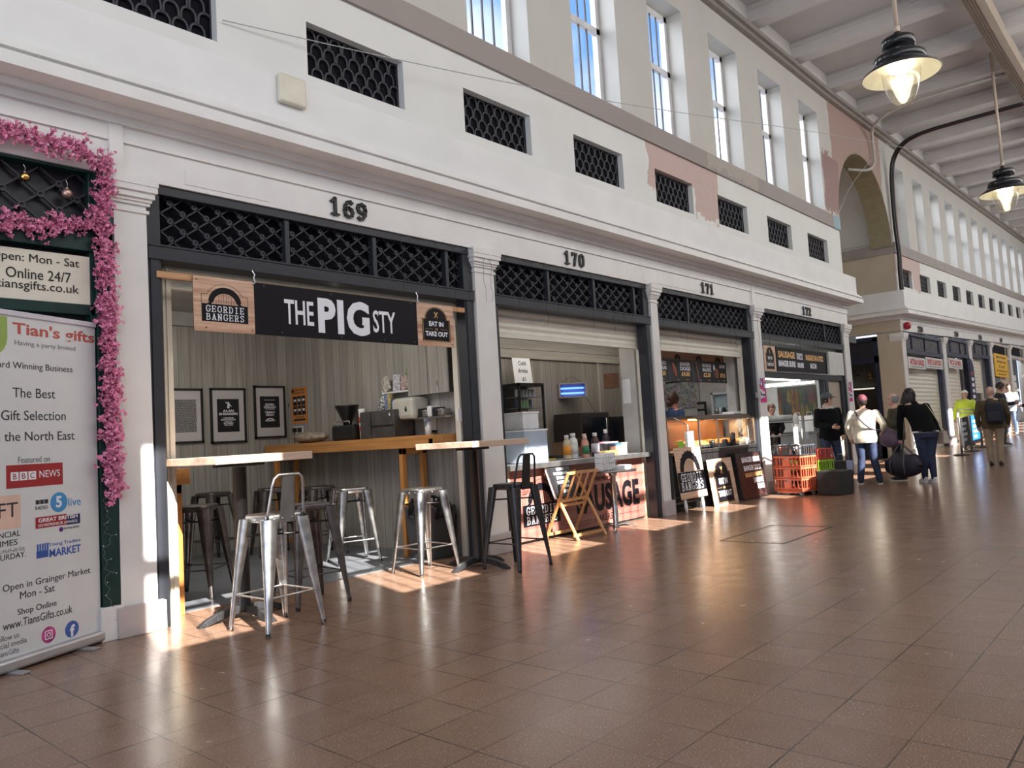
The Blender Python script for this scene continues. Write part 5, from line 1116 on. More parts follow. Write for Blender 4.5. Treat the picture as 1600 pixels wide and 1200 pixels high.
t = thing('till', 'cream till with a rounded top behind the hot counter', 'till', (12.9, 1.15, .93)); m = MB(); m.box(-.12, .12, -.15, .15, 0, .38); obj('casing', m, P('till_cream', (.42, .41, .37), .4), t, .04); m = MB(); m.box(-.125, -.12, -.1, .1, .22, .34); obj('screen', m, BLACK, t)
t = thing('back_shelf', 'counter shelf behind the server at 171', 'shelf', (11.9, 1.55, 0)); m = MB(); m.box(0, 1.36, -.2, .72, .88, .925); obj('worktop', m, STAIN, t) ; m = MB(); m.box(.6, 1.34, -.58, -.2, .88, .925); m.box(.04, 1.3, -.16, .7, 0, .88); obj('carcass', m, BLACKM, t)
bpy.data.objects.remove(t.children[0]) if False else None
# standing boards
BRICK = WOOD('peach_brick_print', (.50, .28, .17), (.80, .62, .48), .55, 'x', 1.6)
def standing(label, x0, y, w, h, z0, lean, name='display_board', ux=(1, 0, 0)):
    t = thing(name, label, 'display board', mat=face_frame((x0, y, z0), ux, (0, lean, 1)), group='printed display boards at the hot counter'); return t
t = standing('brick-print board with big sausage emblem, raised on turned legs', 10.06, -.10, .80, .76, .20, .10)
rect(t, 0, .80, 0, .76, BRICK, -.012 if False else .004, 'panel'); m = MB(); m.box(0, .80, 0, .10, .004, .006); obj('orange_strip', m, RUST, t)
m = MB(); m.box(0, .80, .10, .395, .004, .006); obj('name_band', m, SIGNB, t); slab_letters(t, 'GEORDIE', .40, .255, SIGNW, .62, .115, z=.006, depth=.001); slab_letters(t, 'BANGERS', .40, .125, SIGNW, .66, .115, z=.006, depth=.001)
m = MB()
for i in range(16):
    a0, a1 = PI * i / 16, PI * (i + 1) / 16; m.prism([(.40 + rr * math.cos(q), .40 + rr * math.sin(q)) for rr, q in ((.19, a0), (.30, a0), (.30, a1), (.19, a1))], .004, .0055)
for i in range(7): a = R(40 + i * 17); m.prism([(.40 + .30 * math.cos(a - .05), .40 + .30 * math.sin(a - .05)), (.40 + .30 * math.cos(a + .05), .40 + .30 * math.sin(a + .05)), (.40 + .325 * math.cos(a), .40 + .325 * math.sin(a))], .004, .0055)
for i in range(7): x_ = .27 + i * .043; m.box(x_, x_ + .005, .40, .40 + math.sqrt(max(.001, .035 - (x_ - .4) ** 2)), .004, .0055)
obj('sausage_mark', m, SIGNB, t)
for x_ in (.14, .66): m = MB(); m.lathe([(.014, -.20), (.020, -.16), (.028, -.10), (.02, -.05), (.018, .0)], n=12); m.xf(Matrix.Translation((x_, 0, -.02)) @ Matrix.Rotation(-PI / 2, 4, 'X') @ Matrix.Scale(1, 4)); m.v = [(a, b_, c_) for a, b_, c_ in m.v]; obj('leg', m, WPL, t)
t = standing('brick-print board with black arched EAT IN or TAKE OUT panel leaning on the case', 11.06, -.10, .84, .74, 0, .12); rect(t, 0, .84, 0, .73, BRICK, .004, 'panel'); eat_board(t, .43, .03, .56, .67, z=.006)
t = standing('black board listing banger buns, dogs and sausage rolls, leaning beside the crates', 11.96, -.15, 1.0, .78, 0, .12); rect(t, 0, .98, 0, .78, P('dark_brick_print', (.05, .022, .02), .4, var=.5, scale=9), .004, 'panel')
for s_, x_, y_, w_, mt_2 in (('BANGER BUNS', .55, .61, .68, SIGNW), ('BANGER DOGS', .57, .47, .66, SIGNW), ('SAUSAGE ON A STICK', .58, .365, .66, SIGNY), ('SAUSAGE', .72, .255, .38, SIGNW), ('ROLLS', .77, .15, .26, SIGNW)): letters(t, s_, x_, y_, mt_2, wd=w_, ht=.09 if mt_2 is SIGNW else .07, z=.004, bold=.03, depth=.0012)
m = MB(); m.box(0, .98, 0, .02, .004, .012); m.box(0, .98, .76, .78, .004, .012); m.box(0, .02, 0, .78, .004, .012); m.box(.96, .98, 0, .78, .004, .012); obj('frame', m, BLACK, t)
# stacked crates and speaker
def crate(label, M, mat, wheels=False):
    t = thing('stacking_crate', label, 'crate', mat=M, group='stacked plastic crates'); Dx, Dy, H = .40, .60, .185; m = MB()
    m.box(-Dx / 2, Dx / 2, -Dy / 2, Dy / 2, 0, .016)
    for z in (0, H - .025):
        m.box(-Dx / 2, -Dx / 2 + .018, -Dy / 2, Dy / 2, z, z + .025); m.box(Dx / 2 - .018, Dx / 2, -Dy / 2, Dy / 2, z, z + .025); m.box(-Dx / 2, Dx / 2, -Dy / 2, -Dy / 2 + .018, z, z + .025); m.box(-Dx / 2, Dx / 2, Dy / 2 - .018, Dy / 2, z, z + .025)
    for sx in (-1, 1):
        a, b_ = sorted((sx * Dx / 2, sx * (Dx / 2 - .015)))
        for q in (-.3, -.22, -.145, -.075, .065, .135, .21, .288): m.box(a, b_, q, q + .012, .02, H - .02)
        m.box(a, b_, -.07, .07, .02, H - .05)
    for sy in (-1, 1):
        a, b_ = sorted((sy * Dy / 2, sy * (Dy / 2 - .015)))
        for q in (-.2, -.14, -.085, -.03, .02, .075, .13, .188): m.box(q, q + .012, a, b_, .02, H - .02)
    obj('basket', m, mat, t)
    if wheels:
        m = MB(); m.prism_x([(-.3, 0), (.3, 0), (.3, -.02), (.17, -.055), (-.17, -.055), (-.3, -.02)], -.2, -.185); m.box(-.2, .2, -.3, .3, -.03, 0); obj('dolly', m, mat, t)
        for sx in (-.14, .14):
            for sy in (-.24, .24):
                m = MB(); m.lathe([(.02, -.015), (.048, -.015), (.048, .015), (.02, .015)], n=16); m.xf(Matrix.Translation((sx, sy, -.047)) @ Matrix.Rotation(PI / 2, 4, 'X')); m.box(sx - .012, sx + .012, sy - .026, sy - .02, -.05, 0); m.box(sx - .012, sx + .012, sy + .02, sy + .026, -.05, 0); obj('wheel', m, P('pale_wheel', (.42, .40, .38), .4), t)
    return t
ORC = P('coral_orange_plastic', (.72, .17, .085), .45, var=.05); REDC = P('dark_red_plastic', (.42, .055, .03), .45); LIMC = P('lime_plastic', (.30, .55, .03), .45); GRC = P('charcoal_plastic', (.06, .065, .075), .45)
def crt(cx_, cy_, z, rz=-20): return Matrix.Translation((cx_, cy_, z)) @ Matrix.Rotation(R(rz), 4, 'Z')
CX, CY = 13.17, -.56
crate('coral orange crate on wheels at the bottom of the front stack', crt(CX, CY, .095), ORC, True); crate('coral orange crate in the middle of the front stack', crt(CX, CY, .285), ORC); crate('coral orange crate just under the charcoal one in the front stack', crt(CX, CY, .475), ORC); crate('charcoal crate on top of the front crate stack, holding bottles', crt(CX, CY, .665), GRC)
RX, RY = CX + .43 * .94, CY - .43 * .34
crate('black crate at the foot of the rear stack behind the coral crates', crt(RX, RY, .0), P('black_crate_plastic', (.015, .015, .016), .5)); crate('second black crate of the rear stack, hidden by the speaker', crt(RX, RY, .19), MC['black_crate_plastic']); crate('lime green crate in the rear stack, sticking out to the right', crt(RX, RY, .38), LIMC); crate('dark red crate on top of the rear stack', crt(RX, RY, .57), REDC)
for i, (dx, dy, c_) in enumerate(((-.1, .2, (.7, .2, .15)), (-.1, .1, (.55, .06, .05)), (-.05, -.05, (.02, .02, .02)), (-.08, -.2, (.8, .8, .78)), (.05, .05, (.55, .06, .05)))):
    v_ = crt(CX, CY, .684) @ Vector((dx, dy, 0)); lb = ['pinkish bottle in the charcoal crate, nearest the shop pilaster', 'red bottle in the charcoal crate, second along', 'black bottle in the middle of the charcoal crate', 'white bottle at the right end of the charcoal crate', 'red bottle at the back of the charcoal crate'][i]
    bottle(lb, v_.x, v_.y, .17, .035, P('crate_bottle_%d' % i, c_, .35), P('crate_bottle_%d' % i, c_), WPL if i != 2 else BLACK, name='crate_bottle', cat='bottle', group='bottles in the charcoal crate', z=.684)
t = thing('loudspeaker', 'black box loudspeaker standing on the floor by the crates', 'loudspeaker', (13.22, -1.20, 0), R(-6)); m = MB(); m.box(-.25, .25, -.20, .20, 0, .40); obj('cabinet', m, P('black_textured_case', (.014, .014, .015), .6, var=.2, scale=60, bump=.1), t, .02)
m = MB(); ring(m, (0, .2), .11, .006, 24, y0=0, y1=.004); m.xf(Matrix.Translation((-.2505, -.045 + .09, 0)) @ Matrix.Rotation(-PI / 2, 4, 'Z')); obj('round_badge', m, P('grey_badge', (.06, .06, .06), .5), t); m = MB(); m.box(-.252, -.25, -.13, -.07, .17, .25); obj('handle', m, BLACK, t)

# ================================================================ 172
t = thing('shop_sign', 'black sign board listing sausages and banger buns over the counter of 172', 'sign', mat=face_frame((13.64, .03, 2.20)))
rect(t, 0, .52, 0, .47, BRICK, .004, 'brick_print'); rect(t, .54, 3.16, 0, .47, SIGNB, .006, 'board'); eat_board(t, .26, .03, .36, .42, z=.006)
for s_, x_, y_, w_, h_, mt_2 in (('SAUSAGE', 1.05, .27, .80, .13, SIGNY), ('SAUSAGE', 1.70, .34, .30, .05, SIGNW), ('ROLLS', 1.70, .265, .30, .07, SIGNW), ('SAUSAGE ON A STICK', 2.5, .26, .98, .12, SIGNY), ('BANGER BUNS', 1.05, .10, .82, .12, SIGNW), ('BURGERS', 1.72, .10, .32, .10, SIGNW), ('BACON', 2.4, .10, .34, .11, SIGNW)): letters(t, s_, x_, y_, mt_2, wd=w_, ht=h_, z=.006, bold=.04, depth=.001)
m = MB(); m.box(.54, 3.16, 0, .015, .006, .02); m.box(.54, 3.16, .455, .47, .006, .02); m.box(.54, .555, 0, .47, .006, .02); m.box(3.145, 3.16, 0, .47, .006, .02); obj('frame', m, BLACK, t)
t = thing('blank_panel', 'plain pale panel over the side bay of 172', 'panel', mat=face_frame((16.96, .03, 2.20))); rect(t, 0, .90, 0, .50, P('pale_panel', (.62, .62, .60), .5), .01, 'panel')
t = front172; m = MB(); m.box(.05, 4.29, .03, .13, 2.08, 2.19); obj('transom_rail', m, ANTH, t)
for a, c_ in ((3.19, 3.33), (4.17, 4.29), (3.05, 3.14)): m = MB(); m.box(a, c_, .03, .13, 0, 2.08); obj('post', m, ANTH, t)
t = thing('side_door', 'narrow door with pale beige glass in the side bay of 172', 'door', (16.91, .10, 0)); m = MB(); m.box(0, .80, 0, .04, 0, 2.075); obj('leaf', m, P('beige_door_panel', (.42, .36, .29), .4), t)
for i, (a, c_) in enumerate((((14.2, 1.0, 2.18), (17.75, 1.0, 2.19)), ((17.3, .5, 2.09), (17.3, 2.3, 2.09)))):
    t = thing('strip_light', ['bright fluorescent tube running along the front of the 172 shop', 'bright fluorescent tube running into the depth of the 172 shop'][i], 'strip light', a); d = Vector(c_) - Vector(a); m = MB(); m.tube([(0, 0, 0), d], .024, 10); obj('tube', m, EM('fluorescent_white', (1, .97, .92), 7), t); m = MB(); m.bar((0, 0, .04), d + Vector((0, 0, .04)), .06, .03); obj('batten', m, WPL, t); m = MB(); m.tube([(0, 0, .05), (0, 0, 3.08 - a[2])], .006, 5); m.tube([d + Vector((0, 0, .05)), (d.x, d.y, 3.08 - a[2])], .006, 5); obj('hanger', m, STAIN, t)
lamp('butcher_shop_light', 'AREA', 45, (15.6, 1.6, 2.3), (0, 0, -1), (1, .97, .92), shape='RECTANGLE', size=3, size_y=1)
t = thing('deli_counter', 'glass-topped deli counter with white corner post at 172', 'counter', (13.9, .25, 0)); m = MB(); m.box(0, 2.85, .05, .75, 0, .62); obj('base_unit', m, P('deli_base', (.10, .10, .11), .35, .5), t); m = MB(); m.box(0, 2.85, 0, .75, .62, .66); m.box(0, 2.85, .35, .75, .95, .97); obj('shelf', m, STAIN, t)
m = MB(); m.box(0, 2.85, .0, .006, .66, 1.22); obj('front_glass', m, CLEAR, t); m = MB(); m.box(0, 2.85, .0, .5, 1.24, 1.265); obj('glass_top', m, P('frosted_glass_top', (.45, .48, .47), .2), t)
m = MB(); m.box(1.42, 1.56, -.02, .02, .62, 1.30); obj('corner_post', m, WPL, t); m = MB(); m.box(.0, .26, .02, .14, .62, 1.18); obj('dark_post', m, BLACK, t)
m = MB(); m.lathe([(.001, 0), (.14, 0), (.14, .006), (.001, .006)], n=20); m.xf(Matrix.Translation((1.49, -.022, 1.27)) @ Matrix.Rotation(PI / 2, 4, 'X')); obj('round_label', m, WPL, t); m = MB(); m.lathe([(.001, 0), (.13, 0), (.13, .004), (.001, .004)], n=20, sx=.6); m.xf(Matrix.Translation((1.85, -.003, .98)) @ Matrix.Rotation(PI / 2, 4, 'X')); obj('round_sticker', m, WPL, t)
t = thing('film_roll', 'roll of clear film lying along the deli counter top', 'film roll', (14.18, .32, 1.268)); m = MB(); m.tube([(0, 0, .06), (1.2, 0, .06)], .058, 14); obj('roll', m, P('film_grey', (.55, .58, .57), .2), t)
t = thing('menu_holder', 'tilted steel menu holder at the foot of the deli counter', 'menu holder', (16.55, .05, .45)); m = MB(); m.hexa([(0, 0, 0), (.22, 0, 0), (.22, .02, 0), (0, .02, 0)], [(-.3, .05, .42), (-.08, .05, .42), (-.08, .07, .42), (-.3, .07, .42)]); obj('plate', m, P('holder_grey', (.36, .38, .37), .35, .3), t); m = MB(); m.box(.0, .22, 0, .06, -.45, 0); obj('stand', m, BLACKM, t)
t = thing('pasty_rack', 'carved white ornamental rack at the left inside 172', 'rack', (16.6, 1.75, 1.2)); m = MB()
for i in range(4): ring(m, (.1 + i * .12, .12 + .1 * (i % 2)), .07, .012, 14)
obj('scrollwork', m, WPL, t)
t = thing('wall_mural', 'dark wall mural of hanging coloured leaves at the back of 172', 'mural', mat=face_frame((17.942, 1.62, 1.22), (0, -1, 0))); rect(t, 0, .92, 0, .84, P('mural_dark', (.05, .055, .05), .5), .006, 'board'); rq = random.Random(21)
for i in range(18):
    x_ = .06 + (i % 9) * .10 + rq.uniform(-.015, .015); y_ = rq.uniform(.52, .62) - .3 * (i // 9); c_ = rq.choice([(.20, .09, .025), (.05, .07, .03), (.12, .035, .03), (.03, .045, .05), (.15, .12, .03)])
    m = MB(); m.prism([(x_ + .042 * math.cos(a) * (1 - .3 * math.sin(a)), y_ + .20 * math.sin(a)) for a in [2 * PI * k / 14 for k in range(14)]], .006, .010 + .001 * (i // 9)); obj('leaf_shape', m, P('mural_%.2f_%.2f' % c_[:2], c_, .5, var=.3), t)
for i in range(2):
    t = thing('carrier_bag', ['white paper carrier bag on the left behind the 172 server', 'white paper carrier bag with handwriting behind the 172 server, right one'][i], 'bag', (17.78, 1.12 - i * .27, 1.0), R(90), 'white carrier bags'); m = MB(); m.box(-.10, .10, -.06, .06, 0, .36); obj('bag', m, PAPER, t); m = MB(); m.tube([(-.06, 0, .36), (-.05, 0, .44), (.05, 0, .44), (.06, 0, .36)], .005, 6); obj('handle', m, PAPER, t)
t = thing('rear_bench', 'steel-topped bench along the side wall of 172 carrying the bags', 'bench', (17.5, .6, 0)); m = MB(); m.box(0, .44, 0, 1.3, .955, 1.0); obj('worktop', m, STAIN, t); m = MB(); m.box(.03, .44, .03, 1.27, 0, .955); obj('carcass', m, P('bench_white', (.45, .45, .44), .5), t)
mt_, nt, b = _nodes('colourful_poster_print'); g = G(nt); vv = g.n('ShaderNodeTexVoronoi'); vv.inputs['Scale'].default_value = 20; g.l(g.coord(), vv.inputs['Vector']); xx = g.sep(vv.outputs['Color'])
c = g.mix(g.math('GREATER_THAN', xx[0], .5), (.72, .70, .76, 1), (.16, .05, .32, 1)); c = g.mix(g.math('GREATER_THAN', xx[1], .72), c, (.55, .03, .10, 1)); g.l(c, b.inputs['Base Color'])
for x_, w_, lb in ((13.28, .25, 'purple and pink event poster on the pilaster left of 172'), (17.98, .2, 'purple and white poster on the corner pilaster right of 172')):
    t = thing('event_poster', lb, 'poster', mat=face_frame((x_, -.006, 1.62))); rect(t, 0, w_, 0, .44, mt_, .003, 'sheet'); rect(t, 0, w_, .0, .07, P('magenta_strip', (.66, .03, .22), .5), .0036, 'magenta_strip'); rect(t, .02, w_ - .02, .12, .15, INK, .0036, 'dark_band')
t = thing('intercom', 'small grey box on the anthracite jamb right of 171', 'intercom', mat=face_frame((13.10, .01, 1.70))); rect(t, 0, .12, 0, .10, P('grey_box', (.45, .45, .44), .4), .05, 'cover')
t = thing('small_sticker', 'small black and blue sticker on the cream rail right of 170', 'sticker', mat=face_frame((9.71, .175, 1.62))); rect(t, 0, .06, 0, .05, INK, .002, 'sheet'); rect(t, 0, .06, .055, .08, BLUI, .002, 'blue_half')
# ================================================================ alley shop, far block, lamps, cables
t = thing('alley_shop_window', 'dark navy shop window in the side of the alley beside the beige pier', 'shop window', (22.58, 2.6, .1))
m = MB(); m.box(-.03, .3, 0, .12, .32, 3.3); m.box(-.03, .3, -1.98, -1.86, .0, 3.3); m.box(-.03, .3, -1.98, 0, 2.62, 2.80); m.box(-.03, .3, -1.98, 0, 3.22, 3.34); m.box(-.03, .3, -1.98, 0, .0, .40); obj('frame', m, NAVY, t)
m = MB(); m.box(.02, .04, -1.9, 0, 2.8, 3.25); obj('dark_panel', m, BLACKP, t); m = MB(); m.box(.06, .066, -1.86, 0, .40, 2.62); obj('pane', m, GLASS('dim_glass', (.55, .55, .55), .08), t)
m = MB(); m.box(.8, .85, -2.0, .2, 0, 3.2); obj('interior_back', m, P('dim_interior', (.07, .065, .06), .7, var=.3, scale=3), t); m = MB(); m.box(.1, .8, -1.86, 0, .95, .99); obj('display_shelf', m, P('dim_shelf', (.16, .15, .13), .5), t)
m = MB(); m.tube([(.15, -1.75, 1.93), (.15, -.2, 1.96)], .02, 8); obj('light_tube', m, EM('warm_tube', (1, .93, .8), 3), t); m = MB(); m.box(.3, .33, -1.8, -.1, 2.0, 2.5); obj('pale_blind', m, P('grey_blind', (.22, .22, .21), .6), t)
t = thing('tree_ornament', 'small dark tree-shaped ornament hanging in the alley shop window', 'ornament', (22.70, .92, 2.28)); m = MB()
for z, r in ((.0, .13), (.1, .1), (.19, .07)): m.lathe([(r, z), (.02, z + .14)], n=12)
obj('tree', m, P('dark_brass_tree', (.12, .07, .02), .4, .5), t); m = MB(); m.tube([(0, 0, .33), (0, 0, .43)], .004, 5); obj('cord', m, BLACK, t)
for i, q in enumerate((1.15, 1.32, 1.25)):
    t = thing('bird_cutout', ['dark cut-out hanging left of the tree ornament', 'dark cut-out hanging farthest from the tree ornament', 'lower dark cut-out between the other two'][i], 'ornament', (22.70, q, 2.55 - .12 * (i == 2)), 0, 'dark cut-outs in the alley window'); m = MB(); m.ball((0, 0, 0), .05, 8, .3, 1.3, .5); m.bar((0, -.03, .01), (0, -.09, .05), .01, .02); obj('cutout', m, BLACK, t); m = MB(); m.tube([(0, 0, .02), (0, 0, .18 if i < 2 else .3)], .003, 4); obj('cord', m, BLACK, t)
t = thing('projecting_sign', 'small dark bracket sign projecting from the capital at the alley corner', 'sign', (18.33, .02, 3.02)); m = MB(); m.box(0, .55, 0, .03, -.04, .10); obj('board', m, P('dark_slate_sign', (.06, .075, .08), .5), t)
t = thing('notice', 'blue and white notice on the beige pier of the alley', 'notice', mat=face_frame((22.594, .42, 1.74 + .09), (0, -1, 0))); rect(t, 0, .22, 0, .26, PAPER, .004, 'sheet'); rect(t, .015, .205, .06, .22, BLUI, .005, 'blue_panel'); rect(t, 0, .22, .0, .02, REDI, .005, 'red_strip')
t = thing('small_red_notice', 'tiny red-bordered sign on the beige pier near the grey-haired man', 'notice', mat=face_frame((22.594, .35, 1.36), (0, -1, 0))); rect(t, 0, .10, 0, .09, REDI, .004, 'border'); rect(t, .015, .085, .015, .075, PAPER, .005, 'sheet')
t = thing('alarm_bell', 'red alarm sounder on the frieze at the corner of the far block', 'alarm', (22.93, -.02, 3.66)); m = MB(); m.lathe([(.09, 0), (.10, .02), (.10, .10), (.07, .14), (.01, .15)], n=18); m.xf(Matrix.Rotation(PI / 2, 4, 'X')); obj('sounder', m, P('alarm_red', (.36, .01, .015), .35), t); m = MB(); m.box(-.06, .06, -.01, .02, -.06, .06); obj('base', m, P('alarm_red', (.36, .01, .015)), t)

SB = [(22.95, 27.05), (27.5, 30.8), (31.25, 34.5), (34.95, 38.7), (39.1, 42.5), (42.9, 46.4)]
NAVYL = P('slate_navy_paint', (.035, .04, .075), .4)
NM = ['nearest the alley', 'second from the alley', 'third from the alley', 'with the yellow sign', 'just beyond the yellow sign', 'farthest along the arcade']
for i, (a, c_) in enumerate(SB):
    shopfront('shop frame with silvery lattice in the far block, ' + NM[i], a, c_, .08, .30 if i < 3 else .1, [a + .8, a + 2.2] if i < 3 else [c_ - .6], zo((a + c_) / 2), NAVYL if i < 3 else P('pale_frame', (.55, .52, .46), .5), IRONL if i < 3 else IRON, .17, .12)
for i, (a, c_, lb) in enumerate(((23.1, 26.75, 'closed cream roller shutter behind the stooping woman'), (27.6, 29.75, 'closed narrow cream roller shutter left of the dark feather banner'), (31.35, 33.4, 'cream roller shutter half closed right of the dark feather banner'))):
    shutter(lb, a, c_, 2.76, .03 if i < 2 else 1.5, .20, z9=zo((a + c_) / 2), pitch=.12, rw=.1)
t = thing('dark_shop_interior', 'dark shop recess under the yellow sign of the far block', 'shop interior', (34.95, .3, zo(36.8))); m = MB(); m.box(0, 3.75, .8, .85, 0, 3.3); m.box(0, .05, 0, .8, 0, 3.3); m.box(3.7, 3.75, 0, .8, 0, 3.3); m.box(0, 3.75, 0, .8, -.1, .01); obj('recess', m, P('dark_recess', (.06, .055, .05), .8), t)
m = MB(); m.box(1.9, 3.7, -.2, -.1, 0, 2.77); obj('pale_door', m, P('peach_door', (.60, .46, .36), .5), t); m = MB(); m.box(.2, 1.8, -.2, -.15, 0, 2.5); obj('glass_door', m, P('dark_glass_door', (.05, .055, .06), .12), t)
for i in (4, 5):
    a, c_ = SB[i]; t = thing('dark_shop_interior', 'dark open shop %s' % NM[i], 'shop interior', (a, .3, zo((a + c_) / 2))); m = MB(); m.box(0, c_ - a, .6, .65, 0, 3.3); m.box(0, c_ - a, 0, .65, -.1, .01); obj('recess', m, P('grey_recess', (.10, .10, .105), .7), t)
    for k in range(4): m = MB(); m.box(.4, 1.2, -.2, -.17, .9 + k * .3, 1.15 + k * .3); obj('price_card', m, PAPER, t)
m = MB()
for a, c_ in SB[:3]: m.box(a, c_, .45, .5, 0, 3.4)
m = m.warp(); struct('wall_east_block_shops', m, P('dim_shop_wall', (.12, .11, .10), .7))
for i, (x_, w_, s_, lb) in enumerate(((23.0, 1.75, 'ARTISAN BAKES', 'white sign board with red letters over the first far shutter, left one'), (24.85, 1.95, 'SWEET & SAVOURY', 'white sign board with red letters over the first far shutter, right one'), (27.62, 1.9, 'PICK & MIX', 'white sign board with red letters over the narrow far shutter'))):
    z9 = zo(x_ + w_ / 2); t = thing('fascia_sign', lb, 'sign', mat=face_frame((x_, .01, 2.38 + z9))); rect(t, 0, w_, 0, .32, P('sign_board_white', (.70, .69, .67), .5), .02, 'board'); letters(t, s_, w_ / 2, .10, P('sign_red', (.50, .03, .03), .5), wd=w_ * .84, ht=.17, z=.02, bold=.03, depth=.002)
    rect(t, w_ * .1, w_ * .9, .04, .065, GRYI, .021, 'small_print')
for i, (s_, x_) in enumerate((('210', 24.5), ('209', 29.0), ('208', 32.8), ('207', 36.9))):
    t = thing('house_number', 'dark number on the far block frieze, %s' % NM[i], 'house number', mat=face_frame((x_, -.02, 3.44 + zo(x_)))); letters(t, s_, 0, 0, P('weathered_black', (.06, .055, .05), .6), wd=.45, ht=.17, z=0, bold=.03, depth=.02)
t = thing('yellow_sign', 'bright yellow sign with dark lettering in the far block', 'sign', mat=face_frame((35.1, .0, 2.02 + zo(36.5)))); YEL = P('sign_yellow', (.82, .48, .03), .5, var=.02); rect(t, 0, 2.75, 0, .92, YEL, .02, 'board')
for s_, y_, h_, w_ in (('Butler & Gangster', .72, .12, 2.0), ('The Repair Centre', .54, .12, 1.9), ('TO LET', .36, .10, 1.3), ('for enquiries please call', .2, .07, 2.2), ('the market office', .08, .06, 1.6)): letters(t, s_, 1.37, y_, INK, wd=w_, ht=h_, z=.02, depth=.003, bold=.015)
t = thing('feather_banner', 'tall navy feather banner with white and red print by the navy shop jamb', 'banner', mat=face_frame((30.0, -.12, zo(30.2)))); m = MB(); m.prism([(0, .25), (.62, .25), (.62, 2.4), (.5, 2.62), (.2, 2.72), (0, 2.7)], -.004, .004); obj('fabric', m, P('banner_navy', (.012, .02, .09), .6), t); m = MB(); m.tube([(-.02, 0, 0), (-.02, 2.75, 0)], .012, 6); obj('pole', m, BLACK, t); m = MB(); m.box(-.25, .35, 0, .02, -.2, .2); obj('base', m, BLACK, t)
for k in range(9): m = MB(); m.box(.10 + .03 * (k % 2), .46, .55 + k * .2, .66 + k * .2, .004, .006); obj('printed_letter', m, SIGNW if k < 8 else REDI, t)
# barrier
BP = [(23.06, -1.07), (24.29, -1.06), (25.63, -1.07)]
for i, (x_, y_) in enumerate(BP):
    t = thing('barrier_post', ['steel barrier post holding the outer edge of the black barrier banner', 'steel barrier post between the black and blue barrier banners', 'steel barrier post at the far end of the blue barrier banner'][i], 'barrier post', (x_, y_, zo(x_)), 0, 'cafe barrier posts'); m = MB(); m.lathe([(.032, .02), (.032, .97), (.02, .99), (.001, 1.0)], n=14); obj('post', m, STAIN, t); m = MB(); m.lathe([(.20, 0), (.21, .012), (.19, .03), (.035, .04)], n=24); obj('base', m, P('dark_base', (.10, .10, .10), .35, .7), t)
for i, mt_2 in enumerate((P('barrier_black', (.02, .02, .024), .6), P('barrier_blue', (.015, .16, .52), .5))):
    (xa, ya), (xb, yb) = BP[i], BP[i + 1]; t = thing('barrier_banner', ['black cafe barrier banner with white lettering', 'bright blue cafe barrier banner with white lettering'][i], 'barrier banner', mat=face_frame((xa + .05, ya, .16 + zo((xa + xb) / 2)), (xb - xa, yb - ya, .03)))
    W = xb - xa - .1; rect(t, 0, W, 0, .78, mt_2, .006, 'fabric')
    if i: rect(t, 0, W, 0, .1, SIGNB, .008, 'dark_hem')
    for k in range(4): rect(t, W * .3, W * (.62 + .1 * (k % 2)), .16 + k * .14, .24 + k * .14, SIGNW if i else P('grey_print', (.4, .4, .42), .5), .009, 'printed_letter')
    m = MB(); m.tube([(0, .79, 0), (W, .79, 0)], .012, 6); obj('top_bar', m, STAIN, t)

# pendant lamps
def pendant(label, x, y, z):
    t = thing('pendant_lamp', label, 'pendant lamp', (x, y, z), 0, 'black enamel pendant lamps'); top = 9.2 + zo(x) - z
    m = MB(); m.lathe([(.335, .13), (.335, .245), (.30, .265), (.16, .275), (.15, .30), (.15, .37), (.185, .38), (.215, .39), (.215, .50), (.20, .515), (.06, .53), (.05, .58), (.055, .60), (.03, .62)], n=36); obj('housing', m, P('black_enamel_gloss', (.010, .011, .014), .16), t)
    m = MB(); m.lathe([(.335, .15), (.40, .09), (.50, .02), (.51, .0), (.50, -.005)], n=40, cap=False); obj('shade', m, MC['black_enamel_gloss'], t); m = MB(); m.lathe([(.50, -.002), (.49, .012), (.39, .08), (.32, .125), (.02, .126)], n=40, cap=False); obj('shade_lining', m, P('cream_enamel_lining', (.72, .68, .52), .3), t)
    m = MB(); m.lathe([(.25, .10), (.25, .0), (.235, -.12), (.20, -.25), (.15, -.36), (.08, -.43), (.001, -.455)], n=32, cap=False); obj('glass_bowl', m, GLASS('lamp_glass', (.95, .94, .90), .28), t)
    m = MB()
    for k in range(4): a = R(45 + 90 * k); m.tube([(.045 * math.cos(a), .045 * math.sin(a), .10), (.06 * math.cos(a), .06 * math.sin(a), -.08), (.09 * math.cos(a), .09 * math.sin(a), -.17)], [.02, .018, .014], 8)
    m.lathe([(.16, .07), (.16, .10)], n=20); obj('led_element', m, EM('led_warm_white', (1, .93, .80), 7), t)
    m = MB(); m.tube([(0, 0, .61), (0, 0, .70)], .04, 10); m.tube([(0, 0, .68), (0, 0, top)], .030, 10); obj('rod', m, P('pale_tan_rod', (.50, .40, .32), .4), t)
    lamp('pendant_light', 'POINT', 5, (x, y, z - .30), color=(1, .92, .78), shadow_soft_size=.06)
pendant('black enamel pendant lamp nearest the camera, hanging high at upper right', 11.68, -3.13, 6.0); pendant('farther black enamel pendant lamp at the right edge', 20.0, -3.05, 6.0)
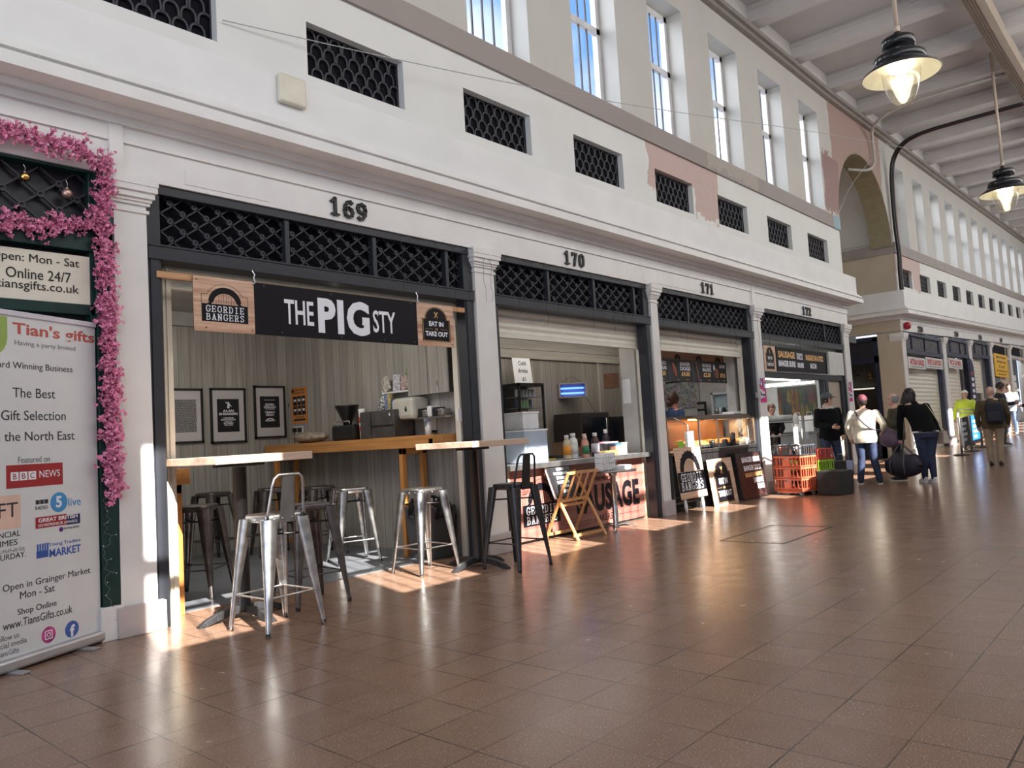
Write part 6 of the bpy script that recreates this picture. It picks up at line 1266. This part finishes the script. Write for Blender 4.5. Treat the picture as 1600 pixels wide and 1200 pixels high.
# cables
t = thing('cable_bundle', 'thick bundle of black cables bending from the ceiling down the far block corner', 'cables', (0, 0, 0))
base = [(22.22, -3.28, 8.62), (22.15, -1.95, 8.60), (22.12, -1.07, 8.58), (22.25, -.55, 8.50), (22.48, -.25, 8.30), (22.55, -.12, 7.95), (22.57, -.08, 7.2), (22.58, -.08, 6.2), (22.60, -.11, 5.6), (22.60, -.08, 5.1), (22.62, -.08, 4.62)]
def smooth(p, k=3):
    p = [Vector(q) for q in p]
    for _ in range(k):
        q = [p[0]]
        for a, b_ in zip(p, p[1:]): q += [a.lerp(b_, .25), a.lerp(b_, .75)]
        p = q + [p[-1]]
    return p
for i, (dx, dy, r) in enumerate(((0, 0, .030), (.06, -.02, .028), (.02, -.05, .03), (-.05, -.03, .025), (.09, -.05, .018))): m = MB(); m.tube(smooth([(a + dx, b_ + dy, c_ + dy * .5) for a, b_, c_ in base], 2), r, 7); obj('cable', m, BLACK if i < 4 else P('red_cable', (.25, .02, .025), .4), t)
t = thing('ribbed_conduit', 'pale ribbed conduit crossing the ceiling and dropping into the alley arch', 'conduit', (0, 0, 0)); cp = smooth([(20.6, -3.3, 8.84), (20.5, -2.2, 8.84), (20.45, -.9, 8.80), (20.7, -.25, 8.62), (21.2, -.10, 8.45), (21.3, -.09, 8.15), (21.25, -.09, 7.75), (20.9, .0, 7.55), (20.5, .35, 7.6)], 4)
m = MB(); m.tube(cp, [.042 if k % 2 else .034 for k in range(len(cp))], 10); obj('conduit', m, P('conduit_tan', (.50, .46, .42), .6), t)
for nm, lb, p_ in (('overhead_wire', 'long thin wire slung across the front past the grilles and windows', [(3.2, -.03, 4.87), (5.07, -.2, 5.07), (8.62, -.4, 5.6), (16.1, -.8, 7.02), (22.8, -1.4, 8.0), (29.4, -2.2, 8.6)]), ('stay_wire', 'thin stay wire rising from the corner cornice to the ceiling beam', [(17.45, -.25, 5.66), (18.4, -.4, 6.75), (20.2, -1.3, 8.3), (20.6, -2.2, 8.95)])):
    t = thing(nm, lb, 'wire', (0, 0, 0)); m = MB(); m.tube(smooth(p_, 2), .005, 5); obj('wire', m, P('grey_wire', (.42, .42, .42), .5), t)
for i, (xa, xb, lb) in enumerate(((5.0, 6.4, 'dark icicle light string draped over the lattice right end of 169'), (6.3, 9.75, 'dark icicle light string along the lattice of the sauce bottle counter'), (9.97, 13.2, 'dark icicle light string along the lattice of the hot food counter'), (13.3, 16.6, 'dark icicle light string along the lattice next to the alley'))):
    t = thing('icicle_lights', lb, 'string lights', (xa, -.05, 3.33), 0, 'dark icicle light strings'); rq = random.Random(30 + i); m = MB(); n_ = int((xb - xa) / .12); top = [(k * .12, rq.uniform(-.01, .005), rq.uniform(-.03, .01)) for k in range(n_ + 1)]; m.tube(top, .003, 4)
    for k in range(0, n_, 2):
        L_ = rq.choice([.25, .4, .55, .7]); p_ = [(top[k][0], top[k][1], top[k][2])]
        while -p_[-1][2] < L_: p_.append((top[k][0] + rq.uniform(-.025, .025), rq.uniform(-.015, .0), p_[-1][2] - .06))
        m.tube(p_, .0022, 4)
    obj('wire', m, BLACKM, t)
t = thing('floor_hatch', 'dark-edged rectangular access cover set in the tiled floor at centre right', 'floor cover', (7.82, -2.52, .0)); m = MB()
for a, b_, c_, d_ in ((0, 1.4, 0, .018), (0, 1.4, .70, .718), (0, .018, 0, .718), (1.382, 1.4, 0, .718)): m.box(a, b_, c_, d_, .0005, .0025)
obj('edge_frame', m, P('dark_floor_joint', (.02, .014, .012), .5), t)
# ================================================================ people
def remeshed(mb, vox, smooth=4):
    me = mb.mesh('t'); fixn(me); o = bpy.data.objects.new('t', me); COL.objects.link(o)
    r = o.modifiers.new('r', 'REMESH'); r.mode = 'VOXEL'; r.voxel_size = vox; r.use_smooth_shade = True
    s_ = o.modifiers.new('s', 'SMOOTH'); s_.iterations = smooth; s_.factor = .5
    dg = bpy.context.evaluated_depsgraph_get(); dg.update(); out = bpy.data.meshes.new_from_object(o.evaluated_get(dg)); bpy.data.objects.remove(o); bpy.data.meshes.remove(me); return out
def limb(m, pts, rs, n=12):
    """tapered limb with rounded joints"""
    for (a, b_), (ra, rb) in zip(zip(pts, pts[1:]), zip(rs, rs[1:])): m.tube([a, b_], [ra, rb], n)
    for p_, r in zip(pts, rs): m.ball(p_, r * 1.0, 10)
def loft(m, secs, n=20):
    """stack of ellipses: (cx, cy, cz, rx, ry)"""
    vs = []
    for cx_, cy_, cz, rx, ry in secs:
        for k in range(n): a = 2 * PI * k / n; vs.append((cx_ + rx * math.cos(a), cy_ + ry * math.sin(a), cz))
    k_ = len(secs); m._add(vs, [(i * n + k, i * n + (k + 1) % n, (i + 1) * n + (k + 1) % n, (i + 1) * n + k) for i in range(k_ - 1) for k in range(n)] + [tuple(reversed(range(n))), tuple((k_ - 1) * n + k for k in range(n))], True)
def person(label, loc, face, H=1.72, skin=(.62, .36, .26), top=None, trousers=None, hair=None, shoes=None, arms=None, legs=None, lean=(0, 0), head=(0, 0), wide=1.0, hairstyle='short', cap=None, inner=None, hem=None, sole=None, belly=0):
    """standing figure; face = direction of the chest; arms/legs give joint positions for a 1.72 m figure, x = the figure's own right is +x when seen facing +y"""
    rz = math.atan2(-face[0], face[1]); t = thing('person', label, 'person', loc, rz); k = H / 1.72
    hipz = .93
    def B(p):  # bend the upper body about the hips
        x_, y_, z = p; d = max(0, z - hipz); return Vector((x_ + lean[0] * d, y_ + lean[1] * d, z - .35 * (lean[0] ** 2 + lean[1] ** 2) * d))
    arms = arms or {}; legs = legs or {}
    sk = P('skin_%.2f_%.2f' % skin[:2], skin, .5, var=.05, scale=20)
    A = {}
    for s_, nm in ((1, 'R'), (-1, 'L')):
        sh = B((s_ * .185 * wide, 0, 1.40)); e, w_ = arms.get(nm, ((s_ * .25 * wide, -.03, 1.12), (s_ * .25 * wide, .06, .88))); A[nm] = (sh, Vector(e), Vector(w_))
    Lg = {}
    for s_, nm in ((1, 'R'), (-1, 'L')):
        kn, an = legs.get(nm, ((s_ * .105, .02, .50), (s_ * .11, -.02, .09))); Lg[nm] = (Vector((s_ * .09 * wide, 0, .90)), Vector(kn), Vector(an))
    yaw, pitch = head; hc = B((0, .02, 1.60)); HM = Matrix.Translation(hc) @ Matrix.Rotation(-yaw, 4, 'Z') @ Matrix.Rotation(-pitch, 4, 'X')
    h = lambda x_, y_, z: HM @ Vector((x_, y_, z))
    def torso(m, g, z0=.80, z1=1.46, neck=True):
        pr = [(.80, .155, .115, 0), (.90, .172, .125, 0), (1.00, .158, .115 + belly * .6, belly * .4), (1.10, .152, .112 + belly, belly * .5), (1.20, .168, .115 + belly * .5, belly * .3), (1.30, .182, .118, 0), (1.38, .178, .105, 0), (1.43, .13, .085, 0), (1.47, .075, .07, 0)]
        se = []
        for z, rx, ry, cy_ in pr:
            if z0 - .01 <= z <= z1 + .01: c = B((0, cy_, z)); se.append((c.x, c.y, c.z, rx * wide + g, ry * (.5 + .5 * wide) + g))
        loft(m, se)
    # body: one continuous skin
    m = MB(); torso(m, 0)
    m.tube([B((0, 0, 1.44)), h(0, -.01, -.06)], [.058, .052], 12)
    for nm in 'RL':
        sh, e, w_ = A[nm]; limb(m, [sh, e, w_], [.055, .043, .028]); a, b_, c = Lg[nm]; limb(m, [a, b_, c], [.092, .056, .04]); m.ball(c + Vector((0, .05, -.055)), .04, 8, 1, 2.2, .7)
    q = MB(); q.ball((0, 0, .02), .098, 14, .80, .98, 1.14); q.ball((0, .035, -.06), .062, 12, .86, .92, .95); q.ball((0, .088, -.015), .017, 8, .8, 1.1, 1.5)
    for s_ in (-1, 1): q.ball((s_ * .079, -.005, -.005), .024, 8, .35, .8, 1.25)
    q.ball((0, .075, -.085), .022, 8, 1.2, .8, .8); q.xf(HM); m._add(q.v, q.f, True)
    me = remeshed(m, .0125, 3)
    bm = bmesh.new(); bm.from_mesh(me)
    hm = MB()
    for s_, nm in ((1, 'R'), (-1, 'L')):   # hands: palm, four bent fingers, thumb
        sh, e, w_ = A[nm]; d = (w_ - e).normalized(); side = Vector((0, 1, 0)) if abs(d.z) > .5 else Vector((0, 0, 1)); side = (side - d * side.dot(d)).normalized(); nrm = d.cross(side).normalized() * (s_ * -1)
        hm.tube([w_ - d * .02, w_ + d * .03, w_ + d * .085], [.026, .034, .032], 10); cl = .55
        for f in range(4):
            o_ = side * (.027 - f * .018); L_ = (.072, .080, .074, .058)[f]; p0 = w_ + d * .075 + o_; p1 = p0 + (d * .9 + nrm * .25).normalized() * L_ * .5; p2 = p1 + (d * .6 + nrm * cl).normalized() * L_ * .32; p3 = p2 + (d * .25 + nrm * .8).normalized() * L_ * .25
            hm.tube([p0, p1, p2, p3], [.0095, .009, .0085, .0065], 6)
        p0 = w_ + d * .03 + side * .028; hm.tube([p0, p0 + (side * .8 + d * .6).normalized() * .035, p0 + (side * .5 + d * .9 + nrm * .3).normalized() * .068], [.012, .011, .008], 6)
    h2 = hm.mesh('h'); fixn(h2); bm.from_mesh(h2); bm.to_mesh(me); bm.free(); bpy.data.meshes.remove(h2)
    bo = obj('body', me, sk, t)
    m = MB()
    for s_ in (-1, 1): m.ball(h(s_ * .034, .079, .012), .011, 8)
    obj('eyes', m, P('eye_dark', (.05, .035, .03), .2), t); m = MB(); m.tube([h(-.026, .094, -.066), h(0, .1, -.068), h(.026, .094, -.066)], .006, 6); obj('mouth', m, P('lip_%.2f' % skin[0], (skin[0] * .75, skin[1] * .5, skin[2] * .5), .5), t)
    m = MB()
    for s_ in (-1, 1): m.tube([h(s_ * .018, .092, .036), h(s_ * .052, .078, .038)], .006, 5)
    obj('eyebrows', m, hair or BLACKM, t)
    if hair:
        m = MB(); m.ball((0, -.012, .032), .112, 16, .80, 1.0, 1.10); keep = []
        for f in m.f:
            c = sum((Vector(m.v[i]) for i in f), Vector()) / len(f); lim = .075 if hairstyle != 'balding' else .02
            if c.z > .085 and hairstyle != 'balding' or (c.y < .045 - .0 and c.z > -.05 and not (hairstyle == 'balding' and c.z > .07)): keep.append(f)
        m.f = keep; m.sm = [True] * len(keep); m.xf(HM)
        if hairstyle == 'long':
            for a in range(-5, 6): q = R(a * 19) - PI / 2; m.tube([h(.085 * math.cos(q), .09 * math.sin(q), .06), h(.10 * math.cos(q), .105 * math.sin(q), -.06), h(.115 * math.cos(q), .11 * math.sin(q) - .01, -.20), h(.09 * math.cos(q), .09 * math.sin(q) - .02, -.29)], [.03, .035, .034, .012], 8)
        if hairstyle == 'bun':
            m.ball(h(0, -.12, -.035), .05, 10); m.ball(h(0, -.14, -.08), .03, 8)
        obj('hair', m, hair, t)
    if cap:
        m = MB(); m.ball((0, -.005, .045), .118, 16, .84, 1.0, 1.0); keep = [f for f in m.f if sum(m.v[i][2] for i in f) / len(f) > .052]; m.f = keep; m.sm = [True] * len(keep)
        if cap[1]: m.hexa([(-.07, .09, .055), (.07, .09, .055), (.06, .185, .035), (-.06, .185, .035)], [(-.07, .09, .066), (.07, .09, .066), (.06, .185, .042), (-.06, .185, .042)])
        m.xf(HM); obj('cap', m, cap[0], t)
    # clothes
    m = MB(); torso(m, .022, .80 if top[1] else .90, 1.43)
    for nm in 'RL': sh, e, w_ = A[nm]; limb(m, [sh + Vector((0, 0, -.015)), e, w_ - (w_ - e).normalized() * .01], [.068, .058, .045])
    m.tube([B((0, -.01, 1.40)), B((0, -.015, 1.475))], [.095, .078], 14); obj('jacket', remeshed(m, .014, 3), top[0], t)
    m = MB(); torso(m, .010, .80, .92)
    for nm in 'RL': a, b_, c = Lg[nm]; limb(m, [a, b_, c], [.108, .076, .062 if trousers[1] else .05])
    obj('trousers', remeshed(m, .014, 3), trousers[0], t)
    for s_, nm in ((1, 'R'), (-1, 'L')):
        c = Lg[nm][2]; m = MB(); z0 = c.z - .09; loft(m, [(c.x, c.y + .065, z0 + .018, .045, .135), (c.x, c.y + .06, z0 + .045, .046, .130), (c.x, c.y + .02, z0 + .075, .042, .085), (c.x, c.y - .005, z0 + .105, .04, .055)]); sh_ = obj('shoe', m, shoes, t); m = MB(); loft(m, [(c.x, c.y + .065, z0, .047, .137), (c.x, c.y + .065, z0 + .022, .048, .139)]); obj('sole', m, sole or WPL, sh_)
    if inner:
        m = MB(); a = B((0, .142 + belly * .6, 1.14)); m.hexa([B((-.012, .128, 1.18)), B((.012, .128, 1.18)), B((.012, .10, 1.18)), B((-.012, .10, 1.18))], [B((-.085, .098, 1.46)), B((.085, .098, 1.46)), B((.085, .06, 1.46)), B((-.085, .06, 1.46))]); m.tube([B((-.07, .05, 1.47)), B((-.05, -.05, 1.49)), B((.05, -.05, 1.49)), B((.07, .05, 1.47))], .022, 8); obj('hooded_top', m, inner, t)
    if hem: m = MB(); c = B((0, 0, .915)); loft(m, [(c.x, c.y, c.z - .015, .172 * wide + .02, .125 + .02), (c.x, c.y, c.z + .012, .172 * wide + .024, .125 + .024)]); obj('shirt_hem', m, hem, t)
    for ch in t.children: ch.scale = (k, k, k)
    t['_k'] = k; del t['_k']; return t, rz, k
def on_person(pr, p): return Matrix.Translation(pr[0].location) @ Matrix.Rotation(pr[1], 4, 'Z') @ Matrix.Scale(pr[2], 4) @ Vector(p)
DENIM = P('dark_blue_denim', (.022, .035, .085), .75, var=.25, scale=9); JKT = P('black_jacket_cloth', (.006, .006, .0075), .9, Specular_IOR_Level=.15); CRM = P('cream_shell_jacket', (.74, .67, .54), .45, var=.08, scale=9, bump=.2); OLV = P('olive_jacket_cloth', (.085, .075, .045), .8, var=.15); BRN = P('brown_wool_jacket', (.10, .075, .04), .85, var=.15); KHA = P('khaki_cotton', (.36, .29, .20), .8, var=.12); TRN = P('white_trainer', (.70, .70, .70), .45)
SLATE = P('slate_green_trousers', (.06, .075, .06), .8); HAIRB = P('dark_brown_hair', (.025, .015, .012), .5, var=.3, scale=60); HAIRG = P('grey_hair', (.28, .29, .31), .55, var=.2, scale=60); HAIRR = P('chestnut_hair', (.09, .035, .02), .5, var=.3, scale=60); HIVIS = P('hi_vis_yellow', (.62, .80, .06), .5, var=.05); PURP = P('dusty_purple_fabric', (.15, .10, .16), .6, var=.2, scale=7, bump=.3); NVB = P('navy_holdall_fabric', (.013, .012, .028), .6, var=.2); SKP = (.62, .36, .27)
man = person('person in grey cap and black jacket over a pale hooded top, hand raised', (15.98, -.20, 0), (-.8, -.9), 1.76, SKP, (JKT, True), (DENIM, True), HAIRB, TRN, {'R': ((.27, .05, 1.12), (.10, .30, 1.07)), 'L': ((-.27, -.02, 1.12), (-.22, .10, .90))}, {'R': ((.11, .02, .5), (.13, -.02, .09)), 'L': ((-.12, .06, .5), (-.16, .06, .09))}, head=(-.75, 0), wide=1.12, cap=(P('grey_cap_cloth', (.085, .09, .105), .7), True), inner=P('pale_hooded_top', (.55, .55, .53), .7), belly=.03)
lady = person('person seen from behind in maroon cap and cream jacket with dark jeans', (15.22, -1.12, 0), (1, .22), 1.64, SKP, (CRM, True), (DENIM, True), HAIRB, P('black_canvas_shoe', (.015, .015, .018), .6), {'R': ((.34, -.05, 1.16), (.30, .16, 1.02)), 'L': ((-.30, -.03, 1.13), (-.27, .10, .90))}, {'R': ((.12, .0, .5), (.19, -.02, .09)), 'L': ((-.10, .02, .5), (-.15, -.0, .09))}, head=(-.1, -.05), wide=1.2, cap=(P('maroon_cap_cloth', (.085, .008, .02), .7), False))
grey = person('person with grey hair and olive jacket in left profile, hand at the chest', (16.05, -1.45, 0), (-.55, 1), 1.66, (.66, .38, .30), (OLV, True), (P('black_trousers', (.012, .012, .014), .8), True), HAIRG, BLACKM, {'L': ((-.25, .10, 1.12), (-.12, .32, 1.26)), 'R': ((.26, -.0, 1.12), (.24, .1, .9))}, head=(-.1, -.05), wide=1.08, hairstyle='balding', belly=.03)
stoop = person('person with long dark hair in black top and jeans stooping to lift a holdall', (15.42, -2.10, 0), (.85, .75), 1.74, SKP, (JKT, False), (DENIM, False), HAIRB, TRN, {'L': ((-.34, .20, 1.10), (-.31, .30, .80)), 'R': ((.21, .10, 1.12), (.27, .06, .90))}, {'R': ((.07, .02, .5), (.06, -.04, .09)), 'L': ((-.06, .04, .5), (-.02, .12, .09))}, lean=(-.22, .28), head=(-.4, -.35), wide=1.2, hairstyle='long', hem=PAPER)
brown = person('person with bald head in brown jacket and khaki trousers carrying a backpack', (19.95, -2.38, zo(19.95)), (1, .1), 1.74, (.60, .36, .29), (BRN, True), (KHA, True), None, P('brown_shoe', (.035, .02, .015), .5), {'L': ((-.29, -.02, 1.12), (-.29, .08, .86)), 'R': ((.29, -.02, 1.12), (.28, .14, .9))}, {'R': ((.09, .02, .5), (.08, -.03, .09)), 'L': ((-.11, .0, .5), (-.10, -.04, .09))}, wide=1.22, sole=BLACK, belly=.02)
dark = person('person with short dark hair in a navy coat looking down, grey-green trousers', (26.1, -1.55, zo(26.1)), (.1, -1), 1.80, (.45, .26, .19), (P('navy_coat_cloth', (.012, .015, .022), .8), True), (SLATE, True), HAIRB, P('grey_green_shoe', (.05, .06, .055), .6), {'R': ((.24, .12, 1.12), (.12, .32, 1.14)), 'L': ((-.24, .12, 1.12), (-.10, .32, 1.16))}, head=(0, .55), wide=1.08)
hiv = person('person in yellow hi-vis vest with white hat standing behind the blue barrier', (26.3, -.62, zo(26.3)), (1, .05), 1.64, SKP, (HIVIS, True), (P('navy_work_trousers', (.012, .015, .04), .8), True), None, BLACKM, {'L': ((-.30, -.02, 1.12), (-.33, .02, .88)), 'R': ((.28, .0, 1.12), (.24, .12, .94))}, wide=1.1, head=(0, .25), cap=(PAPER, False))
m = MB()
for z in (1.02, 1.13): loft(m, [(0, 0, z, .20, .152), (0, 0, z + .045, .202, .154)])
o = obj('reflective_bands', m, P('silver_reflective', (.55, .60, .45), .3, .4), hiv[0]); o.scale = (hiv[2],) * 3
edge = person('person in black coat cut off by the right edge, arm holding a white bag', (26.0, -2.34, zo(26)), (-.6, 1), 1.74, SKP, (JKT, True), (P('black_trousers', (.012, .012, .014)), True), HAIRB, BLACKM, {'L': ((-.28, .10, 1.14), (-.24, .36, 1.10))}, wide=1.15)
pale = person('person in pale blue clothes half hidden behind the navy-coated figure', (31.0, -1.02, zo(31)), (-1, -.2), 1.72, SKP, (P('pale_blue_cloth', (.45, .50, .60), .7), True), (P('light_jeans', (.22, .30, .46), .7), True), HAIRB, TRN)
srv = person('person with chestnut bun and blue denim top behind the hot food case', (11.88, .96, .16), (1, -.35), 1.68, (.56, .24, .17), (P('blue_denim_shirt', (.03, .065, .16), .75, var=.3, scale=12), True), (JKT, True), HAIRR, BLACKM, head=(.0, -.05), hairstyle='bun')
btc = person('person with auburn tied hair in black, looking down behind the deli counter', (16.95, 1.42, 0), (-.75, -.65), 1.66, (.62, .34, .26), (JKT, True), (JKT, True), HAIRR, BLACKM, {'R': ((.22, .16, 1.16), (.10, .32, 1.02)), 'L': ((-.22, .16, 1.16), (-.10, .32, 1.02))}, lean=(0, .18), head=(0, .45), hairstyle='bun')
t = thing('duckboard', 'low wooden duckboard behind the hot food case', 'duckboard', (11.35, .68, 0)); m = MB(); m.box(0, 1.0, 0, .62, .10, .158); m.box(0, .08, 0, .62, .004, .1); m.box(.92, 1, 0, .62, .004, .1); obj('boards', m, PINEX, t)

# bags people carry
def holdall(name, label, c, L_, Hh, Dd, mat, rz, strap=None, sag=.0):
    t = thing(name, label, 'bag', c, rz); m = MB(); n_ = 10
    se = []
    for i in range(n_ + 1):
        q = i / n_; s_ = math.sin(PI * min(max(q, .0), 1)) ** .38; se.append((q * L_ - L_ / 2, s_))
    vs = []; K = 16
    for x_, s_ in se:
        for k in range(K):
            a = 2 * PI * k / K; ca, sa = math.cos(a), math.sin(a); cs = lambda v: math.copysign(abs(v) ** .7, v); vs.append((x_, Dd / 2 * cs(ca) * s_, Hh / 2 * cs(sa) * s_ + (.03 * math.sin(x_ * 19) if sa > 0 else 0) - sag * (1 - s_)))
    m._add(vs, [(i * K + k, i * K + (k + 1) % K, (i + 1) * K + (k + 1) % K, (i + 1) * K + k) for i in range(n_) for k in range(K)], True); obj('bag_body', m, mat, t); return t
hb = on_person(stoop, (-.30, .34, .73))
t = holdall('holdall', 'large navy holdall with grey straps held low by the stooping person', (15.28, -1.72, .335), .76, .44, .36, NVB, R(68))
STR = P('grey_webbing', (.09, .085, .10), .7)
loc = Vector((15.28, -1.72, .335)); Ri = Matrix.Rotation(-R(68), 4, 'Z'); top = Ri @ (hb - loc)
for x_ in (-.14, .14):
    m = MB()
    for sg in (-1, 1): m.tube([(x_, sg * .17, -.16), (x_, sg * .185, .04), (x_ * .8, sg * .1, .225), (top.x, top.y + sg * .006, top.z)], .013, 6)
    obj('carry_strap', m, STR, t)
pb = Vector((15.56, -1.46, .83)); t = holdall('shoulder_bag', 'dusty purple duffel bag slung at the hip of the cream jacket', pb, .42, .36, .26, PURP, R(75)); Ri = Matrix.Rotation(-R(75), 4, 'Z'); pts = [on_person(lady, p) for p in ((.24, -.12, .90), (.10, -.205, 1.08), (-.08, -.185, 1.30), (-.15, -.04, 1.475), (-.08, .14, 1.34), (.10, .19, 1.08), (.26, .12, .92))]
pts = [Vector((15.50, -1.40, .95))] + pts[1:-1] + [Vector((15.62, -1.42, .95))]
m = MB(); m.tube(smooth([Ri @ (p - pb) for p in pts], 2), .016, 6); obj('shoulder_strap', m, P('grey_purple_webbing', (.10, .09, .12), .7), t)
cb = Vector((15.56, -2.34, .82)); t = thing('handbag', 'cream leather shoulder bag with thin strap on the stooping person', 'bag', cb, R(38)); m = MB(); m.hexa([(-.15, -.06, -.13), (.15, -.06, -.13), (.15, .06, -.13), (-.15, .06, -.13)], [(-.12, -.04, .09), (.12, -.04, .09), (.12, .04, .09), (-.12, .04, .09)]); obj('bag_body', m, P('cream_leather', (.50, .42, .35), .45, var=.1), t, .025)
m = MB(); m.hexa([(-.125, -.058, .03), (.125, -.058, .03), (.125, -.045, .1), (-.125, -.045, .1)], [(-.125, -.064, .03), (.125, -.064, .03), (.125, -.052, .11), (-.125, -.052, .11)]); obj('flap', m, P('cream_leather', (.50, .42, .35)), t)
Ri = Matrix.Rotation(-R(38), 4, 'Z'); m = MB(); m.tube(smooth([Ri @ (p - cb) for p in (Vector((15.48, -2.40, .90)), on_person(stoop, (.17, -.06, 1.15)), on_person(stoop, (.08, .10, 1.475)), on_person(stoop, (.14, .27, 1.25)), Vector((15.64, -2.27, .90)))], 2), .007, 6); obj('chain_strap', m, P('pale_gold_chain', (.5, .42, .3), .35, .7), t)
bp = on_person(brown, (.06, -.235, 1.16)); t = thing('backpack', 'navy backpack on the back of the brown jacket', 'backpack', bp, brown[1]); m = MB(); m.box(-.17, .17, -.12, .05, -.26, .22); obj('bag_body', m, P('navy_pack_fabric', (.010, .012, .028), .65, var=.2), t, .06); m = MB(); m.box(-.12, .12, -.165, -.11, -.2, .02); obj('front_pocket', m, P('navy_pack_fabric2', (.014, .017, .036), .6), t, .03)
for sx in (-1, 1): m = MB(); m.tube([(sx * .11, .02, .18), (sx * .12, .10, .29), (sx * .12, .24, .30), (sx * .14, .36, .18), (sx * .15, .36, -.02), (sx * .16, .2, -.18), (sx * .14, .04, -.2)], .018, 6); obj('shoulder_strap', m, MC['navy_pack_fabric'], t)
wb = on_person(edge, (-.23, .44, .88)); t = thing('carrier_bag', 'thin white plastic carrier bag held at the right edge', 'bag', wb, edge[1]); m = MB(); loft(m, [(0, 0, -.22, .05, .06), (0, 0, -.18, .10, .11), (0, 0, -.05, .085, .10), (0, 0, .08, .05, .05), (0, 0, .20, .015, .015)], 14); obj('bag_body', m, P('white_polythene', (.62, .60, .60), .35, var=.1, scale=12), t); m = MB(); loft(m, [(0, 0, -.215, .06, .07), (0, 0, -.17, .095, .105)], 14); obj('shopping_inside', m, P('dark_red_shopping', (.20, .08, .08), .5), t)
t = thing('carrier_bag', 'dark navy paper carrier bag with white emblem standing by the speaker', 'bag', (14.62, -.86, 0), R(-72)); m = MB(); m.hexa([(-.17, -.07, 0), (.17, -.07, 0), (.17, .07, 0), (-.17, .07, 0)], [(-.18, -.05, .48), (.18, -.05, .48), (.18, .05, .48), (-.18, .05, .48)]); obj('bag_body', m, P('navy_paper_bag', (.012, .013, .03), .5), t)
for sy in (-1, 1): m = MB(); m.tube([(-.07, sy * .045, .48), (-.06, sy * .045, .60), (.06, sy * .045, .60), (.07, sy * .045, .48)], .005, 6); obj('handle', m, BLACK, t)
m = MB(); ring(m, (.0, .33), .055, .008, 20, y0=-.0625, y1=-.061); ring(m, (0, .33), .025, .008, 14, y0=-.0625, y1=-.061); obj('printed_emblem', m, P('pale_print', (.55, .55, .58), .5), t)
o = letters(t, '& Co', 0, 0, P('pale_print', (.55, .55, .58)), wd=.16, ht=.06, depth=.001, z=0); o.matrix_local = face_frame((0, -.0685, .17))
t = thing('black_box', 'low black equipment box behind the speaker with a white figure mark', 'box', (14.15, -.72, 0), R(-20)); m = MB(); m.box(-.3, .3, -.22, .22, 0, .5); obj('case', m, P('black_case', (.018, .018, .02), .5), t, .01); m = MB(); ring(m, (-.301, .36), .03, .008, 14); m.v = [(-.302 + b_ * .1, a + .301 - .1, c_) for a, b_, c_ in m.v]; obj('white_mark', m, SIGNW, t)
